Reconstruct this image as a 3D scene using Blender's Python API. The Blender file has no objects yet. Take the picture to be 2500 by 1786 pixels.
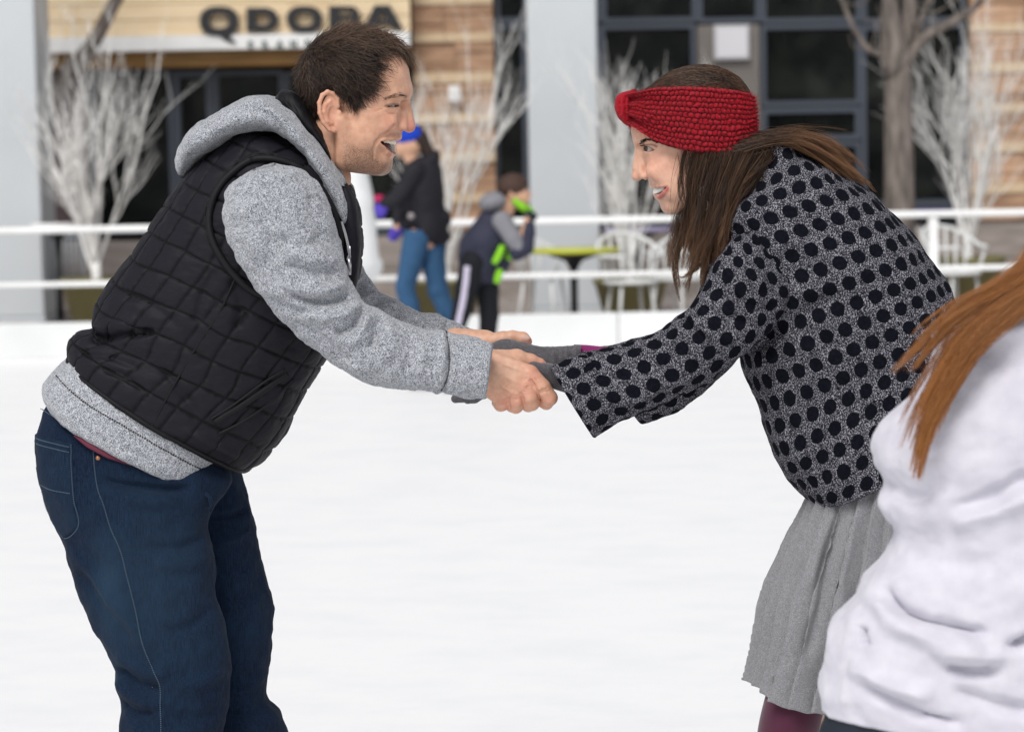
import bpy, math, random
import numpy as np
from mathutils import Matrix, Vector
import os, time
_T0 = time.time()
rng = np.random.default_rng(7)
random.seed(7)
sc = bpy.context.scene
COL = sc.collection

# ------------------------------------------------------------------ camera
FPX = 5900.0                      # focal length in photo pixels (photo 2500 x 1786)
CAMZ = 1.40
HORIZON = 396.0
PITCH = math.atan((893 - HORIZON) / FPX)
ROLL = math.radians(1.05)
_fw = np.array([0, math.cos(PITCH), -math.sin(PITCH)])
_up0 = np.array([0, math.sin(PITCH), math.cos(PITCH)])
_rt0 = np.array([1.0, 0, 0])
_rt = math.cos(ROLL) * _rt0 - math.sin(ROLL) * _up0
_up = math.sin(ROLL) * _rt0 + math.cos(ROLL) * _up0
CAMP = np.array([0, 0, CAMZ])
cam_d = bpy.data.cameras.new('camera')
cam = bpy.data.objects.new('camera', cam_d)
COL.objects.link(cam)
_m = Matrix(((_rt[0], _up[0], -_fw[0], 0), (_rt[1], _up[1], -_fw[1], 0), (_rt[2], _up[2], -_fw[2], CAMZ), (0, 0, 0, 1)))
cam.matrix_world = _m
cam_d.sensor_width = 36.0
cam_d.sensor_fit = 'HORIZONTAL'
cam_d.lens = 36.0 * FPX / 2500.0
cam_d.clip_end = 500
cam_d.clip_start = 0.05
cam_d.dof.use_dof = True
cam_d.dof.focus_distance = 4.0
cam_d.dof.aperture_fstop = 5.5
sc.camera = cam

# ------------------------------------------------------------------ sky, sun, exposure (overcast winter day)
world = bpy.data.worlds.new('World')
sc.world = world
world.use_nodes = True
wn = world.node_tree.nodes
wl = world.node_tree.links
bg = wn['Background']
sky = wn.new('ShaderNodeTexSky')
sky.sky_type = 'NISHITA'
sky.sun_disc = False
SUN_EL, SUN_AZ = math.radians(50), math.radians(200)
sky.sun_elevation = SUN_EL
sky.sun_rotation = SUN_AZ
sky.air_density = 1.0
sky.dust_density = 1.5
sky.ozone_density = 1.0
hs = wn.new('ShaderNodeHueSaturation')
hs.inputs['Saturation'].default_value = 0.22
wl.new(sky.outputs[0], hs.inputs['Color'])
wl.new(hs.outputs[0], bg.inputs['Color'])
bg.inputs['Strength'].default_value = 0.09
sun_d = bpy.data.lights.new('sun', 'SUN')
sun = bpy.data.objects.new('sun', sun_d)
COL.objects.link(sun)
sun_d.energy = 1.5
sun_d.angle = math.radians(28)
sun_d.color = (1.0, 0.97, 0.93)
_sd = Vector((math.sin(SUN_AZ) * math.cos(SUN_EL), math.cos(SUN_AZ) * math.cos(SUN_EL), math.sin(SUN_EL)))
sun.rotation_euler = (-_sd).to_track_quat('-Z', 'Y').to_euler()
sun.location = (0, 0, 30)
sc.view_settings.view_transform = 'Standard'
sc.view_settings.look = 'None'
sc.view_settings.exposure = 0.58
sc.view_settings.gamma = 1.0
sc.view_settings.use_curve_mapping = False
sc.cycles.use_denoising = True
sc.cycles.max_bounces = 8
sc.cycles.transparent_max_bounces = 16

# ------------------------------------------------------------------ pixel <-> world
def P(px, py, Y):
    """world point(s) where the view ray through photo pixel (px,py) meets the vertical plane at distance Y"""
    px = np.asarray(px, float); py = np.asarray(py, float); Y = np.asarray(Y, float)
    a = (px - 1250.0) / FPX; b = (893.0 - py) / FPX
    d = _fw + a[..., None] * _rt + b[..., None] * _up
    t = Y / d[..., 1]
    return CAMP + d * t[..., None]

def spx(Y):
    return Y / FPX

def W(v, Y0):
    """photo-plane coordinates (px, py, depth px) of a figure standing at distance Y0 -> world metres (no perspective warp)"""
    v = np.asarray(v, float)
    o = P(1250.0, 893.0, Y0)
    ex = P(1251.0, 893.0, Y0) - o
    ey = P(1250.0, 894.0, Y0) - o
    s = spx(Y0)
    out = o + (v[..., 0:1] - 1250) * ex + (v[..., 1:2] - 893) * ey
    out[..., 1] += v[..., 2] * s
    return out

# ------------------------------------------------------------------ object helpers
ORG = {}
def thing(name, label, cat, loc=(0, 0, 0), group=None):
    o = bpy.data.objects.new(name, None)
    o.empty_display_size = 0.1
    COL.objects.link(o)
    o.location = tuple(float(c) for c in loc)
    ORG[o.name] = np.array(o.location, float)
    o['label'] = label; o['category'] = cat
    if group: o['group'] = group
    return o

def tag(o, label, cat, group=None):
    o['label'] = label; o['category'] = cat
    if group: o['group'] = group
    return o

def mk(name, V, faces, mat, parent=None, smooth=True, uv=None, col=None, kind=None, label=None):
    """one mesh object; V world coordinates; faces: (n,4)/(n,3) int array or list"""
    V = np.asarray(V, float)
    org = np.zeros(3)
    if parent is not None:
        org = ORG[parent.name]
    me = bpy.data.meshes.new(name)
    V = V - org
    if isinstance(faces, np.ndarray):
        k = faces.shape[1]; n = faces.shape[0]
        me.vertices.add(len(V)); me.vertices.foreach_set('co', V.astype(np.float32).ravel())
        me.loops.add(n * k); me.loops.foreach_set('vertex_index', faces.astype(np.int32).ravel())
        me.polygons.add(n)
        me.polygons.foreach_set('loop_start', np.arange(0, n * k, k, dtype=np.int32))
        me.update(calc_edges=True)
        me.validate()
    else:
        me.from_pydata([tuple(v) for v in V], [], [tuple(int(i) for i in f) for f in faces])
        me.update()
    if smooth:
        me.polygons.foreach_set('use_smooth', np.ones(len(me.polygons), dtype=bool))
    li = np.empty(len(me.loops), dtype=np.int32); me.loops.foreach_get('vertex_index', li)
    if uv is not None:
        ul = me.uv_layers.new(name='UVMap')
        ul.data.foreach_set('uv', np.asarray(uv, np.float32)[li].ravel())
    if col is not None:
        for cname, cv in (col.items() if isinstance(col, dict) else [('Col', col)]):
            cv = np.asarray(cv, np.float32)
            if cv.ndim == 1: cv = np.stack([cv, cv, cv], 1)
            at = me.color_attributes.new(cname, 'FLOAT_COLOR', 'POINT')
            at.data.foreach_set('color', np.concatenate([cv, np.ones((len(cv), 1), np.float32)], 1).ravel())
    if mat is not None: me.materials.append(mat)
    o = bpy.data.objects.new(name, me)
    COL.objects.link(o)
    if parent is not None:
        o.parent = parent
        ORG[o.name] = org
    else:
        ORG[o.name] = np.zeros(3)
    if kind: o['kind'] = kind
    if label: o['label'] = label
    return o

class MB:
    """collects simple solids into one mesh"""
    def __init__(s): s.v = []; s.f = []; s.n = 0
    def add(s, V, F):
        V = np.asarray(V, float); s.v.append(V)
        s.f += [tuple(int(i) + s.n for i in f) for f in F]; s.n += len(V); return s
    def box(s, x0, x1, y0, y1, z0, z1, bev=0.0):
        if bev <= 0:
            V = [(x, y, z) for x in (x0, x1) for y in (y0, y1) for z in (z0, z1)]
            F = [(0, 1, 3, 2), (4, 6, 7, 5), (0, 4, 5, 1), (2, 3, 7, 6), (0, 2, 6, 4), (1, 5, 7, 3)]
            return s.add(V, F)
        b = bev
        V = []; F = []
        # chamfered box: three rectangles per axis pair
        xs, ys, zs = (x0, x1), (y0, y1), (z0, z1)
        idx = {}
        for ix in (0, 1):
            for iy in (0, 1):
                for iz in (0, 1):
                    sx, sy, sz = (1 - 2 * ix) * b, (1 - 2 * iy) * b, (1 - 2 * iz) * b
                    idx[ix, iy, iz, 0] = len(V); V.append((xs[ix], ys[iy] + sy, zs[iz] + sz))
                    idx[ix, iy, iz, 1] = len(V); V.append((xs[ix] + sx, ys[iy], zs[iz] + sz))
                    idx[ix, iy, iz, 2] = len(V); V.append((xs[ix] + sx, ys[iy] + sy, zs[iz]))
        def q(l, flip): F.append(tuple(l[::-1]) if flip else tuple(l))
        for a in (0, 1):
            q([idx[a, 0, 0, 0], idx[a, 0, 1, 0], idx[a, 1, 1, 0], idx[a, 1, 0, 0]], a)
            q([idx[0, a, 0, 1], idx[1, a, 0, 1], idx[1, a, 1, 1], idx[0, a, 1, 1]], a)
            q([idx[0, 0, a, 2], idx[0, 1, a, 2], idx[1, 1, a, 2], idx[1, 0, a, 2]], a)
        for a in (0, 1):
            for c in (0, 1):
                q([idx[a, c, 0, 0], idx[a, c, 0, 1], idx[a, c, 1, 1], idx[a, c, 1, 0]], 0)
                q([idx[a, 0, c, 0], idx[a, 0, c, 2], idx[a, 1, c, 2], idx[a, 1, c, 0]], 0)
                q([idx[0, a, c, 1], idx[0, a, c, 2], idx[1, a, c, 2], idx[1, a, c, 1]], 0)
        for a in (0, 1):
            for c in (0, 1):
                for e in (0, 1):
                    F.append((idx[a, c, e, 0], idx[a, c, e, 1], idx[a, c, e, 2]))
        return s.add(V, F)
    def tube(s, pts, radii, n=8, cap=True):
        V, F = tube(pts, radii, n, cap); return s.add(V, F)
    def build(s, name, mat, parent=None, smooth=False, kind=None, label=None):
        return mk(name, np.concatenate(s.v), s.f, mat, parent, smooth, kind=kind, label=label)

def tube(pts, radii, n=8, cap=True, flat=1.0, nrm=None):
    pts = np.asarray(pts, float); N = len(pts)
    radii = np.full(N, radii, float) if np.isscalar(radii) else np.asarray(radii, float)
    tg = np.gradient(pts, axis=0) if N > 2 else np.repeat((pts[-1:] - pts[:1]), N, 0)
    tg /= np.linalg.norm(tg, axis=1)[:, None] + 1e-12
    ref = np.array([0, 0, 1.0]) if abs(tg[0][2]) < 0.9 else np.array([1.0, 0, 0])
    if nrm is not None: ref = np.asarray(nrm, float)
    u = np.cross(tg[0], ref); u /= np.linalg.norm(u)
    V = []
    for i in range(N):
        u = u - tg[i] * np.dot(u, tg[i]); u /= np.linalg.norm(u) + 1e-12
        w = np.cross(tg[i], u)
        a = np.arange(n) * 2 * np.pi / n
        V.append(pts[i] + radii[i] * (np.cos(a)[:, None] * u + flat * np.sin(a)[:, None] * w))
    V = np.concatenate(V); F = []
    for i in range(N - 1):
        for j in range(n):
            k = (j + 1) % n
            F.append((i * n + j, i * n + k, (i + 1) * n + k, (i + 1) * n + j))
    if cap:
        F.append(tuple(range(n))[::-1]); F.append(tuple((N - 1) * n + j for j in range(n)))
    return V, F

# ------------------------------------------------------------------ numeric helpers
def sstep(a, b, x):
    t = np.clip((x - a) / (b - a + 1e-12), 0, 1); return t * t * (3 - 2 * t)

def _hash(ix, iy, iz, seed):
    h = (ix.astype(np.int64) * 374761393 + iy.astype(np.int64) * 668265263 + iz.astype(np.int64) * 2147483647 + seed * 974711) & 0xFFFFFFFF
    h = ((h ^ (h >> 13)) * 1274126177) & 0xFFFFFFFF
    h = (h ^ (h >> 16)) & 0xFFFFFF
    return h.astype(np.float64) / 0xFFFFFF * 2 - 1

def noise3(p, seed=0):
    p = np.asarray(p, float); i = np.floor(p).astype(np.int64); f = p - i; f = f * f * f * (f * (f * 6 - 15) + 10)
    r = 0
    for dx in (0, 1):
        for dy in (0, 1):
            for dz in (0, 1):
                w = (f[..., 0] if dx else 1 - f[..., 0]) * (f[..., 1] if dy else 1 - f[..., 1]) * (f[..., 2] if dz else 1 - f[..., 2])
                r = r + w * _hash(i[..., 0] + dx, i[..., 1] + dy, i[..., 2] + dz, seed)
    return r

def fbm(p, oct=3, seed=0):
    r = 0; a = 1.0
    p = np.asarray(p, float)
    for k in range(oct):
        r = r + a * noise3(p * (2 ** k) + 17.3 * k, seed + k); a *= 0.5
    return r

def spline(pts, n, closed=False):
    """Catmull-Rom (centripetal-ish, by chord) resample of an (m,k) list to n points"""
    p = np.asarray(pts, float)
    if closed: p = np.concatenate([p, p[:1]])
    d = np.linalg.norm(np.diff(p[:, :2], axis=0), axis=1) + 1e-6
    t = np.concatenate([[0], np.cumsum(d)])
    m = np.zeros_like(p)
    m[1:-1] = ((p[2:] - p[1:-1]) / d[1:, None] * d[:-1, None] + (p[1:-1] - p[:-2]) / d[:-1, None] * d[1:, None]) / (d[1:] + d[:-1])[:, None]
    m[0] = (p[1] - p[0]) / d[0]; m[-1] = (p[-1] - p[-2]) / d[-1]
    if closed:
        mm = ((p[1] - p[0]) / d[0] * d[-1] + (p[-1] - p[-2]) / d[-1] * d[0]) / (d[0] + d[-1]); m[0] = m[-1] = mm
    q = np.linspace(0, t[-1], n + 1 if closed else n)
    if closed: q = q[:-1]
    i = np.clip(np.searchsorted(t, q, 'right') - 1, 0, len(d) - 1)
    h = d[i]; x = ((q - t[i]) / h)[:, None]; h = h[:, None]
    return (2 * x**3 - 3 * x**2 + 1) * p[i] + (x**3 - 2 * x**2 + x) * h * m[i] + (-2 * x**3 + 3 * x**2) * p[i + 1] + (x**3 - x**2) * h * m[i + 1]

def polydist(pts2, poly):
    """distance of (n,2) points to polyline, and normalised parameter along it, and signed side"""
    poly = np.asarray(poly, float); best = np.full(len(pts2), 1e9); par = np.zeros(len(pts2)); sd = np.zeros(len(pts2))
    L = np.linalg.norm(np.diff(poly, axis=0), axis=1); T = np.concatenate([[0], np.cumsum(L)]); tot = T[-1]
    for k in range(len(poly) - 1):
        a = poly[k]; b = poly[k + 1] - a
        q = pts2 - a
        t = np.clip((q @ b) / (b @ b + 1e-9), 0, 1)
        r = q - t[:, None] * b
        d = np.hypot(r[:, 0], r[:, 1])
        s = np.sign(b[0] * q[:, 1] - b[1] * q[:, 0])
        m = d < best
        best[m] = d[m]; par[m] = (T[k] + t[m] * L[k]) / tot; sd[m] = s[m]
    return best, par, sd

# ------------------------------------------------------------------ lofted tubes given by their outline pairs
class Loft:
    """rows: (ax,ay, bx,by, dc, hd) outline point a, outline point b, centre depth and half depth, all in photo px of the figure's plane"""
    def __init__(s, rows, n=80, m=96, e=1.0, lin=False):
        r = np.asarray(rows, float)
        mid = (r[:, 0:2] + r[:, 2:4]) / 2
        r2 = np.concatenate([mid, r], 1)
        q = spline(r2, n)[:, 2:]
        s.n, s.m = n, m
        th = np.linspace(0.5 * np.pi, 0.5 * np.pi + 2 * np.pi, m + 1)    # seam on the far side
        c, sn = np.cos(th), np.sin(th)
        c = np.sign(c) * np.abs(c) ** e; sn = np.sign(sn) * np.abs(sn) ** e
        mid = (q[:, 0:2] + q[:, 2:4]) / 2; half = (q[:, 0:2] - q[:, 2:4]) / 2
        V = np.zeros((n, m + 1, 3))
        V[:, :, 0] = mid[:, None, 0] + half[:, None, 0] * c
        V[:, :, 1] = mid[:, None, 1] + half[:, None, 1] * c
        V[:, :, 2] = q[:, None, 4] + q[:, None, 5] * sn
        s.V = V; s.q = q
        s.calc()
        du = np.linalg.norm(np.diff(V, axis=1), axis=2)
        u = np.concatenate([np.zeros((n, 1)), np.cumsum(du, 1)], 1)
        j0 = m // 2                                                         # near centre line
        s.u = u - u[:, j0:j0 + 1]
        dv = np.linalg.norm(np.diff(V, axis=0), axis=2)
        vv = np.concatenate([np.zeros((1, m + 1)), np.cumsum(dv, 0)], 0)
        s.v = vv * 0.35 + vv[:, j0:j0 + 1] * 0.65
        s.t = np.repeat(np.linspace(0, 1, n)[:, None], m + 1, 1)
    def calc(s):
        V = s.V
        a = np.gradient(V, axis=0); b = np.zeros_like(V)
        b[:, 1:-1] = V[:, 2:] - V[:, :-2]; b[:, 0] = b[:, -1] = V[:, 1] - V[:, -2]
        N = np.cross(b, a); N /= np.linalg.norm(N, axis=2)[..., None] + 1e-9
        # outward
        cen = V[:, :-1].mean(1)[:, None, :]
        if ((V - cen) * N).sum() < 0: N = -N
        s.N = N
        s.near = sstep(-0.15, 0.45, -N[..., 2])
    def disp(s, d):
        s.V = s.V + s.N * np.asarray(d)[..., None]
        s.V[:, -1] = s.V[:, 0]; s.calc(); return s
    def xy(s): return s.V[..., :2].reshape(-1, 2)
    def fold(s, poly, w, amp, taper=True, near=True, asym=0.0):
        if len(poly) > 2: poly = spline(poly, max(8, 4 * len(poly)))
        xy = s.xy(); poly = np.asarray(poly, float); mg = 2.6 * w * (1 + abs(asym))
        ok = (xy[:, 0] > poly[:, 0].min() - mg) & (xy[:, 0] < poly[:, 0].max() + mg) & (xy[:, 1] > poly[:, 1].min() - mg) & (xy[:, 1] < poly[:, 1].max() + mg)
        if near: ok &= s.near.ravel() > 0
        g = np.zeros(len(xy))
        if ok.any():
            d, t, sd = polydist(xy[ok], poly)
            gg = np.exp(-(d / (w * (1 + asym * sd))) ** 2)
            if taper: gg = gg * sstep(0, 0.18, t) * sstep(1, 0.82, t)
            g[ok] = gg
        g = g.reshape(s.n, s.m + 1)
        if near: g = g * s.near
        return g * amp
    def folds(s, lst):
        tot = 0
        for f in lst: tot = tot + s.fold(*f[:3], **(f[3] if len(f) > 3 else {}))
        return s.disp(tot)
    def wrinkle(s, scale, amp, seed=0, oct=3, stretch=(1, 1, 1)):
        p = s.V / np.array(stretch) / scale
        return s.disp(amp * fbm(p, oct, seed))
    def mesh(s, name, Y0, mat, parent, end0='cap', end1='cap', uvs=0.001, col=None, rim=6.0, inset=40.0):
        V = s.V[:, :-1]; n, m = s.n, s.m
        uv = np.stack([s.u[:, :-1], s.v[:, :-1]], 2) * uvs
        rows = [V]; uvr = [uv]; cr = [None if col is None else col[:, :-1]]
        def lip(Vr, Vin, uvr_):
            c = Vr.mean(0); ax = (Vin.mean(0) - c); ax /= np.linalg.norm(ax) + 1e-9
            rad = Vr - c; L = np.linalg.norm(rad, axis=1)[:, None]
            r1 = Vr - rad / L * rim * 0.5 - ax * rim * 0.6
            r2 = Vr - rad / L * rim + ax * 0
            r3 = c + rad * (1 - rim / L) * 0.98 + ax * inset
            return [r1, r2, r3]
        allV = V.reshape(-1, 3); allU = uv.reshape(-1, 2)
        k = np.arange(m); k2 = (k + 1) % m
        F = []
        i = np.arange(n - 1)[:, None] * m
        F.append(np.stack([i + k, i + k2, i + m + k2, i + m + k], 2).reshape(-1, 4))
        extraC = [] if col is None else [col[:, :-1].reshape(-1, col.shape[-1])]
        base = n * m
        for end, row, inn, first in ((end0, V[0], V[min(3, n - 1)], True), (end1, V[-1], V[max(-4, -n)], False)):
            start = 0 if first else (n - 1) * m
            ru = uv[0] if first else uv[-1]
            if end == 'lip':
                rr = lip(row, inn, ru); prev = np.arange(m) + start
                for r in rr:
                    allV = np.concatenate([allV, r]); allU = np.concatenate([allU, ru]); cur = np.arange(m) + base; base += m
                    if col is not None: extraC.append((col[0] if first else col[-1])[:-1])
                    q = np.stack([prev[k], prev[k2], cur[k2], cur[k]], 1)
                    F.append(q[:, ::-1] if first else q)
                    prev = cur
                start_idx = prev; row = rr[-1]
            else:
                start_idx = np.arange(m) + start
            if end in ('cap', 'lip'):
                c = row.mean(0)
                # two rings then a centre, as quads
                allV = np.concatenate([allV, c[None]]); allU = np.concatenate([allU, ru.mean(0)[None]])
                if col is not None: extraC.append((col[0] if first else col[-1])[:1])
                ci = base; base += 1
                kk = np.arange(0, m, 2)
                q = np.stack([np.full(len(kk), ci), start_idx[kk], start_idx[(kk + 1) % m], start_idx[(kk + 2) % m]], 1)
                F.append(q if first else q[:, ::-1])
        F = np.concatenate(F)
        # orientation: make outward
        F = F[:, ::-1] if s._flip() else F
        return mk(name, W(allV, Y0), F, mat, parent, True, uv=allU, col=None if col is None else np.concatenate(extraC))
    def _flip(s):
        V = s.V; a = V[s.n // 2, s.m // 2]; b = V[s.n // 2, s.m // 2 + 1]; c = V[min(s.n // 2 + 1, s.n - 1), s.m // 2]
        nn = np.cross(b - a, c - a)
        return np.dot(nn, s.N[s.n // 2, s.m // 2]) < 0

# ------------------------------------------------------------------ signed-distance sculpting (surface nets)
class SDF:
    def __init__(s, lo, hi, h):
        s.lo = np.array(lo, float); s.h = float(h)
        s.dim = np.ceil((np.array(hi) - s.lo) / h).astype(int) + 1
        s.f = np.full(s.dim, 60.0, np.float32)
        s.ax = [(s.lo[k] + np.arange(s.dim[k]) * h).astype(np.float32) for k in range(3)]
    def _sl(s, lo, hi):
        a = np.clip(np.floor((np.array(lo) - s.lo) / s.h).astype(int), 0, s.dim - 1)
        b = np.clip(np.ceil((np.array(hi) - s.lo) / s.h).astype(int) + 1, 1, s.dim)
        return tuple(slice(x, max(y, x + 1)) for x, y in zip(a, b))
    def _op(s, fn, lo, hi, k, mode, pad=14):
        p = pad + k
        sl = s._sl(np.array(lo) - p, np.array(hi) + p)
        X, Y, Z = np.meshgrid(*[s.ax[i][sl[i]] for i in range(3)], indexing='ij', sparse=True)
        b = fn(X, Y, Z); a = s.f[sl]
        if mode == 'add':
            hh = np.maximum(k - np.abs(a - b), 0) / max(k, 1e-6)
            s.f[sl] = np.minimum(a, b) - hh * hh * k * 0.25
        else:
            b = -b
            hh = np.maximum(k - np.abs(a - b), 0) / max(k, 1e-6)
            s.f[sl] = np.maximum(a, b) + hh * hh * k * 0.25
    def ell(s, c, r, k=8, ang=0, sym=False, mode='add', yaw=0):
        c = np.array(c, float); r = np.array(r, float)
        ca, sa = math.cos(math.radians(ang)), math.sin(math.radians(ang))
        cy, sy = math.cos(math.radians(yaw)), math.sin(math.radians(yaw))
        R = float(r.max())
        for sg in ((1, -1) if sym else (1,)):
            cc = c * np.array([1, 1, sg])
            def fn(X, Y, Z):
                x = X - cc[0]; y = Y - cc[1]; z = (Z - cc[2]) * sg
                x, z = cy * x + sy * z, -sy * x + cy * z
                x, y = ca * x + sa * y, -sa * x + ca * y
                k0 = np.sqrt((x / r[0])**2 + (y / r[1])**2 + (z / r[2])**2)
                k1 = np.sqrt((x / r[0]**2)**2 + (y / r[1]**2)**2 + (z / r[2]**2)**2)
                return k0 * (k0 - 1) / (k1 + 1e-6)
            s._op(fn, cc - R, cc + R, k, mode)
        return s
    def cone(s, a, b, ra, rb, k=8, sym=False, mode='add', flat=None):
        for sg in ((1, -1) if sym else (1,)):
            A = np.array(a, float) * np.array([1, 1, sg]); B = np.array(b, float) * np.array([1, 1, sg])
            ba = B - A; L = ba @ ba + 1e-9
            def fn(X, Y, Z):
                x = X - A[0]; y = Y - A[1]; z = Z - A[2]
                t = np.clip((x * ba[0] + y * ba[1] + z * ba[2]) / L, 0, 1)
                return np.sqrt((x - t * ba[0])**2 + (y - t * ba[1])**2 + (z - t * ba[2])**2) - (ra + (rb - ra) * t)
            R = max(ra, rb)
            s._op(fn, np.minimum(A, B) - R, np.maximum(A, B) + R, k, mode)
        return s
    def chain(s, pts, k=6, sym=False, mode='add'):
        for a, b in zip(pts[:-1], pts[1:]):
            s.cone(a[:3], b[:3], a[3], b[3], k, sym, mode)
        return s
    def fn(s, fn, lo, hi, k=4, mode='add'):
        s._op(fn, lo, hi, k, mode); return s
    def sample(s, p):
        q = (np.asarray(p, float) - s.lo) / s.h
        q = np.clip(q, 0, np.array(s.dim) - 1.001); i = q.astype(int); f = q - i
        r = 0
        for dx in (0, 1):
            for dy in (0, 1):
                for dz in (0, 1):
                    w = (f[..., 0] if dx else 1 - f[..., 0]) * (f[..., 1] if dy else 1 - f[..., 1]) * (f[..., 2] if dz else 1 - f[..., 2])
                    r = r + w * s.f[i[..., 0] + dx, i[..., 1] + dy, i[..., 2] + dz]
        return r
    def grad(s, p):
        e = s.h; g = []
        for k in range(3):
            d = np.zeros(3); d[k] = e
            g.append(s.sample(p + d) - s.sample(p - d))
        g = np.stack(g, -1); return g / (np.linalg.norm(g, axis=-1)[..., None] + 1e-9)
    def mesh(s):
        f = s.f; ins = f < 0
        nx, ny, nz = f.shape
        cs = [(i, j, k) for i in (0, 1) for j in (0, 1) for k in (0, 1)]
        def cut(i, j, k): return f[i:nx - 1 + i, j:ny - 1 + j, k:nz - 1 + k]
        cnt = sum((cut(*c) < 0).astype(np.int8) for c in cs)
        act = (cnt > 0) & (cnt < 8)
        idx = np.argwhere(act); n = len(idx)
        vid = np.full(act.shape, -1, np.int64); vid[act] = np.arange(n)
        vals = np.stack([f[idx[:, 0] + c[0], idx[:, 1] + c[1], idx[:, 2] + c[2]] for c in cs], 1).astype(float)
        pos = np.zeros((n, 3)); w = np.zeros(n)
        for a in range(8):
            for b in range(a + 1, 8):
                d = np.array(cs[b]) - np.array(cs[a])
                if np.abs(d).sum() != 1: continue
                va, vb = vals[:, a], vals[:, b]
                m = (va < 0) != (vb < 0)
                t = np.where(m, va / (va - vb + 1e-20), 0)
                pos += np.where(m[:, None], np.array(cs[a]) + t[:, None] * d, 0); w += m
        V = s.lo + (idx + pos / w[:, None]) * s.h
        F = []
        for axn in range(3):
            d = [0, 0, 0]; d[axn] = 1
            A = ins[:nx - d[0], :ny - d[1], :nz - d[2]]; B = ins[d[0]:, d[1]:, d[2]:]
            o1, o2 = [(1, 2), (2, 0), (0, 1)][axn]
            e = np.argwhere(A != B)
            ok = (e[:, o1] > 0) & (e[:, o2] > 0)
            for kk in range(3): ok &= (e[:, kk] < act.shape[kk])
            e = e[ok]
            e1 = np.zeros(3, int); e1[o1] = 1; e2 = np.zeros(3, int); e2[o2] = 1
            q = np.stack([vid[tuple((e - e1 - e2).T)], vid[tuple((e - e2).T)], vid[tuple(e.T)], vid[tuple((e - e1).T)]], 1)
            fl = ins[tuple(e.T)]
            q[~fl] = q[~fl][:, ::-1]
            F.append(q)
        F = np.concatenate(F); F = F[(F >= 0).all(1)]
        return V, F

def strands(guides, n, seg, rad, spread=0.0, rnd=None, clump=0.0, sides=3, tip=0.15):
    """guides: (G,K,3) arrays; -> list of interpolated strand polylines, later meshed"""
    pass

def strand_mesh(S, R, sides=3):
    """S (n,k,3) strand points, R (n,k) radii -> V, F(quads), per-vertex strand id"""
    n, k, _ = S.shape
    tg = np.gradient(S, axis=1); tg /= np.linalg.norm(tg, axis=2)[..., None] + 1e-9
    ref = rng.normal(size=(n, 1, 3)); u = np.cross(tg, ref); u /= np.linalg.norm(u, axis=2)[..., None] + 1e-9
    w = np.cross(tg, u)
    a = np.arange(sides) * 2 * np.pi / sides
    V = S[:, :, None, :] + R[:, :, None, None] * (np.cos(a)[None, None, :, None] * u[:, :, None, :] + np.sin(a)[None, None, :, None] * w[:, :, None, :])
    V = V.reshape(-1, 3)
    base = (np.arange(n)[:, None] * k + np.arange(k - 1)[None, :]) * sides
    j = np.arange(sides); j2 = (j + 1) % sides
    F = np.stack([base[..., None] + j, base[..., None] + j2, base[..., None] + sides + j2, base[..., None] + sides + j], -1).reshape(-1, 4)
    sid = np.repeat(np.arange(n), k * sides)
    tt = np.tile(np.repeat(np.linspace(0, 1, k), sides), n)
    return V, F, sid, tt

# ------------------------------------------------------------------ materials
def mat(name, color=(0.5, 0.5, 0.5), rough=0.7, spec=0.3, metal=0.0, sheen=0.0, sss=0.0):
    m = bpy.data.materials.new(name); m.use_nodes = True
    b = m.node_tree.nodes['Principled BSDF']
    b.inputs['Base Color'].default_value = (*color, 1)
    b.inputs['Roughness'].default_value = rough
    b.inputs['Specular IOR Level'].default_value = spec
    b.inputs['Metallic'].default_value = metal
    if sheen:
        b.inputs['Sheen Weight'].default_value = sheen; b.inputs['Sheen Roughness'].default_value = 0.6
    if sss:
        b.inputs['Subsurface Weight'].default_value = sss
        b.inputs['Subsurface Radius'].default_value = (1.0, 0.35, 0.2)
        b.inputs['Subsurface Scale'].default_value = 0.006
    return m

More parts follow.
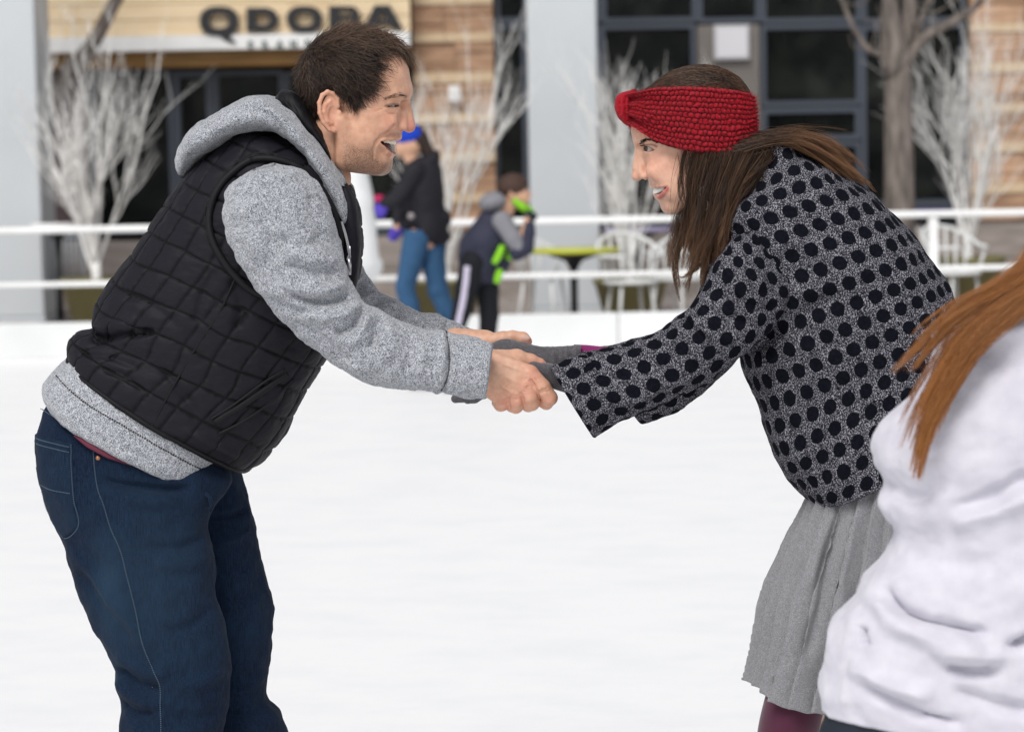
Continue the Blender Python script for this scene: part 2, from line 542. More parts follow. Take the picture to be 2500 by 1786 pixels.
class NT:
    def __init__(s, m): s.m = m; s.n = m.node_tree.nodes; s.l = m.node_tree.links; s.b = s.n['Principled BSDF']
    def new(s, t, **kw):
        nd = s.n.new(t)
        for k, v in kw.items():
            if k.startswith('i_'): nd.inputs[k[2:].replace('_', ' ')].default_value = v
            else: setattr(nd, k, v)
        return nd
    def link(s, a, b): s.l.new(a, b)
    def coord(s, which='Object', scale=(1, 1, 1), rot=(0, 0, 0), loc=(0, 0, 0)):
        t = s.new('ShaderNodeTexCoord'); mp = s.new('ShaderNodeMapping')
        mp.inputs['Scale'].default_value = scale; mp.inputs['Rotation'].default_value = rot; mp.inputs['Location'].default_value = loc
        s.link(t.outputs[which], mp.inputs[0]); return mp.outputs[0]
    def noise(s, vec, scale, detail=3, rough=0.5, dim='3D'):
        nd = s.new('ShaderNodeTexNoise'); nd.noise_dimensions = dim
        nd.inputs['Scale'].default_value = scale; nd.inputs['Detail'].default_value = detail; nd.inputs['Roughness'].default_value = rough
        if vec is not None: s.link(vec, nd.inputs['Vector'])
        return nd.outputs['Fac']
    def ramp(s, fac, stops, interp='LINEAR'):
        r = s.new('ShaderNodeValToRGB'); r.color_ramp.interpolation = interp
        el = r.color_ramp.elements
        while len(el) < len(stops): el.new(0.5)
        for e, (p, c) in zip(el, stops):
            e.position = p; e.color = (*c, 1) if len(c) == 3 else c
        s.link(fac, r.inputs[0]); return r.outputs[0]
    def mix(s, fac, a, b, mode='MIX'):
        x = s.new('ShaderNodeMix'); x.data_type = 'RGBA'; x.blend_type = mode
        for sock, v in ((x.inputs[0], fac), (x.inputs[6], a), (x.inputs[7], b)):
            if hasattr(v, 'links') or isinstance(v, bpy.types.NodeSocket): s.link(v, sock)
            elif isinstance(v, (int, float)): sock.default_value = v
            else: sock.default_value = (*v, 1)
        return x.outputs[2]
    def math(s, op, a, b=None, clamp=False):
        x = s.new('ShaderNodeMath'); x.operation = op; x.use_clamp = clamp
        for sock, v in ((x.inputs[0], a), (x.inputs[1], b)):
            if v is None: continue
            if isinstance(v, bpy.types.NodeSocket): s.link(v, sock)
            else: sock.default_value = v
        return x.outputs[0]
    def attr(s, name='Col'):
        a = s.new('ShaderNodeAttribute'); a.attribute_name = name; return a.outputs['Color']
    def base(s, c): s.link(c, s.b.inputs['Base Color'])
    def bump(s, h, strength=0.3, dist=0.001):
        b = s.new('ShaderNodeBump'); b.inputs['Strength'].default_value = strength; b.inputs['Distance'].default_value = dist
        s.link(h, b.inputs['Height']); s.link(b.outputs[0], s.b.inputs['Normal'])

def noisy(name, c1, c2, scale=8, rough=0.7, spec=0.3, detail=4, stretch=(1, 1, 1), bump=0.0, bdist=0.002, coord='Object', lo=0.35, hi=0.65, **kw):
    m = mat(name, c1, rough, spec, **kw); t = NT(m)
    v = t.coord(coord, stretch)
    f = t.noise(v, scale, detail)
    t.base(t.ramp(f, [(lo, c1), (hi, c2)]))
    if bump: t.bump(f, bump, bdist)
    return m
# ================================================================== materials of the place
M_ICE = mat('ice', (0.86, 0.87, 0.88), 0.55, 0.25)
_t = NT(M_ICE)
_v = _t.coord('Object', (1.0, 1.7, 1), (0, 0, 0.3)); _f = _t.noise(_v, 2.2, 7, 0.68)
_v2 = _t.coord('Object', (1.2, 5, 1), (0, 0, 0.5)); _f2 = _t.noise(_v2, 9.0, 6, 0.75)
_c = _t.mix(_t.ramp(_f2, [(0.55, (0, 0, 0)), (0.72, (1, 1, 1))]), _t.ramp(_f, [(0.36, (0.845, 0.85, 0.86)), (0.56, (0.89, 0.89, 0.89))]), (0.825, 0.83, 0.845))
_t.base(_c); _t.bump(_f2, 0.15, 0.002)
M_PAVE = noisy('paving', (0.27, 0.235, 0.215), (0.36, 0.32, 0.30), 6, 0.8, 0.3)
M_WHITE = noisy('white_paint', (0.74, 0.74, 0.73), (0.82, 0.82, 0.81), 2.5, 0.45, 0.4)
M_BOARD = noisy('board_plastic', (0.66, 0.67, 0.67), (0.74, 0.745, 0.75), 1.5, 0.5, 0.4)
M_PILLAR = noisy('pillar_metal', (0.52, 0.55, 0.575), (0.57, 0.60, 0.62), 0.8, 0.45, 0.4)
M_FRAME = mat('window_frame', (0.055, 0.065, 0.085), 0.45, 0.4)
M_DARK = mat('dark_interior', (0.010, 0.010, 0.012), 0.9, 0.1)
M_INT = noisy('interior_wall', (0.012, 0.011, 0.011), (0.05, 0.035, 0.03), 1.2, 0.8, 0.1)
M_PLINTH = noisy('plinth_stone', (0.24, 0.21, 0.19), (0.33, 0.29, 0.265), 3, 0.8, 0.2, stretch=(1, 1, 5))
M_SPAN = noisy('spandrel', (0.15, 0.135, 0.125), (0.18, 0.165, 0.15), 2, 0.6, 0.3)
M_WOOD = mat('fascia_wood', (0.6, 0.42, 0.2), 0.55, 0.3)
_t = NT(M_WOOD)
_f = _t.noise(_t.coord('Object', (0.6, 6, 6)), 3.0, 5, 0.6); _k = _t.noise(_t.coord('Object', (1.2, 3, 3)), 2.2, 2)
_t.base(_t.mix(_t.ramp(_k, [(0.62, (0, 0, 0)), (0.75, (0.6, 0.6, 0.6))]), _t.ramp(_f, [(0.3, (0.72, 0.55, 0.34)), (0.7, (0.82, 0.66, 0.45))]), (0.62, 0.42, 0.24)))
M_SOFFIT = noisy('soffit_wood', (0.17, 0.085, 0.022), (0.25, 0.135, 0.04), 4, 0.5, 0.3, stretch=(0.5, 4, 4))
M_STONE_A = noisy('brown_stone', (0.29, 0.175, 0.11), (0.52, 0.335, 0.22), 3.2, 0.85, 0.2, stretch=(0.7, 1, 3.0), bump=0.5, bdist=0.01)
M_STONE_B = noisy('tan_stone', (0.54, 0.40, 0.26), (0.63, 0.49, 0.34), 3.5, 0.85, 0.2, stretch=(0.6, 1, 3), bump=0.4, bdist=0.006)
M_BLACK = mat('sign_black', (0.016, 0.016, 0.019), 0.4, 0.4)
M_TEAL = mat('sign_teal', (0.04, 0.085, 0.08), 0.5, 0.4)
M_LIME = mat('lime_tabletop', (0.48, 0.50, 0.045), 0.4, 0.4)
M_BLK_MET = mat('black_metal', (0.02, 0.02, 0.022), 0.5, 0.4)
M_PURPLE = mat('purple_plastic', (0.17, 0.10, 0.42), 0.5, 0.4)
M_CHAIR = mat('white_chair', (0.70, 0.71, 0.70), 0.45, 0.4)
M_GREY_MET = mat('galvanised', (0.30, 0.33, 0.36), 0.45, 0.5)
M_OLIVE = noisy('olive_planter', (0.155, 0.14, 0.06), (0.20, 0.18, 0.085), 3, 0.6, 0.3)
M_WBRANCH = noisy('white_branch', (0.76, 0.75, 0.72), (0.86, 0.85, 0.83), 12, 0.8, 0.2)
M_BARK = noisy('grey_bark', (0.10, 0.085, 0.075), (0.235, 0.20, 0.18), 18, 0.9, 0.1, stretch=(1, 1, 0.25), bump=0.6, bdist=0.01)

def glassmat(name, tint=(0.06, 0.075, 0.08), alpha=0.45):
    m = bpy.data.materials.new(name); m.use_nodes = True
    n = m.node_tree.nodes; l = m.node_tree.links
    for x in list(n):
        if x.type != 'OUTPUT_MATERIAL': n.remove(x)
    out = [x for x in n if x.type == 'OUTPUT_MATERIAL'][0]
    tr = n.new('ShaderNodeBsdfTransparent'); tr.inputs[0].default_value = (0.62, 0.66, 0.66, 1)
    gl = n.new('ShaderNodeBsdfPrincipled'); gl.inputs['Base Color'].default_value = (*tint, 1); gl.inputs['Roughness'].default_value = 0.12
    gl.inputs['Specular IOR Level'].default_value = 0.25
    mx = n.new('ShaderNodeMixShader')
    tc = n.new('ShaderNodeTexCoord'); nz = n.new('ShaderNodeTexNoise'); nz.inputs['Scale'].default_value = 1.7
    rp = n.new('ShaderNodeMapRange'); rp.inputs[1].default_value = 0.35; rp.inputs[2].default_value = 0.7; rp.inputs[3].default_value = alpha * 0.5; rp.inputs[4].default_value = alpha
    l.new(tc.outputs['Object'], nz.inputs['Vector']); l.new(nz.outputs['Fac'], rp.inputs[0]); l.new(rp.outputs[0], mx.inputs[0])
    nz2 = n.new('ShaderNodeTexNoise'); nz2.inputs['Scale'].default_value = 2.6; nz2.inputs['Detail'].default_value = 4; l.new(tc.outputs['Object'], nz2.inputs['Vector'])
    cr = n.new('ShaderNodeValToRGB'); cr.color_ramp.elements[0].position = 0.42; cr.color_ramp.elements[0].color = (0.006, 0.008, 0.009, 1); cr.color_ramp.elements[1].position = 0.75; cr.color_ramp.elements[1].color = (0.045, 0.05, 0.042, 1)  # mottled pane colour stands in for reflections on the glass
    l.new(nz2.outputs['Fac'], cr.inputs[0]); l.new(cr.outputs[0], gl.inputs['Base Color'])
    l.new(tr.outputs[0], mx.inputs[1]); l.new(gl.outputs[0], mx.inputs[2]); l.new(mx.outputs[0], out.inputs[0])
    return m
M_GLASS = glassmat('window_glass', (0.012, 0.016, 0.018), 0.5)

# ================================================================== setting
Y_RAIL, Y_BLD, Y_PIL = 18.1, 25.0, 22.3
def strip(name, x0, x1, y0, y1, z, m, nx=1):
    return mk(name, [(x0, y0, z), (x1, y0, z), (x1, y1, z), (x0, y1, z)], [(0, 1, 2, 3)], m, None, False, kind='structure')
strip('ice_rink', -40, 40, -25, Y_RAIL + 0.05, 0.0, M_ICE)
strip('plaza_ground', -80, 80, Y_RAIL + 0.05, 90, -0.004, M_PAVE)
strip('plaza_ground', -80, 80, -90, -25, -0.004, M_PAVE)
# paving slabs seen between the rail and the shop front
_pv = bpy.data.objects['plaza_ground']
_ps = None
_pavers = []
def X_at(px, py, Y): return float(P(px, py, Y)[0])
def Z_at(px, py, Y): return float(P(px, py, Y)[2])
def rect(px0, py0, px1, py1, Y):
    """world x0,x1,z0,z1 of a photo rectangle on the plane Y"""
    pm, qm = (px0 + px1) / 2, (py0 + py1) / 2
    return X_at(px0, qm, Y), X_at(px1, qm, Y), Z_at(pm, py1, Y), Z_at(pm, py0, Y)

_me = None
for iy in range(6):
    for ix in range(-13, 15):
        x0 = ix * 0.9 + (0.45 if iy % 2 else 0); y0 = Y_RAIL + 0.42 + iy * 1.05
        b = MB().box(-0.445, 0.445, -0.52, 0.52, -0.03, 0.008, 0.004)
        if _me is None:
            o = b.build('paving_slab', M_PAVE, _pv); _me = o.data
        else:
            o = bpy.data.objects.new('paving_slab', _me); COL.objects.link(o); o.parent = _pv
        o.location = (x0, y0 + 0.52, 0.004)

# ------------------------------------------------------------------ rink barrier
xa, xb = -12.4, 12.8
zr, zl, zk = Z_at(1250, 541, Y_RAIL), Z_at(1250, 674, Y_RAIL), Z_at(1250, 767, Y_RAIL)
rail = thing('rink_railing', 'long white two-bar railing with low white kickboard along the rink edge', 'railing', (0, Y_RAIL, 0))
def bar(z, r, name):
    xs = np.linspace(xa, xb, 25)
    pts = np.stack([xs, np.full(25, Y_RAIL), np.full(25, z)], 1)
    V, F = tube(pts, r, 12); return mk(name, V, F, M_WHITE, rail)
bar(zr, 0.027, 'top_rail'); bar(zl, 0.022, 'lower_rail')
for k, pxx in enumerate([-2100, -1190, -280, 640, 1790, 2278, 3200, 4100]):
    x = X_at(pxx, 600, Y_RAIL)
    MB().box(x - 0.035, x + 0.035, Y_RAIL - 0.03, Y_RAIL + 0.03, zk - 0.01, zr - 0.03, 0.006).build('post', M_WHITE, rail)
for k in range(21):
    x0 = xa + k * 1.2
    MB().box(x0 + 0.003, x0 + 1.197, Y_RAIL - 0.06, Y_RAIL + 0.04, 0.0, zk, 0.008).build('kickboard_panel', M_BOARD, rail)

# ------------------------------------------------------------------ pillars
def pillar(px0, px1, label):
    x0 = X_at(px0, 380, Y_PIL); x1 = X_at(px1, 380, Y_PIL); w = x1 - x0
    t = thing('pillar', label, 'pillar', ((x0 + x1) / 2, Y_PIL, 0), 'pale metal-clad pillars')
    MB().box(x0, x1, Y_PIL, Y_PIL + w, 0.06, 5.0, 0.012).build('cladding_panel', M_PILLAR, t)
    MB().box(x0 - 0.01, x1 + 0.01, Y_PIL - 0.01, Y_PIL + w + 0.01, 0.0, 0.058, 0.006).build('base_plate', M_PILLAR, t)
pillar(-95, 95, 'pale grey square pillar at the left edge of the photo')
pillar(1292, 1461, 'pale grey square pillar between the two skaters')

# ------------------------------------------------------------------ shop building
bld = thing('shop_building', 'shop front with timber fascia, banded stone piers and dark glazing', 'building', (0, Y_BLD, 0))
def part(name, px0, py0, px1, py1, dy0, dy1, m, bev=0.0, parent=None, Y=Y_BLD):
    x0, x1, z0, z1 = rect(px0, py0, px1, py1, Y)
    return MB().box(x0, x1, Y + dy0, Y + dy1, max(z0, -0.1), z1, bev).build(name, m, parent or bld)
# stone piers in courses, each block its own stone
def pier(px0, px1):
    x0 = X_at(px0, 250, Y_BLD); x1 = X_at(px1, 250, Y_BLD)
    xm = (px0 + px1) / 2
    edges = [-60, 16, 82, 107, 178, 205, 277, 303, 370, 398, 470, 497, 560]
    ys = [y - (xm - 1110) * math.tan(ROLL) for y in edges]
    for k in range(len(ys) - 1):
        brown = k % 2 == 0 or k == 0
        brown = (k % 2 == 1)
        zt, zb = Z_at(xm, ys[k], Y_BLD), Z_at(xm, ys[k + 1], Y_BLD)
        n = 2 if brown else 1
        cuts = np.sort(np.concatenate([[0, 1], rng.uniform(0.3, 0.7, 1)])) if x1 - x0 < 1.5 else np.linspace(0, 1, 4)
        for a, b in zip(cuts[:-1], cuts[1:]):
            dp = rng.uniform(-0.012, 0.012)
            nm = 'stone_block'
            if brown:
                h = (zt - zb); sub = np.cumsum([0, .3, .38, .32]) * h
                for q in range(3):
                    e = rng.uniform(-0.012, 0.012)
                    MB().box(x0 + (x1 - x0) * a + 0.002, x0 + (x1 - x0) * b - 0.002, Y_BLD - 0.20 + dp + e, Y_BLD, zb + sub[q] + 0.002, zb + sub[q + 1] - 0.002, 0.006).build(nm, M_STONE_A, bld)
            else:
                MB().box(x0 + (x1 - x0) * a + 0.002, x0 + (x1 - x0) * b - 0.002, Y_BLD - 0.225 + dp, Y_BLD, zb + 0.002, zt - 0.002, 0.006).build(nm, M_STONE_B, bld)
    MB().box(x0 + 0.02, x1 - 0.02, Y_BLD - 0.16, Y_BLD + 0.2, 0, 3.4).build('pier_core', M_PLINTH, bld)
pier(1012, 1208)
pier(2362, 2760)
pier(3700, 4400)
pier(-1500, -1100)
# plinth of grey-brown stone panels
zp = Z_at(1250, 570, Y_BLD)
xs0 = X_at(-2600, 500, Y_BLD)
for k in range(24):
    MB().box(xs0 + k * 1.3 + 0.003, xs0 + (k + 1) * 1.3 - 0.003, Y_BLD - 0.26, Y_BLD + 0.1, 0, zp * 0.5 - 0.003, 0.005).build('plinth_panel', M_PLINTH, bld)
    MB().box(xs0 + k * 1.3 + 0.003, xs0 + (k + 1) * 1.3 - 0.003, Y_BLD - 0.25, Y_BLD + 0.1, zp * 0.5 + 0.003, zp, 0.005).build('plinth_panel', M_PLINTH, bld)
# timber fascia, white band, soffit beam (left bay)
fx0, fx1 = X_at(-1098, 60, Y_BLD), X_at(1006, 60, Y_BLD)
z_w1, z_w0, z_s0 = Z_at(550, 92, Y_BLD), Z_at(550, 128, Y_BLD), Z_at(550, 166, Y_BLD)
for k in range(7):
    h = 0.16
    MB().box(fx0, fx1, Y_BLD - 0.50, Y_BLD - 0.42, z_w1 + 0.004 + k * h, z_w1 + (k + 1) * h - 0.003, 0.004).build('fascia_plank', M_WOOD, bld)
MB().box(fx0, fx1, Y_BLD - 0.42, Y_BLD, z_w1, z_w1 + 1.2).build('fascia_core', M_SOFFIT, bld)
MB().box(fx0, fx1 - 0.002, Y_BLD - 0.56, Y_BLD - 0.40, z_w0, z_w1 - 0.002, 0.006).build('white_band', M_WHITE, bld)
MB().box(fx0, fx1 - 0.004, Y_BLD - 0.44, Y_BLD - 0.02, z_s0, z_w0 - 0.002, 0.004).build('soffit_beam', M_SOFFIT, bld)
# interior behind the glass
ix0, ix1 = X_at(-2600, 400, Y_BLD), X_at(4400, 400, Y_BLD)
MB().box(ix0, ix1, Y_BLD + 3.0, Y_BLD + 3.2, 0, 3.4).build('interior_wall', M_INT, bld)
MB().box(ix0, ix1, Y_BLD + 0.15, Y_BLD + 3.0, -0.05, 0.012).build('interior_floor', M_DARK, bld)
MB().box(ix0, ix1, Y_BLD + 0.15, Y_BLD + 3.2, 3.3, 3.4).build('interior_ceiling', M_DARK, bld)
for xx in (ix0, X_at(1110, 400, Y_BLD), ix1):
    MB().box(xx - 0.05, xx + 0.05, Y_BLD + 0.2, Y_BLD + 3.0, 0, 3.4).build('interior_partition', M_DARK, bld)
def window(px0, py0, px1, py1, fr=0.035, m=None, dy=0.0):
    x0, x1, z0, z1 = rect(px0, py0, px1, py1, Y_BLD)
    b = MB(); y0, y1 = Y_BLD - 0.06 + dy, Y_BLD + 0.05 + dy
    b.box(x0, x0 + fr, y0, y1, z0, z1); b.box(x1 - fr, x1, y0, y1, z0, z1)
    b.box(x0 + fr, x1 - fr, y0 + .002, y1 - .002, z0, z0 + fr); b.box(x0 + fr, x1 - fr, y0 + .002, y1 - .002, z1 - fr, z1)
    w = b.build('window_frame', M_FRAME, bld)
    MB().box(x0 + fr - 0.005, x1 - fr + 0.005, Y_BLD - 0.01 + dy, Y_BLD + 0.01 + dy, z0 + fr - 0.005, z1 - fr + 0.005).build('glass_pane', m or M_GLASS, w)
    return w
# left shop front: dark door surround and panes
for a, b_ in ((-1098, -760), (-760, -420), (-420, 100), (100, 232), (232, 428), (428, 528), (528, 700), (700, 1004)):
    window(a, 172, b_ - 2, 572, 0.05 if a not in (428,) else 0.075)
part('wall_panel', 88, 180, 215, 572, -0.10, -0.07, noisy('mauve_wall', (0.07, 0.05, 0.055), (0.10, 0.075, 0.08), 3, 0.8, 0.2))
# right curtain wall
for a, b_ in ((1208, 1290), (1290, 1468), (1468, 1702)):
    window(a, -60, b_ - 2, 56, 0.05); window(a, 60, b_ - 2, 560, 0.05)
window(1702, -60, 1855, 56, 0.05)
for a, b_ in ((2762, 3080), (3080, 3400), (3400, 3698), (-2600, -2050), (-2050, -1502)):
    window(a, -60, b_ - 2, 56, 0.05); window(a, 60, b_ - 2, 575, 0.05)
part('spandrel_panel', 1704, 62, 1855, 560, -0.05, 0.03, M_SPAN, 0.004)
window(1857, -60, 2100, 56, 0.05); window(1857, 60, 2100, 258, 0.05); window(1857, 262, 2100, 344, 0.06); window(1857, 348, 2100, 560, 0.05)
window(2102, -60, 2356, 56, 0.05); window(2102, 60, 2356, 500, 0.05); window(2102, 504, 2356, 560, 0.05)
# white notice box on the spandrel, and a small box on the stone pier
nb = thing('notice_box', 'white square notice box on the grey panel above the woman', 'sign', P(1783, 150, Y_BLD - .08))
x0, x1, z0, z1 = rect(1740, 62, 1828, 148, Y_BLD)
MB().box(x0, x1, Y_BLD - 0.12, Y_BLD - 0.052, z0, z1, 0.01).build('frame', mat('notice_frame', (0.42, 0.42, 0.44), 0.5), nb)
MB().box(x0 + .03, x1 - .03, Y_BLD - 0.124, Y_BLD - 0.118, z0 + .03, z1 - .03).build('face', mat('notice_face', (0.64, 0.63, 0.66), 0.4), nb)
wb = thing('wall_box', 'small white electrical box on the brown stone pier', 'wall box', P(1110, 250, Y_BLD - .2))
x0, x1, z0, z1 = rect(1096, 212, 1124, 250, Y_BLD)
MB().box(x0, x1, Y_BLD - 0.30, Y_BLD - 0.21, z0, z1, 0.012).build('cover', M_WHITE, wb)
MB().box(x0 + .03, x1 - .03, Y_BLD - 0.306, Y_BLD - 0.298, z0 + .05, z1 - .05, 0.002).build('lid', M_CHAIR, wb)
# pale menu boards, a post and a green poster behind the glass
mb_m = mat('menu_board', (0.60, 0.55, 0.48), 0.5)
for k, (a, b_, c, d) in enumerate(((428, 178, 506, 207), (380, 176, 418, 192), (232, 178, 262, 198))):
    o = part('menu_board', a, b_, c, d, 0.35, 0.39, mb_m, 0.004)
    o.parent = None; o.location = (0, Y_BLD, 0); tag(o, ['wide pale menu board behind the shop glass', 'small pale menu board in the middle behind the shop glass', 'small pale menu board nearest the left pillar'][k], 'menu board', 'menu boards inside the shop')
o = part('door_poster', 566, 195, 612, 330, 0.06, 0.08, mat('poster_grey', (0.09, 0.115, 0.115), 0.5)); o.parent = None; o.location = (0, Y_BLD, 0)
tag(o, 'grey-green poster with a yellow band on the shop door', 'poster')
MB().box(*rect(566, 228, 604, 238, Y_BLD)[:2], Y_BLD + .052, Y_BLD + .058, *rect(566, 228, 604, 238, Y_BLD)[2:]).build('yellow_band', mat('poster_yellow', (0.35, 0.36, 0.06), 0.5), o).location = (0, -Y_BLD, 0)
# shapes of counters and people-high furniture inside, barely seen
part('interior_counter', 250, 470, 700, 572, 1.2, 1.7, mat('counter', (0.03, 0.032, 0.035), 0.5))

# ------------------------------------------------------------------ lettering
sgn = thing('shop_sign', 'large black capital letters mounted on the timber fascia', 'sign', P(735, 80, Y_BLD - .6))
YS = Y_BLD - 0.52
def letter(name, loops, m, depth=0.06, Y=YS, parent=sgn):
    cu = bpy.data.curves.new(name, 'CURVE'); cu.dimensions = '2D'; cu.fill_mode = 'BOTH'; cu.extrude = depth / 2
    for lp in loops:
        w = P([p[0] for p in lp], [p[1] for p in lp], Y)
        sp = cu.splines.new('POLY'); sp.points.add(len(w) - 1); sp.use_cyclic_u = True
        for q, c in zip(sp.points, w): q.co = (c[0], c[2], 0, 1)
    ob = bpy.data.objects.new('tmp', cu); COL.objects.link(ob)
    dg = bpy.context.evaluated_depsgraph_get(); me = bpy.data.meshes.new_from_object(ob.evaluated_get(dg))
    V = np.empty(len(me.vertices) * 3); me.vertices.foreach_get('co', V); V = V.reshape(-1, 3)
    F = [tuple(p.vertices) for p in me.polygons]
    bpy.data.objects.remove(ob)
    V2 = np.stack([V[:, 0], Y - V[:, 2] - depth / 2, V[:, 1]], 1)
    return mk(name, V2, F, m, parent, False)
def ov(cx, cy, rx, ry, e=0.8, n=48, a0=0):
    th = np.linspace(0, 2 * np.pi, n, endpoint=False); c, s = np.cos(th), np.sin(th)
    return [(cx + rx * math.copysign(abs(a)**e, a), cy + ry * math.copysign(abs(b)**e, b)) for a, b in zip(c, s)]
def dsh(x0, y0, x1, y1, r, n=10):
    pts = [(x0, y0), (x1 - r, y0)]
    for k in range(1, n):
        a = -math.pi / 2 + math.pi * k / n; rr = (y1 - y0) / 2
        pts.append((x1 - r + r * math.cos(a), (y0 + y1) / 2 + rr * math.sin(a)))
    return pts + [(x1 - r, y1), (x0, y1)]
sk = lambda L: [(x, y - (x - 735) * math.tan(ROLL) * 0.0) for x, y in L]
q_out = ov(536, 53, 47, 36)
# speech-tail of the Q
letter('letter_q', [q_out, ov(536, 52, 24, 18)], M_BLACK)
letter('letter_q_tail', [[(532, 86), (572, 78), (563, 92), (578, 104), (574, 109), (552, 101)]], M_BLACK, depth=0.056)
letter('letter_d', [dsh(603, 20, 681, 78, 32), dsh(626, 36, 660, 62, 13)], M_BLACK)
letter('letter_o', [ov(744, 48, 43, 32), ov(744, 48, 22, 16)], M_BLACK)
letter('letter_b', [dsh(804, 16, 880, 75, 22), dsh(828, 27, 858, 40, 7), dsh(828, 50, 860, 64, 8)], M_BLACK)
letter('letter_a', [[(886, 74), (915, 14), (952, 14), (985, 72), (958, 72), (953, 62), (916, 63), (911, 74)], [(922, 50), (946, 50), (934, 28)]], M_BLACK)
for ch, cx in zip('BRAND', (612, 647, 683, 717, 753)):
    cu = bpy.data.curves.new('t', 'FONT'); cu.body = ch; cu.size = 0.095; cu.extrude = 0.006; cu.align_x = 'CENTER'; cu.offset = 0.004
    ob = bpy.data.objects.new('tmp', cu); COL.objects.link(ob)
    dg = bpy.context.evaluated_depsgraph_get(); me = bpy.data.meshes.new_from_object(ob.evaluated_get(dg)); bpy.data.objects.remove(ob)
    V = np.empty(len(me.vertices) * 3); me.vertices.foreach_get('co', V); V = V.reshape(-1, 3)
    c = P(cx, 117 - (cx - 612) * 0.018, Y_BLD - 0.57)
    mk('small_letter', np.stack([c[0] + V[:, 0], np.full(len(V), Y_BLD - 0.568) - V[:, 2], c[2] + V[:, 1]], 1), [tuple(p.vertices) for p in me.polygons], M_TEAL, sgn, False)

# ------------------------------------------------------------------ trees
def grow(pts, r0, r1, n=6):
    return tube(spline(pts, max(6, 3 * len(pts))), np.linspace(r0, r1, max(6, 3 * len(pts))), n)
def white_tree(px, py_base, py_top, spread_px, Y, label, seed, pot=True, pot_label=None, stems=8):
    R = np.random.default_rng(seed)
    b = P(px, py_base, Y); s = spx(Y)
    H = (py_base - py_top) * s; S = spread_px * s
    t = thing('white_branch_tree', label, 'tree', b, 'white painted branch trees in planters')
    tr = MB(); br = MB()
    zt = b + np.array([0, 0, 0.12 * H])
    tr.tube([b - np.array([0, 0, 0.25]), b, zt], [0.05, 0.045, 0.04], 8)
    def rec(p, d, L, r, lev):
        n = 5; pts = [p]; q = p.copy(); dd = d.copy()
        for k in range(n):
            dd = dd + R.normal(0, 0.10, 3) * (1.0 if lev else 0.7) + np.array([0, 0, 0.06]); dd /= np.linalg.norm(dd)
            q = q + dd * L / n; pts.append(q.copy())
        (tr if lev == 0 else br).tube(spline(pts, 8), np.linspace(r, r * 0.45, 8), 5)
        if lev >= 3: return
        for k in range((4, 4, 3)[lev]):
            i = R.integers(1, n + 1)
            side = R.normal(0, 1, 3); side[2] = abs(side[2]) * 0.3
            nd = dd * 0.9 + side * 0.36; nd[2] = abs(nd[2]) + 0.12; nd /= np.linalg.norm(nd)
            rec(pts[i], nd, L * R.uniform(0.5, 0.85), r * 0.5, lev + 1)
    for k in range(stems):
        a = -1 + 2 * (k + 0.5) / stems
        ang = a * math.atan2(S * 0.75, H * 0.8)
        d = np.array([math.sin(ang), R.normal(0, 0.3), math.cos(ang)]); d /= np.linalg.norm(d)
        rec(zt - np.array([0, 0, 0.06 * H]) + R.normal(0, 0.015, 3), d, H * R.uniform(0.48, 0.66), 0.019, 0)
    tr.build('trunk', M_WBRANCH, t, True); br.build('branches', M_WBRANCH, t, True)
    if pot:
        p = thing('planter', pot_label, 'planter', (b[0], Y, 0), 'olive planters')
        n = 28; prof = [(0.16, 0.0), (0.19, 0.01), (0.27, 0.36), (0.285, 0.37), (0.285, 0.41), (0.26, 0.41), (0.25, 0.34)]
        prof = [(r_ * 1.15, z_ * (b[2] / 0.37)) for r_, z_ in prof]
        th = np.arange(n) * 2 * np.pi / n
        V = np.concatenate([np.stack([b[0] + r_ * np.cos(th), Y + r_ * np.sin(th), np.full(n, z_)], 1) for r_, z_ in prof])
        F = [(i * n + j, i * n + (j + 1) % n, (i + 1) * n + (j + 1) % n, (i + 1) * n + j) for i in range(len(prof) - 1) for j in range(n)]
        mk('pot', V, F, M_OLIVE, p)
        mk('soil', V[-n:] + np.array([0, 0, 0.01]), [tuple(range(n))], mat('soil', (0.05, 0.035, 0.025), 0.9), p, False)
white_tree(236, 690, 170, 240, 21.6, 'white bare-branched tree behind the man by the left pillar', 3, True, 'olive planter under the left white tree behind the rail', 8)
white_tree(1088, 690, 225, 150, 20.6, 'white bare-branched tree behind the person in black jacket', 5, True, 'olive planter behind the two background skaters', 7)
white_tree(1540, 690, 270, 150, 20.8, 'white bare-branched tree just left of the woman in the red headband', 8, True, 'olive planter behind the white chair by the lime table', 7)
white_tree(2362, 640, 140, 230, 20.9, 'white bare-branched tree at the right before the stone pier', 11, True, 'olive planter at the right behind the foreground hair', 8)

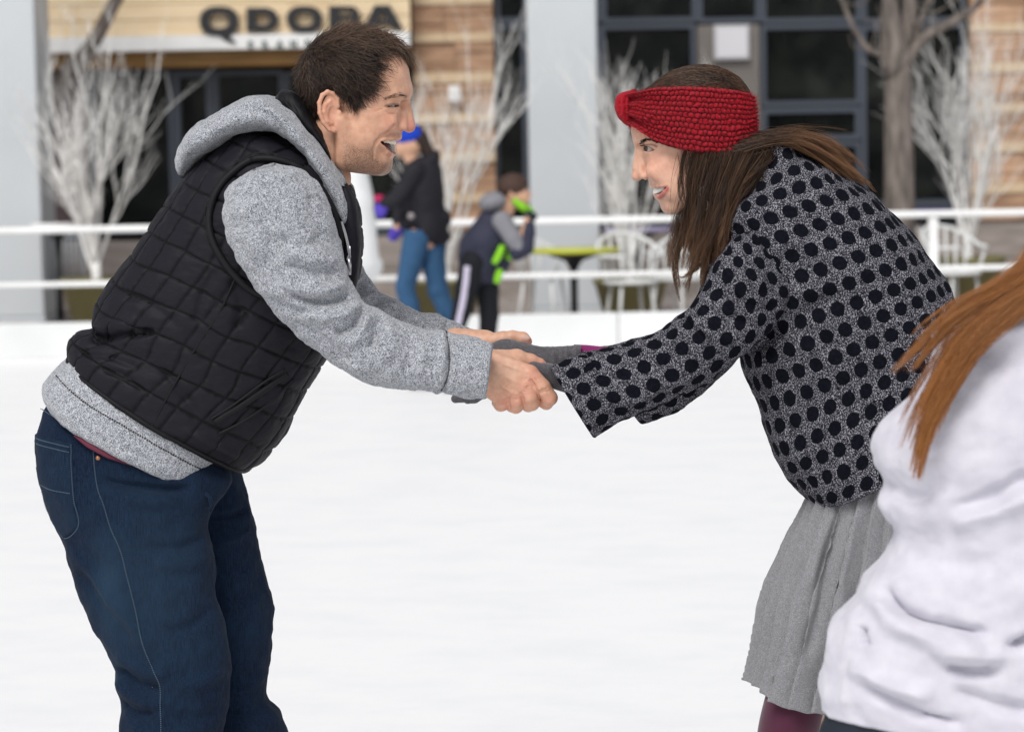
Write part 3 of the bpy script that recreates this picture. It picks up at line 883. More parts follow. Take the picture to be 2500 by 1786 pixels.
def bare_tree(label, limbs, Y, twigs=0, seed=1):
    R = np.random.default_rng(seed); s = spx(Y)
    base = limbs[0][0]
    b = P(base[0], base[1], Y); b[2] = 0
    t = thing('bare_tree', label, 'tree', b, 'bare winter trees before the shops')
    for k, l in enumerate(limbs):
        pts = np.array([W(np.array([[p[0], p[1], p[3]]]), Y)[0] for p in l]); rad = np.array([p[2] * s / 2 * (0.86 if Y < 21 else 1) for p in l])
        q = spline(np.concatenate([pts, rad[:, None]], 1), 6 * len(l))
        V, F = tube(q[:, :3], q[:, 3], 12)
        V = V + fbm(V * 9, 2, k)[:, None] * 0.006
        mk('trunk' if k == 0 else 'limb', V, F, M_BARK, t)
    if twigs:
        br = MB()
        for k in range(twigs):
            l = limbs[R.integers(1, len(limbs))]; i = R.integers(0, len(l) - 1); u = R.random()
            p = np.array(l[i]) * (1 - u) + np.array(l[i + 1]) * u
            p0 = W(np.array([[p[0], p[1], p[3]]]), Y)[0]; d = np.array([R.normal(0, .8), R.normal(0, .6), abs(R.normal(.5, .4))]); d /= np.linalg.norm(d)
            L = R.uniform(.2, .6); pts = [p0, p0 + d * L * .5 + R.normal(0, .03, 3), p0 + d * L + R.normal(0, .06, 3)]
            br.tube(spline(pts, 6), np.linspace(.009, .003, 6), 5)
        br.build('twigs', M_BARK, t, True)
bare_tree('bare grey tree leaning across the timber fascia at the left', [
    [(-60, 800, 70, 0), (0, 480, 62, 0), (92, 296, 56, 0), (170, 196, 48, 0), (238, 115, 36, 0), (285, 30, 32, 0), (325, -60, 30, 0), (350, -200, 26, 0)],
    [(300, 5, 24, 0), (330, -30, 22, 20), (385, -80, 18, 30)]], 23.4, 0, 2)
bare_tree('bare grey tree with forked limbs before the right-hand glazing', [
    [(2205, 780, 100, 0), (2196, 600, 92, 0), (2190, 480, 88, 0), (2186, 300, 80, 0), (2180, 180, 84, 0), (2172, 110, 74, 0), (2160, 20, 46, -10), (2152, -120, 40, -20)],
    [(2190, 150, 44, 0), (2212, 60, 42, 20), (2218, -40, 38, 30), (2222, -150, 30, 40)],
    [(2196, 170, 36, 0), (2232, 112, 30, -20), (2300, 70, 24, -30), (2360, 30, 20, -40), (2420, -60, 15, -40)],
    [(2178, 165, 30, 0), (2140, 140, 22, 10), (2108, 122, 17, 20), (2070, 60, 12, 20), (2030, -30, 10, 20)],
    [(2225, 110, 20, -10), (2234, 60, 15, -20), (2262, 0, 11, -30)]], 20.2, 26, 4)

# ------------------------------------------------------------------ tables, chairs, crowd barrier
def round_table(px, py, wpx, Y, label, m, h=None):
    c = P(px, py, Y); r = wpx * spx(Y) / 2; z = c[2]
    t = thing('cafe_table', label, 'table', (c[0], Y, 0), 'cafe tables on the plaza')
    n = 40; th = np.arange(n) * 2 * np.pi / n
    prof = [(0.0, z), (r * 0.97, z), (r, z - 0.008), (r, z - 0.03), (r * 0.96, z - 0.036), (0.0, z - 0.036)]
    V = np.concatenate([np.stack([c[0] + a * np.cos(th), Y + a * np.sin(th), np.full(n, zz)], 1) for a, zz in prof])
    F = [(i * n + j, i * n + (j + 1) % n, (i + 1) * n + (j + 1) % n, (i + 1) * n + j) for i in range(len(prof) - 1) for j in range(n)]
    mk('tabletop', V, F, m, t)
    MB().tube([(c[0], Y, z - 0.037), (c[0], Y, z - 0.06), (c[0], Y, z - .10), (c[0], Y, z - .16)], [r * .6, r * .5, .07, .035], 20).build('bracket', M_BLK_MET, t, True)
    MB().tube([(c[0], Y, z - 0.12), (c[0], Y, 0.03)], .032, 14).build('pedestal', M_BLK_MET, t, True)
    MB().tube([(c[0], Y, 0.0), (c[0], Y, .02), (c[0], Y, .05)], [.24, .23, .05], 24).build('base', M_BLK_MET, t, True)
round_table(1400, 606, 224, 19.3, 'lime green round cafe table between pillar and white chair', M_LIME)
round_table(1560, 556, 170, 22.0, 'pale purple-topped cafe table behind the white chair', mat('lilac_top', (0.42, 0.38, 0.55), 0.4))
round_table(2262, 512, 170, 21.4, 'purple cafe table behind the rail at the right', M_PURPLE)
round_table(140, 545, 130, 22.0, 'white cafe table beside the left pillar', M_WHITE)

def chair(px, py_seat, Y, rz, label, m=M_CHAIR):
    c = P(px, py_seat, Y); zs = 0.45
    t = thing('cafe_chair', label, 'chair', (c[0], Y, 0), 'cafe chairs on the plaza')
    ca, sa = math.cos(rz), math.sin(rz)
    def tr(p):
        p = np.asarray(p, float); return np.stack([c[0] + ca * p[..., 0] - sa * p[..., 1], Y + sa * p[..., 0] + ca * p[..., 1], p[..., 2]], -1)
    n = 28; th = np.arange(n) * 2 * np.pi / n
    prof = [(0.0, zs - .012), (.17, zs - .008), (.215, zs + .004), (.22, zs - .01), (.21, zs - .025), (0.0, zs - .03)]
    V = np.concatenate([np.stack([a * np.cos(th), a * np.sin(th), np.full(n, zz)], 1) for a, zz in prof])
    F = [(i * n + j, i * n + (j + 1) % n, (i + 1) * n + (j + 1) % n, (i + 1) * n + j) for i in range(len(prof) - 1) for j in range(n)]
    mk('seat', tr(V), F, m, t)
    for a in (0.8, 2.35, 3.93, 5.5):
        V, F = tube(tr(np.array([(.17 * math.cos(a), .17 * math.sin(a), zs - .02), (.24 * math.cos(a), .24 * math.sin(a), 0)])), .013, 8); mk('leg', V, F, m, t)
    aa = np.linspace(-0.35 * np.pi, 1.35 * np.pi, 22)
    pts = np.stack([.26 * np.cos(aa), .25 * np.sin(aa), zs + .2 + .17 * np.clip(np.sin(aa), 0, 1)], 1)
    V, F = tube(tr(pts), .016, 8); mk('arm_rail', V, F, m, t)
    for a in np.linspace(0.15 * np.pi, 0.85 * np.pi, 7):
        V, F = tube(tr(np.array([(.2 * math.cos(a), .2 * math.sin(a), zs), (.26 * math.cos(a), .25 * math.sin(a), zs + .2 + .17 * math.sin(a))])), .012, 6); mk('back_spindle', V, F, m, t)
    for a in (-0.3 * np.pi, 1.3 * np.pi):
        V, F = tube(tr(np.array([(.2 * math.cos(a), .2 * math.sin(a), zs), (.26 * math.cos(a), .25 * math.sin(a), zs + .2)])), .014, 6); mk('arm_post', V, F, m, t)
chair(1540, 690, 19.1, 0.3, 'white round-seated cafe chair right of the lime table')
chair(1655, 690, 19.5, -0.7, 'white cafe chair half hidden by the hair of the woman')
chair(2330, 660, 19.6, 0.5, 'white cafe chair behind the rail at the right')
chair(2220, 640, 20.6, 2.4, 'white cafe chair beside the purple table at the right')
chair(1325, 690, 20.4, 1.2, 'white cafe chair left of the lime table before the pillar')

bar_t = thing('crowd_barrier', 'grey metal barred crowd barrier beside the left pillar', 'barrier', (X_at(150, 690, 22.6), 22.6, 0))
bx0, bx1, bz0, bz1 = rect(96, 578, 205, 682, 22.6)
MB().tube([(bx0, 22.6, bz1), (bx1, 22.6, bz1)], .02).build('top_bar', M_GREY_MET, bar_t, True)
MB().tube([(bx0, 22.6, bz0), (bx1, 22.6, bz0)], .02).build('bottom_bar', M_GREY_MET, bar_t, True)
for k in range(10):
    x = bx0 + (bx1 - bx0) * k / 9
    MB().tube([(x, 22.6, bz0 if 0 < k < 9 else 0), (x, 22.6, bz1)], .012 if k != 4 else .02).build('upright', M_GREY_MET, bar_t, True)
# ================================================================== people: shared materials
def skin_mat(name, speck=True):
    m = mat(name, (0.5, 0.3, 0.22), 0.48, 0.35, sss=0.12); t = NT(m)
    v = t.coord('Object')
    f = t.noise(v, 90, 3); f2 = t.noise(v, 700, 2); f3 = t.noise(v, 760, 2, 0.7)
    base = t.attr('Col')
    base = t.mix(0.20, base, t.ramp(f, [(0.35, (0.40, 0.14, 0.09)), (0.65, (0.80, 0.52, 0.38))]), 'MIX')
    beard = t.attr('Beard')
    sp = t.ramp(f3, [(0.36, (1, 1, 1)), (0.58, (0, 0, 0))])
    k = t.mix(1.0, beard, sp, 'MULTIPLY')
    base = t.mix(t.math('MULTIPLY', beard, 0.5), base, (0.22, 0.125, 0.08))
    base = t.mix(t.math('MULTIPLY', k, 0.85), base, (0.07, 0.038, 0.025))
    t.base(base); t.bump(t.math('ADD', t.math('MULTIPLY', f2, 0.6), f), 0.18, 0.0012)
    return m
M_SKIN = skin_mat('skin')
M_EYE = mat('eye', (0.7, 0.7, 0.7), 0.12, 0.5)
_t = NT(M_EYE); _t.base(_t.attr('Col'))
M_TEETH = mat('teeth', (0.92, 0.86, 0.72), 0.25, 0.5)
M_MOUTH = mat('mouth_inside', (0.10, 0.02, 0.02), 0.5, 0.4)
def hair_mat(name, c1, c2, rough=0.42, spec=0.35):
    m = mat(name, c1, rough, spec); t = NT(m)
    t.base(t.mix(t.attr('Col'), c1, c2)); return m
M_HAIR_M = hair_mat('dark_brown_hair', (0.013, 0.009, 0.008), (0.17, 0.105, 0.07))
M_BROW = mat('brow_hair', (0.10, 0.06, 0.042), 0.6, 0.2)

def eyeball(c, r, look, iris, parent, Y0, sg):
    """c px-space centre, look unit vector"""
    n, m = 28, 40
    look = np.array(look, float); look /= np.linalg.norm(look)
    a = np.linspace(0, np.pi, n); b = np.arange(m) * 2 * np.pi / m
    u = np.cross(look, [0, 1, 0.01]); u /= np.linalg.norm(u); w = np.cross(look, u)
    rr = r * (1 + 0.05 * np.exp(-(a / 0.35)**4))
    V = (np.array(c) + rr[:, None, None] * (np.cos(a)[:, None, None] * look + np.sin(a)[:, None, None] * (np.cos(b)[None, :, None] * u + np.sin(b)[None, :, None] * w)))
    col = np.zeros((n, m, 3)); col[:] = (0.40, 0.35, 0.33)
    col[a < 0.50] = iris; col[a < 0.54 - 0.0] = np.where((a[a < 0.54] > 0.45)[:, None, None], np.array(iris) * 0.35, iris); col[a < 0.21] = (0.004, 0.004, 0.004)
    k = np.arange(m); k2 = (k + 1) % m; i = np.arange(n - 1)[:, None] * m
    F = np.stack([i + k, i + k2, i + m + k2, i + m + k], 2).reshape(-1, 4)
    return mk('eye', W(V.reshape(-1, 3), Y0), F, M_EYE, parent, True, col=col.reshape(-1, 3))

def gs(V, c, r, sym=True):
    z = np.abs(V[:, 2]) if sym else V[:, 2]
    c = np.array(c, float); r = np.array(r if np.ndim(r) else (r, r, r), float)
    return np.exp(-(((V[:, 0] - c[0]) / r[0])**2 + ((V[:, 1] - c[1]) / r[1])**2 + ((z - c[2]) / r[2])**2))

def inpoly(x, y, poly):
    poly = np.asarray(poly, float); c = np.zeros(len(x), bool); j = len(poly) - 1
    for i in range(len(poly)):
        a, b = poly[i], poly[j]
        with np.errstate(divide='ignore', invalid='ignore'):
            m = ((a[1] > y) != (b[1] > y)) & (x < (b[0] - a[0]) * (y - a[1]) / (b[1] - a[1] + 1e-12) + a[0])
        c ^= m; j = i
    return c

Y_MAN = 4.0
# ================================================================== the man's head (photo px, depth px; near side = negative depth)
H = SDF((715, 55, -135), (1030, 520, 135), 2.0)
MH = H
H.ell((862, 195, 0), (124, 108, 101), 0, -8)                  # cranium
H.ell((930, 215, 0), (76, 88, 82), 30)                        # forehead
H.ell((905, 305, 0), (78, 105, 80), 26, 8)                    # face block
H.ell((985, 228, 0), (23, 20, 40), 16)                        # glabella
H.cone((988, 238, 20), (968, 238, 58), 13, 11, 14, True)      # brow ridge
H.ell((905, 285, 60), (44, 26, 30), 26, 0, True)              # cheek bone
H.ell((888, 335, 56), (46, 50, 33), 26, 0, True)              # cheek
H.ell((946, 309, 54), (30, 25, 25), 14, -25, True)            # smiling cheek
H.ell((944, 350, 0), (36, 42, 46), 20, 8)                     # muzzle
H.cone((932, 404, 0), (926, 400, 26), 25, 26, 14, True)       # chin
H.cone((915, 399, 30), (858, 390, 70), 30, 27, 18, True)      # jaw body
H.cone((858, 390, 70), (838, 300, 86), 27, 18, 22, True)
H.ell((885, 385, 40), (40, 36, 40), 20, 0, True)      # ramus
H.cone((818, 345, 0), (738, 470, 0), 66, 86, 18)             # neck
# nose
H.cone((993, 250, 0), (1003, 300, 0), 10, 11, 8)
H.cone((986, 262, 8), (988, 306, 13), 9, 11, 8, True)
H.ell((1001, 314, 0), (15.5, 15, 14), 8)
H.ell((983, 316, 16), (15, 12, 12), 5, 12, True)
H.ell((988, 326, 17), (9, 3.8, 9), 2, 22, True, 'sub')
# eye sockets
H.ell((984, 262, 30), (14, 11, 15), 12, 0, True, 'sub')
# eyelids round the eyeball with a narrow laughing slit
EC = (961, 266, 35); ER = 17.5
H.ell(EC, (20.5, 19.5, 20), 6, 0, True)
def _slit(X, Y, Z, sg=1):
    z = Z * sg
    mid = 266.5 - 0.10 * (X - 963) + 0.012 * (X - 964)**2 * 0
    half = 2.9 - 0.009 * (X - 966)**2
    return np.maximum(np.abs(Y - mid) - half, np.maximum(948 - X, 22 - z)) 
for sg in (1, -1):
    H.fn(lambda X, Y, Z: _slit(X, Y, Z, sg) + 0 * X, (946, 258, 20 if sg > 0 else -60), (984, 276, 60 if sg > 0 else -20), 1.5, 'sub')
H.chain([(948, 257, 50, 3), (962, 254, 51, 3.6), (978, 257, 42, 3)], 6, True)      # upper lid fold
H.chain([(944, 275, 54, 3.5), (958, 281, 52, 4), (974, 280, 42, 3.5)], 7, True)    # lower lid bag
# laugh lines

def surf(S, x, y, side=-1):
    """depth of the near (side=-1) surface of a sculpt at photo position x,y"""
    zs = np.arange(0, 130, 1.0) * side
    f = S.sample(np.stack([np.full(130, x), np.full(130, y), zs], 1))
    i = np.where(f < 0)[0]
    return float(abs(zs[i[-1]])) if len(i) else 0.0
# laugh lines at the eye, cheek dimples
for pl, r in (([(946, 269), (936, 267), (924, 262)], 1.1), ([(946, 272), (936, 275), (922, 280)], 1.1), ([(946, 279), (956, 285), (970, 285)], 1.8)):
    H.chain([(x, y, surf(H, x, y) + 0.5, r) for x, y in pl], 2.5, True, 'sub')
# open laughing mouth
ml_up = [(932, 347), (944, 345), (958, 343), (970, 341), (976, 340)]
ml_lo = [(931, 354), (939, 365), (947, 374), (952, 379), (954, 380)]
sd_up = [surf(H, x, y) for x, y in ml_up]; sd_lo = [surf(H, x, y) for x, y in ml_lo]
sd_up[-1] = sd_lo[-1] = 0
def _mouth(X, Y, Z):
    x = X - 930
    up = 345.5 - 0.13 * x - 0.0010 * x * x
    lo = 354 + 0.66 * x
    return np.maximum(np.maximum(up - Y, Y - lo) * 0.85, np.maximum(-x, X - 1000) + 0 * Z)
H.fn(_mouth, (930, 338, -80), (1000, 392, 80), 3, 'sub')
H.chain([(x, y, z - 3, r) for (x, y), z, r in zip(ml_up, sd_up, (3.2, 4, 5, 6, 6))], 6, True)      # upper lip
H.chain([(x, y, max(z - 5, 0), r) for (x, y), z, r in zip(ml_lo, sd_lo, (3.4, 5, 6.5, 7.5, 7.5))], 6, True)    # lower lip
H.ell((944, 391, 0), (14, 5, 22), 6, 40, False, 'sub')
H.ell((951, 366, 0), (16, 26, 34), 4, 0, False, 'add') if False else None
# nasolabial crease
H.chain([(x, y, surf(H, x, y) + 1.0, r) for x, y, r in ((968, 314, 3.6), (953, 330, 4.2), (937, 341, 4.4), (926, 352, 4.0), (920, 367, 3.4), (919, 386, 2.0))], 5, True, 'sub')
# ears
for sg in (1, -1):
    z = lambda v: v * sg
    def zz(x): return sg * (96 + (838 - x) * 0.42)
    H.ell((816, 276, zz(816)), (21, 38, 5), 5, 8, yaw=-22 * sg if sg > 0 else 22)
    H.ell((826, 318, zz(826) - 2 * sg), (12, 14, 5.5), 5, 0)
    H.ell((826, 284, zz(820) + 7 * sg), (12, 20, 9), 4, 8, mode='sub')
    H.ell((812, 254, zz(812) + 7 * sg), (9, 12, 6), 4, 20, mode='sub')
    hx = [(836, 268), (834, 250), (824, 238), (812, 234), (800, 242), (793, 260), (794, 284), (802, 306), (815, 322), (826, 326)]
    H.chain([(x, y, zz(x) + 3 * sg, 5.2) for x, y in hx], 3)
    H.chain([(x, y, zz(x) + 2 * sg, 4.0) for x, y in [(818, 256), (807, 264), (804, 282), (811, 302), (822, 308)]], 4)
    H.ell((838, 284, sg * 95), (7, 9, 7), 4)
V, F = H.mesh()
# colour map of the skin
n0 = np.array([0.65, 0.365, 0.24])
c = np.repeat(n0[None], len(V), 0)
def blend(c, w, t): return c * (1 - w[:, None]) + np.array(t) * w[:, None]
c = blend(c, 0.60 * gs(V, (950, 306, 56), (36, 26, 34)), (0.64, 0.26, 0.19))
c = blend(c, 0.75 * gs(V, (1004, 312, 0), (22, 20, 30)), (0.60, 0.19, 0.16))
c = blend(c, 0.55 * gs(V, (808, 290, 105), (26, 50, 30)), (0.58, 0.22, 0.15))
c = blend(c, 0.4 * gs(V, (985, 200, 0), (40, 40, 80)), (0.66, 0.43, 0.31))
dl, _, _ = polydist(V[:, :2], [(933, 357), (943, 370), (953, 380)])
lw = np.exp(-(dl / 6.5)**2) * (np.abs(V[:, 2]) < 46) * (V[:, 0] > 930)
dl2, _, _ = polydist(V[:, :2], [(934, 347), (955, 344), (978, 340)])
lw = np.maximum(lw, np.exp(-(dl2 / 3.5)**2) * (np.abs(V[:, 2]) < 46) * (V[:, 0] > 932))
c = blend(c, np.clip(lw * 0.75, 0, 1), (0.50, 0.20, 0.17))
zs_ = np.interp(V[:, 0], [930, 944, 958, 970, 977], [max(sd_up[0], 1), sd_up[1], sd_up[2], sd_up[3], 0])
mo = (_mouth(V[:, 0], V[:, 1], V[:, 2]) < 2.0) & (np.abs(V[:, 2]) < zs_ - 9) & (V[:, 1] > 346) & (V[:, 0] < 968)
c[mo] = (0.13, 0.022, 0.02)
dl3, _, _ = polydist(V[:, :2], [(947, 266), (958, 262), (970, 261), (978, 262)])
c = blend(c, 0.75 * np.exp(-(dl3 / 2.2)**2) * (np.abs(V[:, 2]) > 22), (0.08, 0.045, 0.035))
dl3, _, _ = polydist(V[:, :2], [(947, 268), (958, 271), (970, 270), (978, 267)])
c = blend(c, 0.5 * np.exp(-(dl3 / 1.8)**2) * (np.abs(V[:, 2]) > 22), (0.16, 0.07, 0.05))
# beard stubble
bp = [(846, 330), (868, 345), (890, 352), (912, 355), (925, 366), (930, 380), (940, 388), (964, 392), (975, 440), (840, 460), (835, 380), (838, 332)]
inb = inpoly(V[:, 0], V[:, 1], bp).astype(float)
mu = inpoly(V[:, 0], V[:, 1], [(936, 340), (968, 327), (984, 331), (980, 341), (955, 342)]).astype(float) * 0.45
bd, _, _ = polydist(V[:, :2], bp + bp[:1])
edge = sstep(0, 26, bd)
beard = np.maximum(inb * (0.15 + 0.85 * edge), mu)
beard = np.maximum(beard, 0.5 * gs(V, (852, 335, 85), (16, 24, 40)))
beard *= (0.55 + 0.45 * sstep(350, 395, V[:, 1]))
beard = np.clip(beard * 1.3 + 0.12 * gs(V, (905, 372, 70), (40, 22, 40)), 0, 1)
MAN_HEAD = (V, F, c, beard)

# teeth
T = SDF((920, 330, -50), (985, 392, 50), 1.3)
for k in range(-6, 7):
    a = k / 6.0
    z = 40 * math.sin(a * 1.35); x = 965 - 27 * (1 - math.cos(a * 1.35))
    T.ell((x, 349.5 - 0.10 * (965 - x), z), (4.5, 9.4 - abs(a) * 2.4, 5.0 - abs(a) * 0.8), 1.0, -10)
for k in range(-5, 6):
    a = k / 5.0
    z = 30 * math.sin(a * 1.35); x = 948 - 22 * (1 - math.cos(a * 1.35))
    T.ell((x, 374 - 0.45 * (948 - x), z), (3.6, 5, 3.4), 1.0, -20)
MAN_TEETH = T.mesh()
MI = SDF((905, 325, -50), (970, 400, 50), 2.0); MI.ell((932, 360, 0), (24, 24, 38), 4, 30); MI.ell((946, 368, 0), (12, 7, 20), 5, 30)
MAN_MOUTH = MI.mesh()

# ================================================================== strand hair of the man
def comb(S, roots, ctrl, nseg=9, jitter=0.25, off=(1.0, 5.0), gravity=0.0, seed=1, lenvar=0.35, curlamp=0.10, maxoff=None):
    """grow strands over a sculpt: ctrl rows (x,y,z, dx,dy,dz, length, lift)"""
    R = np.random.default_rng(seed)
    C = np.array(ctrl, float)
    n = len(roots)
    d2 = ((roots[:, None, :] - C[None, :, :3]) ** 2).sum(2) + 60.0
    w = 1 / d2 ** 1.5; w /= w.sum(1)[:, None]
    par = w @ C[:, 3:]
    L = par[:, 3] * (1 + lenvar * R.normal(size=n)).clip(0.35, 1.8); lift = par[:, 4]
    clump = fbm(roots / 16.0, 2, seed + 5)[:, None] * np.array([[0.5, -0.3, 0.4]]) + fbm(roots / 16.0 + 40, 2, seed + 9)[:, None] * np.array([[-0.2, 0.45, 0.3]])
    d = par[:, :3] + clump * 0.8 + R.normal(size=(n, 3)) * jitter
    d /= np.linalg.norm(d, axis=1)[:, None]
    mino = R.uniform(off[0], off[1], n)
    p = roots.copy(); out = [p.copy()]
    curl = R.normal(size=(n, 3)) * curlamp
    for k in range(nseg - 1):
        g = S.grad(p)
        f = S.sample(p)
        dt = d - g * (d * g).sum(1)[:, None] * (f < 30)[:, None]
        dt /= np.linalg.norm(dt, axis=1)[:, None] + 1e-9
        up = lift * (1.0 - 0.25 * k)
        st = dt + g * np.clip(up, -0.2, 2)[:, None] + curl * k * 0.4
        st[:, 1] += gravity * k * 0.1
        st /= np.linalg.norm(st, axis=1)[:, None]
        p = p + st * (L / (nseg - 1))[:, None]
        f = S.sample(p); g = S.grad(p)
        mm = np.clip(mino * min(1, (k + 1) / 2) - f, 0, None)
        p = p + g * mm[:, None]
        if maxoff: p = p - g * np.clip(f - maxoff * R.uniform(0.5, 1, n), 0, None)[:, None]
        out.append(p.copy())
    return np.stack(out, 1)

def sample_roots(V, F, mask, n, seed):
    R = np.random.default_rng(seed)
    fm = mask[F].all(1); Fm = F[fm]
    a = np.linalg.norm(np.cross(V[Fm[:, 1]] - V[Fm[:, 0]], V[Fm[:, 3]] - V[Fm[:, 0]]), axis=1)
    i = R.choice(len(Fm), n, p=a / a.sum())
    u, v = R.random((2, n)); q = Fm[i]
    return (V[q[:, 0]] * ((1 - u) * (1 - v))[:, None] + V[q[:, 1]] * (u * (1 - v))[:, None] + V[q[:, 2]] * (u * v)[:, None] + V[q[:, 3]] * ((1 - u) * v)[:, None])

V, F, c, beard = MAN_HEAD
hp = [(1006, 158), (985, 148), (956, 128), (926, 130), (921, 156), (927, 186), (916, 206), (899, 240), (884, 266), (874, 284), (864, 262), (846, 246), (836, 234), (812, 226), (794, 236), (786, 262), (782, 300), (770, 330), (690, 330), (690, 20), (1040, 20)]
hm = inpoly(V[:, 0], V[:, 1], hp)
hm &= ~((np.abs(V[:, 2]) > 97) & (V[:, 1] > 228) & (V[:, 0] > 785) & (V[:, 0] < 842))
he, _, _ = polydist(V[:, :2], hp[:18])
c = np.where(hm[:, None], c * (1 - sstep(0, 14, he))[:, None] + np.array([0.03, 0.02, 0.016]) * sstep(0, 14, he)[:, None], c)
MAN_HEAD = (V, F, c, beard)
vis = hm & (V[:, 2] < 40)
roots = np.concatenate([sample_roots(V, F, hm & (V[:, 2] < 30), 9500, 1), sample_roots(V, F, hm & (V[:, 2] >= 30), 2200, 2)])
# thin out along the hair line
e, _, _ = polydist(roots[:, :2], hp[:18])
keep = np.random.default_rng(3).random(len(roots)) < 0.25 + 0.75 * sstep(0, 12, e)
roots = roots[keep]
ctrl = [(760, 300, -60, .25, 1, 0, 22, .05), (736, 220, -40, .15, 1, 0, 40, .08), (745, 160, -50, .1, .9, 0, 46, .12), (800, 200, -100, .75, .65, 0, 48, .10),
        (860, 190, -98, .8, .55, 0, 48, .10), (905, 190, -90, .75, .65, 0, 38, .06), (880, 250, -92, .35, .95, 0, 26, .05), (868, 280, -92, .2, 1, 0, 16, .02),
        (790, 110, -50, .9, .0, 0, 52, .22), (780, 130, -85, .8, .4, 0, 50, .14), (850, 88, -20, 1, -.12, 0, 58, .36), (870, 100, -70, 1, .1, 0, 56, .26), (925, 100, -60, 1, .2, 0, 60, .30),
        (930, 100, 0, 1, -.1, 0, 60, .6), (975, 130, -20, 1, .05, 0, 46, .75), (990, 150, 0, .9, .15, 0, 36, .9), (960, 140, -50, .95, .3, 0, 34, .45), (780, 240, -85, .2, 1, 0, 34, .06), (775, 280, -75, .3, 1, 0, 24, .04)]
ctrl = ctrl + [(a, b, -z, dx, dy, dz, L, l) for a, b, z, dx, dy, dz, L, l in ctrl]
S = comb(MH, roots, ctrl, 9, 0.24, (1.0, 11.0), 0.0, 4, 0.35, 0.16)
# wind-blown wisps standing off the top
top = sample_roots(V, F, hm & (V[:, 1] < 120) & (np.abs(V[:, 2]) < 60), 560, 9)
ctrl2 = [(800, 100, 0, .5, -.3, 0, 40, .6), (870, 80, 0, .5, -.8, 0, 52, 1.2), (930, 90, 0, .75, -.6, 0, 66, 1.1), (985, 140, 0, .9, -.5, 0, 60, 1.2)]
S2 = comb(MH, top, ctrl2, 9, 0.45, (1, 4), 1.2, 6)
S = np.concatenate([S, S2])
n, k, _ = S.shape
R_ = np.linspace(0.85, 0.28, k)[None, :] * rng.uniform(0.75, 1.15, (n, 1)); R_[-len(S2):] *= 0.85
hv, hf, sid, tt = strand_mesh(S, R_)
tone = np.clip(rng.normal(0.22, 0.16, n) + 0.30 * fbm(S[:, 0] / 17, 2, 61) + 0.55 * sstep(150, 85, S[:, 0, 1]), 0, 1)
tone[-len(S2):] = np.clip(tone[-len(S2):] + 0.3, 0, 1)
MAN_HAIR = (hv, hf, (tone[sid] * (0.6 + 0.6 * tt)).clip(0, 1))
# eyebrow and lashes
def brow(S, pts, n, L, dirv, seed, r=0.55, lift=1.0):
    R = np.random.default_rng(seed); q = spline(pts, 40)
    i = R.integers(0, 40, n); p = q[i][:, :2] + R.normal(0, 1, (n, 2)) * q[i][:, 2:3]
    z = np.array([surf(S, a, b) for a, b in p])
    st = np.zeros((n, 4, 3)); d = np.array(dirv) + R.normal(0, 0.25, (n, 2))
    for m in range(4):
        pp = p + d * L * m / 3
        zz = np.array([surf(S, a, b) for a, b in pp]); zz = np.where(zz > 0, zz, z)
        st[:, m, :2] = pp; st[:, m, 2] = -(zz + 0.8 * lift * min(1, m))
    return st, np.linspace(r, r * 0.4, 4)[None].repeat(n, 0)
b1, r1 = brow(MH, [(1000, 243, 1.6), (988, 240, 2.0), (970, 242, 2.0), (950, 250, 1.4)], 80, 8, (-1, 0.05), 3, 0.45)
b2 = b1.copy(); b2[:, :, 2] *= -1
MAN_BROW = strand_mesh(np.concatenate([b1, b2]), np.concatenate([r1, r1]))[:2]
# ================================================================== cloth materials
def heather(name, dark, light, scale, lo=0.38, hi=0.62, rough=0.9, stretch=(1, 1, 1)):
    m = mat(name, light, rough, 0.15, sheen=0.25); t = NT(m)
    v = t.coord('Object', stretch)
    f = t.noise(v, scale, 2, 0.6); f2 = t.noise(v, scale * 0.22, 2)
    k = t.math('ADD', t.math('MULTIPLY', f, 0.85), t.math('MULTIPLY', f2, 0.15))
    t.base(t.ramp(k, [(lo, dark), ((lo + hi) / 2, tuple((a + b) / 2.2 for a, b in zip(dark, light))), (hi, light)]))
    t.bump(f, 0.4, 0.0015); return m
M_HEATHER = heather('heather_fleece', (0.045, 0.049, 0.064), (0.56, 0.58, 0.62), 720, 0.39, 0.61)
M_VEST = mat('quilted_nylon', (0.010, 0.009, 0.012), 0.6, 0.14)
_t = NT(M_VEST); _v = _t.coord('Object'); _f = _t.noise(_v, 60, 4, 0.6); _t.bump(_f, 0.25, 0.003)
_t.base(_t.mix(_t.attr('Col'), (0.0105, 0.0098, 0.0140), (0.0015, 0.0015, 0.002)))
M_TRIM = mat('black_binding', (0.007, 0.0065, 0.008), 0.6, 0.2)
M_JEANS = mat('denim', (0.008, 0.024, 0.06), 0.9, 0.08, sheen=0.03)
_t = NT(M_JEANS); _v = _t.coord('Object'); _f = _t.noise(_v, 900, 2, 0.6); _f2 = _t.noise(_v, 9, 4, 0.55)
_w = _t.noise(_t.coord('Object', (1, 1, 0.06)), 700, 2)
_c = _t.ramp(_t.math('ADD', _t.math('MULTIPLY', _f, 0.5), _t.math('MULTIPLY', _w, 0.5)), [(0.38, (0.0014, 0.0042, 0.0115)), (0.64, (0.0098, 0.0215, 0.050))])
_c = _t.mix(_t.ramp(_f2, [(0.45, (0, 0, 0)), (0.72, (0.45, 0.45, 0.45))]), _c, (0.009, 0.024, 0.048))
_c = _t.mix(_t.math('MULTIPLY', _t.attr('Col'), 0.6), _c, (0.026, 0.055, 0.092))
_t.base(_c); _t.bump(_f, 0.3, 0.001)
M_STITCH = mat('denim_thread', (0.085, 0.125, 0.17), 0.8, 0.2)
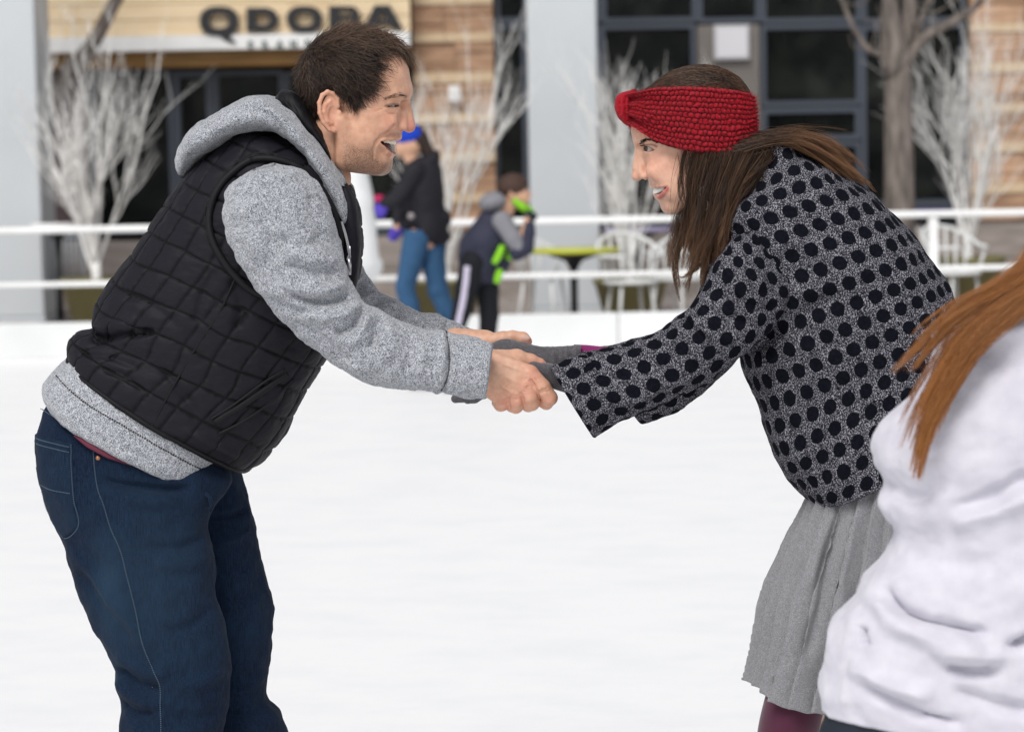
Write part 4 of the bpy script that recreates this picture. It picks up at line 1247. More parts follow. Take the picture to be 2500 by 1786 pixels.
M_METAL = mat('zip_metal', (0.55, 0.55, 0.57), 0.35, 0.5, metal=0.9)
M_COPPER = mat('copper_rivet', (0.42, 0.20, 0.11), 0.4, 0.5, metal=0.8)
M_MAG = mat('magenta_jersey', (0.20, 0.012, 0.11), 0.8, 0.2, sheen=0.2)
M_TEE = mat('maroon_tee', (0.13, 0.03, 0.05), 0.85, 0.2)

def surf_loft(L, pts):
    """depth of the near surface of a loft at photo points"""
    pts = np.asarray(pts, float)
    V = L.V.reshape(-1, 3); N = L.N.reshape(-1, 3)
    ok = N[:, 2] < -0.02; V = V[ok]
    out = []
    for p in pts:
        d = (V[:, 0] - p[0])**2 + (V[:, 1] - p[1])**2
        i = np.argpartition(d, 4)[:4]; w = 1 / (d[i] + 0.5)
        out.append((V[i, 2] * w).sum() / w.sum())
    return np.array(out)
def seam(name, L, pts, r, Y0, m, parent, n=60, out=1.0, dash=None, sides=6):
    q = spline(pts, n) if len(pts) > 2 else np.linspace(pts[0], pts[1], n)
    z = surf_loft(L, q[:, :2]) - out
    z = np.convolve(np.pad(z, 2, 'edge'), np.ones(5) / 5, 'valid')
    P3 = np.concatenate([q[:, :2], z[:, None]], 1)
    if dash:
        B = MB(); L_ = np.linalg.norm(np.diff(P3, axis=0), axis=1).sum(); k = int(L_ / dash)
        q2 = spline(P3, 2 * k)
        for i in range(k - 1):
            B.tube(W(q2[2 * i:2 * i + 2], Y0), r * spx(Y0), 4)
        return B.build(name, m, parent, True)
    V, F = tube(W(P3, Y0), r * spx(Y0), sides)
    return mk(name, V, F, m, parent)

def join(parts):
    Vs, Fs, Cs, Bs = [], [], [], []; n = 0
    for V, F, c, b in parts:
        Vs.append(V); Fs.append(F + n); n += len(V); Cs.append(c); Bs.append(b)
    return np.concatenate(Vs), np.concatenate(Fs), np.concatenate(Cs), np.concatenate(Bs)

# ================================================================== the man
man = thing('person', 'laughing man in black quilted vest over grey hoodie, leaning forward', 'person', P(430, 2461, 4.0) * np.array([1, 1, 0]))
YA, YF = 3.80, 4.19                     # planes of his near and far arm

# ---- hands (sculpted), near hand: back of the hand to the camera, fingers closed round her glove
def hand_near():
    S = SDF((1120, 820, -70), (1385, 1035, 80), 1.7)
    S.cone((1130, 905, 0), (1200, 905, 0), 46, 42, 4)
    S.cone((1195, 880, -6), (1292, 912, -14), 27, 23, 10)
    S.cone((1195, 898, -8), (1280, 938, -14), 27, 24, 12)
    S.cone((1192, 922, -6), (1258, 960, -8), 27, 23, 12)
    S.cone((1190, 942, 0), (1228, 972, 2), 24, 22, 12)
    S.cone((1200, 905, 10), (1270, 925, 14), 30, 26, 12)
    fk = 4
    S.chain([(1292, 912, -16, 23), (1322, 944, -16, 22), (1342, 970, -10, 19), (1334, 984, 14, 17), (1305, 972, 32, 16), (1285, 955, 34, 14)], fk)
    S.chain([(1281, 938, -16, 24), (1292, 965, -14, 22), (1298, 982, -4, 20), (1290, 990, 18, 17), (1265, 975, 34, 15)], fk)
    S.chain([(1258, 958, -10, 22), (1259, 978, -8, 21), (1259, 990, 0, 19), (1250, 992, 20, 16), (1235, 975, 34, 15)], fk)
    S.chain([(1228, 970, 0, 21), (1226, 984, 2, 19), (1222, 988, 10, 17), (1214, 985, 26, 14)], fk)
    # thumb lying over the top, behind
    S.chain([(1205, 880, 10, 27), (1262, 876, 24, 21), (1296, 884, 32, 17), (1318, 892, 36, 13.5), (1325, 896, 37, 11)], 8)
    for pl, r in (([(1296, 926), (1303, 938), (1311, 954), (1318, 972)], 3.4), ([(1272, 958), (1276, 970), (1279, 985)], 3.2), ([(1240, 970), (1242, 982), (1244, 996)], 3.0), ([(1316, 952), (1324, 948), (1334, 946)], 1.2), ([(1318, 957), (1327, 953), (1338, 952)], 1.1)):
        S.chain([(x, y, -surf(S, x, y) - 0.5, r) for x, y in pl], 5, False, 'sub')
    for k in range(6):
        S.chain([(x, y, -surf(S, x, y) - 0.2, 1.0) for x, y in ((1288 + 4.5 * k, 908 + 2.5 * k), (1282 + 4.5 * k, 922 + 2.5 * k))], 2, False, 'sub')
    for px_, py_ in ((1284, 945), (1258, 968), (1230, 978)):
        for k in range(3): S.chain([(x, y, -surf(S, x, y) - 0.2, 0.9) for x, y in ((px_ - 8, py_ - 4 + 5 * k), (px_ + 8, py_ - 6 + 5 * k))], 2, False, 'sub')
    for a, b in (((1215, 880), (1280, 905)), ((1212, 903), (1268, 934)), ((1208, 925), (1248, 955))):
        S.chain([(*a, -30, 1.6), ((a[0] + b[0]) / 2, (a[1] + b[1]) / 2, -35, 2.2), (*b, -33, 2.2)], 6)
    return S
HN = hand_near(); Vn, Fn = HN.mesh()
cn = np.repeat(np.array([[0.60, 0.345, 0.23]]), len(Vn), 0)
for p in ((1298, 918), (1284, 950), (1258, 975), (1228, 985), (1340, 975), (1318, 890)):
    cn = blend(cn, 0.55 * np.exp(-((Vn[:, 0] - p[0])**2 + (Vn[:, 1] - p[1])**2) / 26**2), (0.60, 0.25, 0.18))
cn = blend(cn, 0.35 * np.exp(-((Vn[:, 0] - 1235)**2 + (Vn[:, 1] - 895)**2) / 40**2), (0.66, 0.46, 0.36))
def hand_far():
    S = SDF((1090, 760, -60), (1320, 960, 70), 1.7)
    S.cone((1110, 830, 0), (1185, 836, 0), 30, 30, 4)
    S.cone((1180, 838, 0), (1235, 858, 8), 30, 30, 8)
    S.cone((1185, 845, 20), (1262, 872, 26), 28, 24, 8)
    S.chain([(1180, 838, -8, 22), (1228, 828, -14, 20), (1252, 822, -16, 16), (1276, 826, -18, 16.5), (1286, 832, -18, 13)], 6)
    S.chain([(1262, 870, 26, 22), (1290, 892, 10, 18), (1284, 910, -18, 16), (1262, 905, -34, 14)], 4)
    S.chain([(1245, 880, 26, 21), (1268, 908, 10, 18), (1262, 924, -18, 16), (1242, 915, -34, 14)], 4)
    S.chain([(1225, 880, 24, 20), (1240, 915, 10, 17), (1236, 930, -18, 15)], 4)
    S.ell((1284, 822, -31), (11, 7, 3), 1, 20)
    return S
HF = hand_far(); Vf, Ff = HF.mesh()
cf = np.repeat(np.array([[0.62, 0.36, 0.245]]), len(Vf), 0)
cf = blend(cf, 0.7 * np.exp(-((Vf[:, 0] - 1287)**2 + (Vf[:, 1] - 836)**2) / 18**2), (0.62, 0.24, 0.18))
cf = blend(cf, 0.8 * (np.exp(-(((Vf[:, 0] - 1284) / 9)**2 + ((Vf[:, 1] - 822) / 6)**2)) * (Vf[:, 2] < -26)), (0.80, 0.62, 0.55))
# ---- hidden body under the clothes
B = SDF((60, 380, -330), (900, 2440, 330), 9.0)
B.cone((350, 960, 0), (660, 520, 0), 130, 130, 40); B.cone((350, 960, 0), (320, 1080, 0), 120, 110, 40)
B.cone((660, 500, -150), (660, 500, 150), 80, 80, 30); B.cone((660, 480, 0), (780, 440, 0), 90, 80, 30)
for sg in (-1, 1):
    x0 = 0 if sg < 0 else 80
    B.cone((320, 1120, 85 * sg), (400 + x0, 1640, 105 * sg), 85, 65, 30); B.cone((400 + x0, 1640, 105 * sg), (395 + x0, 2400, 105 * sg), 75, 45, 20)
    B.cone((690, 500, 210 * sg), (775, 750, 270 * sg), 55, 36, 20); B.cone((775, 750, 270 * sg), (880, 830, 270 * sg), 36, 34, 20)
Vb, Fb = B.mesh()
V, F, c, beard = MAN_HEAD
z_ = lambda n: np.zeros(n)
Vj, Fj, cj, bj = join([(W(V, Y_MAN), F, c, beard), (W(Vn, 3.86), Fn, cn, z_(len(Vn))), (W(Vf, 4.12), Ff, cf, z_(len(Vf))),
                       (W(Vb, Y_MAN), Fb, np.repeat(n0[None], len(Vb), 0), z_(len(Vb)))])
mk('body', Vj, Fj, M_SKIN, man, True, col={'Col': cj, 'Beard': bj})
for sg in (-1, 1): eyeball((EC[0], EC[1], EC[2] * sg), ER, (1, 0.05, 0.75 * sg), (0.05, 0.03, 0.02), man, Y_MAN, sg)
mk('teeth', W(MAN_TEETH[0], Y_MAN), MAN_TEETH[1], M_TEETH, man)
mk('mouth_inside', W(MAN_MOUTH[0], Y_MAN), MAN_MOUTH[1], M_MOUTH, man)
mk('hair', W(MAN_HAIR[0], Y_MAN), MAN_HAIR[1], M_HAIR_M, man, True, col=MAN_HAIR[2])
mk('eyebrows', W(MAN_BROW[0], Y_MAN), MAN_BROW[1], M_BROW, man)

# ---- quilted vest
vr = [(172, 876, 603, 1147, 0, 226), (175, 838, 640, 1122, 0, 230), (190, 814, 690, 1064, 0, 233), (233, 800, 728, 988, 0, 232), (238, 752, 762, 930, 0, 236), (272, 693, 792, 880, 0, 240),
      (306, 649, 818, 830, 0, 242), (351, 591, 845, 770, 0, 244), (387, 536, 868, 700, 0, 246), (426, 481, 884, 625, 0, 246), (470, 425, 884, 560, 0, 243), (540, 368, 874, 500, 0, 222), (618, 325, 850, 450, 0, 186), (690, 330, 820, 420, 0, 130)]
VL = Loft(vr, 300, 440, 0.86)
VEST_BASE = Loft(vr, 90, 120, 0.86)
wp = np.stack([VL.V[..., 0] / 150, VL.V[..., 1] / 150, VL.V[..., 2] / 150], -1)
uu = VL.u + 9 * fbm(wp, 2, 3) + 0.10 * (VL.v - 400); vv = VL.v + 9 * fbm(wp + 9, 2, 5)
cell = 70.0
du = np.abs((uu / cell + 0.5) % 1 - 0.5) * cell; dv = np.abs((vv / cell + 0.5) % 1 - 0.5) * cell
iu = np.floor(uu / cell + 0.5); iv = np.floor(vv / cell + 0.5)
puff = np.sqrt(np.clip(np.sin(np.pi * np.clip(du / cell, 0, .5)) * np.sin(np.pi * np.clip(dv / cell, 0, .5)), 0, 1))
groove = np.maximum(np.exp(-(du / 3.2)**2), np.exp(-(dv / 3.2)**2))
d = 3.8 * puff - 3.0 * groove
# pulls across the belly and the waist fold
pk_ = noise3(np.stack([VL.V[..., 0] / 9, VL.V[..., 1] / 9, VL.V[..., 2] / 9], -1), 77) * 1.1 * np.exp(-(np.minimum(du, dv) / 12)**2) + noise3(wp * 6.5 + 3, 78) * 1.0
VL.disp((d + pk_) * sstep(0, 0.02, VL.t))
VL.folds([([(236, 806), (262, 815), (330, 806), (420, 790)], 9, -16), ([(230, 790), (300, 780), (380, 770)], 14, 8), ([(200, 850), (290, 852), (380, 880)], 10, -8), ([(420, 870), (470, 930), (520, 1000)], 12, -7),
          ([(430, 1040), (520, 1090), (590, 1120)], 14, -8), ([(470, 1020), (540, 1060), (610, 1105)], 12, 8), ([(565, 640), (530, 700), (510, 780)], 12, -6), ([(590, 660), (620, 730), (600, 800)], 16, -9),
          ([(300, 700), (400, 730), (480, 790)], 12, -5), ([(260, 880), (340, 900), (400, 950)], 9, -6)])
VL.wrinkle(50, 1.6, 8, 3, (1.6, 0.7, 1.2))
VL.wrinkle(17, 0.6, 28, 2, (1.7, 0.7, 1.2))
# bulge towards the arm hole
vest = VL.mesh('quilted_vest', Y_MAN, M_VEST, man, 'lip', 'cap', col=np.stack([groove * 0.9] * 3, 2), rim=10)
ring = [(642, 394), (598, 422), (568, 455), (550, 492), (543, 530), (549, 572), (568, 612), (596, 652), (650, 700), (730, 720), (800, 690), (836, 640), (846, 590), (838, 540), (824, 500), (800, 460), (772, 428), (735, 405), (690, 392)]
rq = spline(ring, 120, True)
rz = surf_loft(VEST_BASE, rq) - 8
rz = np.minimum(rz, -150)
V_, F_ = tube(W(np.concatenate([np.concatenate([rq, rz[:, None]], 1), np.array([[*rq[0], rz[0]]])]), Y_MAN), 8.5 * spx(4), 10)
mk('armhole_binding', V_, F_, M_TRIM, vest)
rq2 = (rq - rq.mean(0)) * 1.075 + rq.mean(0)
V_, F_ = tube(W(np.concatenate([np.concatenate([rq2, surf_loft(VL, rq2)[:, None] + 1], 1), np.array([[*rq2[0], surf_loft(VL, rq2[:1])[0] + 1]])]), Y_MAN), 2.0 * spx(4), 6)
mk('armhole_stitching', V_, F_, M_TRIM, vest)
# hem binding
hq = VL.V[1, :-1]; V_, F_ = tube(W(np.concatenate([hq, hq[:1]]), Y_MAN), 5.5 * spx(4), 6); mk('hem_binding', V_, F_, M_TRIM, vest)
# pocket welt
pk = [(548, 1006), (600, 975), (660, 935), (716, 896)]
L_ = seam('pocket_welt', VEST_BASE, pk, 10, Y_MAN, M_TRIM, vest, 40, -1)
seam('pocket_stitch', VEST_BASE, [(540, 1000), (600, 962), (660, 918), (712, 886)], 3.0, Y_MAN, M_TRIM, vest, 40, 5)
seam('pocket_stitch', VEST_BASE, [(556, 1036), (612, 1008), (676, 965), (728, 912)], 3.0, Y_MAN, M_TRIM, vest, 40, 5)
seam('side_seam', VEST_BASE, [(608, 660), (570, 740), (510, 830), (450, 930), (400, 1020)], 3.0, Y_MAN, M_TRIM, vest, 60, 2)
# open zip down the chest front
zf = [(874, 500), (880, 520), (882, 545), (886, 590), (880, 650), (868, 706)]
zt = spline(zf, 60)
B2 = MB()
for i in range(0, 60):
    p = zt[i]; cpt = W(np.array([p[0] - 8, p[1], -150.0]), Y_MAN); s_ = spx(4)
    B2.box(cpt[0] - 3.5 * s_, cpt[0] + 3.5 * s_, cpt[1] - 2 * s_, cpt[1] + 2 * s_, cpt[2] - 1.4 * s_, cpt[2] + 1.4 * s_)
B2.build('zip_teeth', M_METAL, vest)
zt2 = spline([(848, 540), (856, 565), (862, 590), (867, 622)], 40); B2 = MB()
for i in range(40):
    cpt = W(np.array([zt2[i][0], zt2[i][1], -170.0]), Y_MAN); B2.box(cpt[0] - 3 * s_, cpt[0] + 3 * s_, cpt[1] - 2 * s_, cpt[1] + 2 * s_, cpt[2] - 1.2 * s_, cpt[2] + 1.2 * s_)
B2.build('zip_teeth', M_METAL, vest)
# the placket flap the zip runs on
PL = Loft([(846, 455, 862, 458, -120, 30), (848, 490, 878, 488, -125, 38), (850, 535, 886, 530, -130, 40), (850, 600, 890, 592, -130, 40), (846, 660, 886, 652, -130, 38), (846, 712, 872, 712, -125, 30)], 50, 40, 0.8)
PL.wrinkle(30, 2.0, 3, 2); PL.mesh('placket', Y_MAN, M_VEST, vest, col=np.zeros((50, 41, 3)))
pz = W(np.array([(864, 622, -172), (866, 640, -174), (866, 664, -172)]), Y_MAN)
V_, F_ = tube(pz, [4 * s_, 5 * s_, 4 * s_], 8, True, 0.4, (0, 1, 0)); mk('zip_pull', V_, F_, M_METAL, vest)
V_, F_ = tube(spline(W(np.array([(860, 628, -174), (864, 618, -174), (868, 628, -174), (868, 640, -174)]), Y_MAN), 12), 1.6 * s_, 6); mk('zip_slider', V_, F_, M_METAL, vest)

# ---- hoodie: hem below the vest, hood, sleeves
HL = Loft([(123, 981, 503, 1180, 0, 226), (111, 950, 520, 1174, 0, 230), (114, 932, 530, 1158, 0, 228), (145, 892, 545, 1128, 0, 220), (200, 850, 580, 1090, 0, 205)], 90, 200, 0.8)
HL.folds([([(150, 960), (260, 1020), (400, 1090)], 16, 3), ([(180, 985), (300, 1050), (420, 1110)], 8, -3)])
HL.wrinkle(40, 2.5, 31, 3)
hood_body = HL.mesh('hoodie', Y_MAN, M_HEATHER, man, 'lip', 'cap', rim=12)
seam('hem_seam', HL, [(160, 905), (240, 960), (340, 1018), (440, 1080), (512, 1130)], 1.8, Y_MAN, M_TRIM, hood_body, 60, 1.5, dash=7)
_tee = tube(W(np.array([(215, 1040, -190), (250, 1062, -205), (295, 1086, -208), (350, 1108, -205)]), Y_MAN), np.array([5, 8, 8, 4]) * s_, 8); mk('tee_shirt_hem', *_tee, M_TEE, man)

HO = Loft([(442, 402, 450, 436, 0, 50), (446, 372, 476, 412, 0, 105), (468, 330, 520, 376, 0, 150), (520, 292, 575, 345, 0, 182), (585, 258, 628, 330, 0, 198), (645, 238, 678, 330, 0, 205), (700, 254, 722, 352, 0, 206),
           (752, 302, 762, 394, 0, 204), (795, 356, 790, 445, 0, 200), (828, 406, 812, 492, 0, 194), (852, 448, 830, 532, 0, 184), (868, 500, 846, 558, 0, 172), (874, 535, 858, 566, 0, 150)], 200, 200, 0.8)
HO.folds([([(470, 350), (560, 300), (650, 272), (720, 320), (790, 410), (840, 500)], 10, -7), ([(455, 395), (560, 330), (660, 300), (740, 360), (800, 450)], 14, 6), ([(600, 250), (660, 262), (730, 330), (800, 420), (846, 500)], 7, 5),
          ([(480, 395), (560, 345), (640, 325), (700, 340)], 8, 5), ([(690, 250), (750, 320), (800, 390)], 8, -4)])
HO.wrinkle(60, 5, 12, 3); HO.wrinkle(22, 1.2, 18, 2)
HO.mesh('hood', Y_MAN, M_HEATHER, hood_body)
CO = Loft([(676, 244, 690, 276, 20, 60), (692, 228, 716, 300, 10, 110), (722, 232, 748, 330, 0, 124), (752, 262, 790, 372, 0, 126), (790, 320, 830, 420, 0, 118)], 60, 80, 0.9)
CO.folds([([(690, 240), (720, 255), (745, 290)], 6, -5), ([(705, 232), (735, 250), (762, 290)], 5, 5)]); CO.wrinkle(24, 2.5, 3, 3)
CO.mesh('inner_collar', Y_MAN, M_TRIM, hood_body)
# drawstring
dq = spline([(868, 470, -110), (874, 520, -128), (872, 560, -140), (878, 600, -150)], 24); V_, F_ = tube(W(dq, Y_MAN), 3.0 * s_, 8); mk('drawstring', V_, F_, M_HEATHER, hood_body)

def sleeve_folds(L, lst, w1=(46, 4.5, 21), w2=(18, 1.5, 22)):
    L.folds([(f[0], f[1], f[2] * 1.5, *f[3:]) for f in lst]); L.wrinkle(*w1, 3); L.wrinkle(*w2, 2); return L
SN = Loft([(672, 404, 622, 418, 20, 30), (712, 408, 582, 440, 12, 66), (768, 440, 550, 498, 4, 92), (812, 518, 553, 570, 0, 100), (833, 602, 592, 652, 0, 98), (852, 668, 636, 718, 0, 94), (873, 712, 690, 783, 0, 90), (890, 737, 750, 838, 0, 86),
           (930, 757, 836, 903, 0, 80), (985, 782, 925, 943, 0, 75), (1040, 803, 1010, 952, 0, 70), (1085, 805, 1072, 956, 0, 66), (1140, 822, 1122, 970, 0, 66), (1199, 838, 1180, 976, 0, 62)], 300, 220, 0.92)
fs = [([(872, 714), (820, 730), (760, 728), (700, 708)], 11, -13), ([(858, 690), (800, 705), (730, 700), (680, 680)], 13, 11), ([(846, 660), (780, 660), (700, 640)], 12, -8), ([(836, 640), (770, 628), (690, 610)], 16, 7),
      ([(885, 738), (850, 760), (800, 770), (730, 765)], 14, 13), ([(895, 748), (868, 790), (820, 815)], 9, -13), ([(905, 756), (890, 800), (860, 845)], 13, 10), ([(930, 764), (925, 800), (905, 850)], 9, -8), ([(950, 776), (960, 820), (945, 880)], 13, 7),
      ([(1000, 800), (1005, 850), (990, 910)], 12, -5), ([(1020, 812), (1032, 860), (1020, 920)], 12, 5), ([(700, 790), (760, 800), (820, 850), (880, 890)], 14, -6), ([(660, 730), (720, 745), (790, 790)], 12, -8), ([(640, 700), (690, 715), (760, 740)], 14, 7),
      ([(600, 480), (620, 560), (650, 640)], 24, 5), ([(760, 470), (790, 560), (800, 620)], 20, -5), ([(1093, 806), (1100, 860), (1096, 910), (1080, 955)], 5, -6, dict(taper=False)), ([(1078, 806), (1086, 860), (1082, 910), (1066, 955)], 7, 4, dict(taper=False)), ([(820, 560), (770, 590), (700, 590), (640, 570)], 18, -4)]
sleeve_folds(SN, fs)
near_sl = SN.mesh('sleeve', YA, M_HEATHER, hood_body, 'cap', 'lip', rim=10)
seam('cuff_seam', SN, [(1090, 808), (1098, 860), (1093, 915), (1076, 955)], 2.4, YA, mat('grey_thread', (0.06, 0.06, 0.075), 0.9), near_sl, 60, 0.5, dash=5)
SF = Loft([(820, 520, 740, 600, 0, 60), (868, 600, 770, 690, 0, 74), (892, 662, 810, 740, 0, 74), (922, 708, 862, 790, 0, 72), (962, 728, 920, 830, 0, 70), (1024, 760, 990, 856, 0, 66), (1086, 774, 1066, 872, 0, 60), (1140, 795, 1118, 882, 0, 56), (1185, 817, 1162, 888, 0, 50)], 200, 140, 0.92)
sleeve_folds(SF, [([(876, 640), (850, 660), (800, 670)], 8, -9), ([(895, 668), (860, 690), (820, 700)], 9, 9), ([(905, 688), (880, 702), (830, 722)], 7, -10), ([(925, 712), (900, 722), (850, 745)], 10, 10), ([(942, 722), (920, 745), (880, 770)], 7, -9), ([(975, 738), (950, 752), (905, 785)], 10, 9), ([(990, 753), (975, 775), (940, 800)], 7, -8), ([(1030, 762), (1010, 785), (980, 820)], 11, 6), ([(1092, 776), (1088, 810), (1076, 850)], 5, -6)])
SF.mesh('sleeve', YF, M_HEATHER, hood_body, 'cap', 'lip', rim=9)

# ---- jeans
JN = Loft([(140, 950, 545, 1110, -50, 105), (116, 1000, 566, 1140, -62, 122), (100, 1048, 570, 1160, -76, 124), (101, 1099, 558, 1190, -86, 120), (116, 1171, 528, 1230, -98, 120), (142, 1248, 514, 1275, -102, 116), (168, 1308, 526, 1326, -104, 112), (198, 1418, 538, 1430, -105, 106),
           (234, 1511, 555, 1505, -105, 100), (264, 1572, 563, 1566, -105, 96), (285, 1617, 565, 1615, -105, 94), (293, 1665, 563, 1665, -105, 92), (303, 1698, 560, 1702, -105, 90), (300, 1753, 549, 1757, -105, 90), (296, 1810, 538, 1815, -105, 90), (300, 1950, 536, 1950, -105, 90), (312, 2150, 540, 2150, -105, 92), (300, 2330, 556, 2330, -105, 96)], 330, 180, 0.95)
pocket = [(101, 1050), (150, 1056), (204, 1064), (206, 1120), (212, 1190), (219, 1260), (180, 1291), (144, 1250), (118, 1180)]
inp = inpoly(JN.xy()[:, 0], JN.xy()[:, 1], pocket).reshape(JN.n, JN.m + 1) * (JN.near > 0.05)
JN.disp(inp * 4.0)
JN.folds([(f_[0], f_[1], f_[2] * 1.5) for f_ in [([(265, 1140), (330, 1155), (420, 1168), (500, 1170)], 9, -10), ([(270, 1160), (360, 1190), (470, 1200)], 18, 6), ([(190, 1300), (260, 1390), (340, 1490), (410, 1560)], 22, 7), ([(210, 1360), (280, 1450), (350, 1540)], 16, -7),
          ([(300, 1600), (360, 1640), (420, 1650)], 14, -10), ([(290, 1630), (350, 1672), (420, 1690)], 14, 9), ([(305, 1690), (350, 1710), (400, 1705)], 10, -8), ([(300, 1560), (370, 1600), (440, 1610)], 18, 6), ([(520, 1290), (460, 1310), (390, 1300)], 12, -5), ([(535, 1340), (470, 1350), (400, 1340)], 16, 5),
          ([(540, 1450), (480, 1500), (420, 1510)], 14, -5), ([(560, 1600), (500, 1640), (440, 1640)], 16, 5), ([(556, 1700), (500, 1720), (450, 1700)], 14, -5), ([(320, 1740), (400, 1760), (500, 1750)], 12, 6)]])
JN.wrinkle(80, 5, 41, 3); JN.wrinkle(26, 1.3, 45, 2)
fade = (np.exp(-((JN.V[..., 0] - 400) / 110)**2 - ((JN.V[..., 1] - 1400) / 230)**2) * 0.5 + 0.5 * inp * 0.4 + np.exp(-((JN.V[..., 0] - 290) / 40)**2 - ((JN.V[..., 1] - 1420) / 140)**2) * 0.6)
jeans = JN.mesh('jeans', Y_MAN, M_JEANS, man, col=np.stack([fade] * 3, 2))
JF = Loft([(150, 960, 552, 1115, 60, 130), (130, 1050, 571, 1150, 80, 132), (180, 1171, 585, 1205, 95, 122), (230, 1250, 598, 1246, 102, 116), (270, 1320, 611, 1295, 105, 112), (320, 1420, 619, 1378, 105, 106), (360, 1500, 640, 1444, 105, 102), (390, 1560, 650, 1492, 105, 98),
           (400, 1610, 652, 1560, 105, 96), (410, 1670, 640, 1650, 105, 94), (415, 1740, 636, 1735, 105, 92), (420, 1790, 668, 1768, 105, 92), (420, 1830, 690, 1830, 105, 92), (420, 2000, 660, 2000, 105, 90), (430, 2330, 670, 2330, 105, 96)], 260, 140, 0.95)
JF.folds([([(600, 1250), (560, 1262), (510, 1262)], 7, -7), ([(612, 1300), (570, 1320), (530, 1320)], 10, 5), ([(640, 1440), (600, 1470), (560, 1480)], 12, -5), ([(640, 1650), (600, 1690), (560, 1700)], 12, 6), ([(640, 1740), (600, 1755), (560, 1740)], 8, -7), ([(670, 1775), (620, 1790), (570, 1780)], 10, 6)])
JF.wrinkle(60, 4, 43, 3); JF.wrinkle(24, 1.2, 47, 2)
JF.mesh('leg', 4.0, M_JEANS, jeans, col=np.zeros((260, 141, 3)))
po = pocket + pocket[:1]
seam('pocket_stitching', JN, pocket[2:] , 1.5, Y_MAN, M_STITCH, jeans, 120, 1.0, dash=5)
seam('pocket_stitching', JN, [(101, 1054), (150, 1061), (203, 1070)], 1.5, Y_MAN, M_STITCH, jeans, 60, 1.0, dash=5)
seam('pocket_stitching', JN, [(101, 1066), (150, 1073), (203, 1082)], 1.5, Y_MAN, M_STITCH, jeans, 60, 1.0, dash=5)
seam('pocket_stitching', JN, [(114, 1164), (150, 1172), (206, 1178)], 1.4, Y_MAN, M_STITCH, jeans, 60, 1.0, dash=5)
seam('side_seam', JN, [(258, 1070), (262, 1120), (270, 1165), (284, 1200), (300, 1255), (322, 1308), (336, 1370), (352, 1440), (378, 1560), (408, 1635), (410, 1700), (412, 1800)], 1.6, Y_MAN, M_STITCH, jeans, 200, 1.0, dash=5)
seam('waist_stitching', JN, [(112, 990), (160, 1005), (240, 1050)], 1.4, Y_MAN, M_STITCH, jeans, 50, 1, dash=5)
rp = W(np.array([(270, 1094, surf_loft(JN, [(270, 1094)])[0] + 1), (270, 1094, surf_loft(JN, [(270, 1094)])[0] - 3)]), Y_MAN)
V_, F_ = tube(rp, [6.5 * s_, 5 * s_], 16, True, 1.0, (1, 0, 0)); mk('rivet', V_, F_, M_COPPER, jeans)
# fly loop at the front
V_, F_ = tube(W(np.array([(512, 1180, -150), (528, 1192, -160), (534, 1212, -160), (528, 1228, -150)]), Y_MAN), 5 * s_, 8); mk('belt_loop', V_, F_, M_JEANS, jeans)
# skates below the frame
for k, (x, d) in enumerate(((420, -105), (545, 105))):
    SK = Loft([(x - 110, 2300, x + 120, 2300, d, 80), (x - 105, 2360, x + 150, 2350, d, 78), (x - 110, 2400, x + 215, 2390, d, 80), (x - 112, 2418, x + 235, 2416, d, 78)], 30, 40, 0.9)
    sk_ = SK.mesh('skate_boot', Y_MAN, M_BLK_MET, man)
    cb = W(np.array([(x - 110, 2420, d), (x + 235, 2461, d)]), Y_MAN)
    MB().box(cb[0][0], cb[1][0], cb[0][1] - .003, cb[0][1] + .003, 0.001, cb[0][2] + .01).build('blade', M_METAL, sk_)
# ================================================================== the woman
Y_WOM = 4.0
woman = thing('person', 'smiling woman in red knit headband and polka-dot tweed coat, bending forward', 'person', P(2080, 2461, 4.0) * np.array([1, 1, 0]))
Hw = SDF((1525, 160, -125), (1870, 570, 125), 2.0)
H = Hw
H.ell((1690, 290, 0), (136, 110, 96), 0, -20)
H.ell((1612, 322, 0), (72, 84, 80), 30, -20)
H.ell((1640, 410, 0), (66, 92, 70), 26, -20)
H.ell((1566, 350, 0), (17, 18, 30), 14)
H.cone((1562, 350, 16), (1586, 348, 50), 9, 9, 14, True)
H.ell((1626, 402, 50), (40, 24, 27), 22, -10, True)
H.ell((1602, 424, 44), (31, 24, 26), 12, 20, True)
H.ell((1652, 450, 46), (46, 46, 29), 24, 0, True)
H.ell((1622, 462, 0), (33, 38, 40), 18, -20)
H.cone((1633, 503, 0), (1638, 500, 18), 19.5, 20, 12, True)
H.cone((1642, 498, 20), (1705, 452, 64), 21, 20, 18, True)
H.cone((1705, 452, 64), (1722, 390, 78), 18, 16, 20, True)
H.cone((1705, 430, 0), (1820, 540, 0), 58, 64, 20)
# nose
H.cone((1557, 366, 0), (1551, 414, 0), 8, 9.5, 7)
H.cone((1562, 372, 6), (1563, 424, 10), 8, 10, 8, True)
H.ell((1553.5, 432, 0), (13.5, 13, 12), 7)
H.ell((1571, 433, 13), (12, 9.5, 10), 5, -12, True)
H.ell((1565, 442, 15), (7.5, 3.2, 8), 2, -22, True, 'sub')
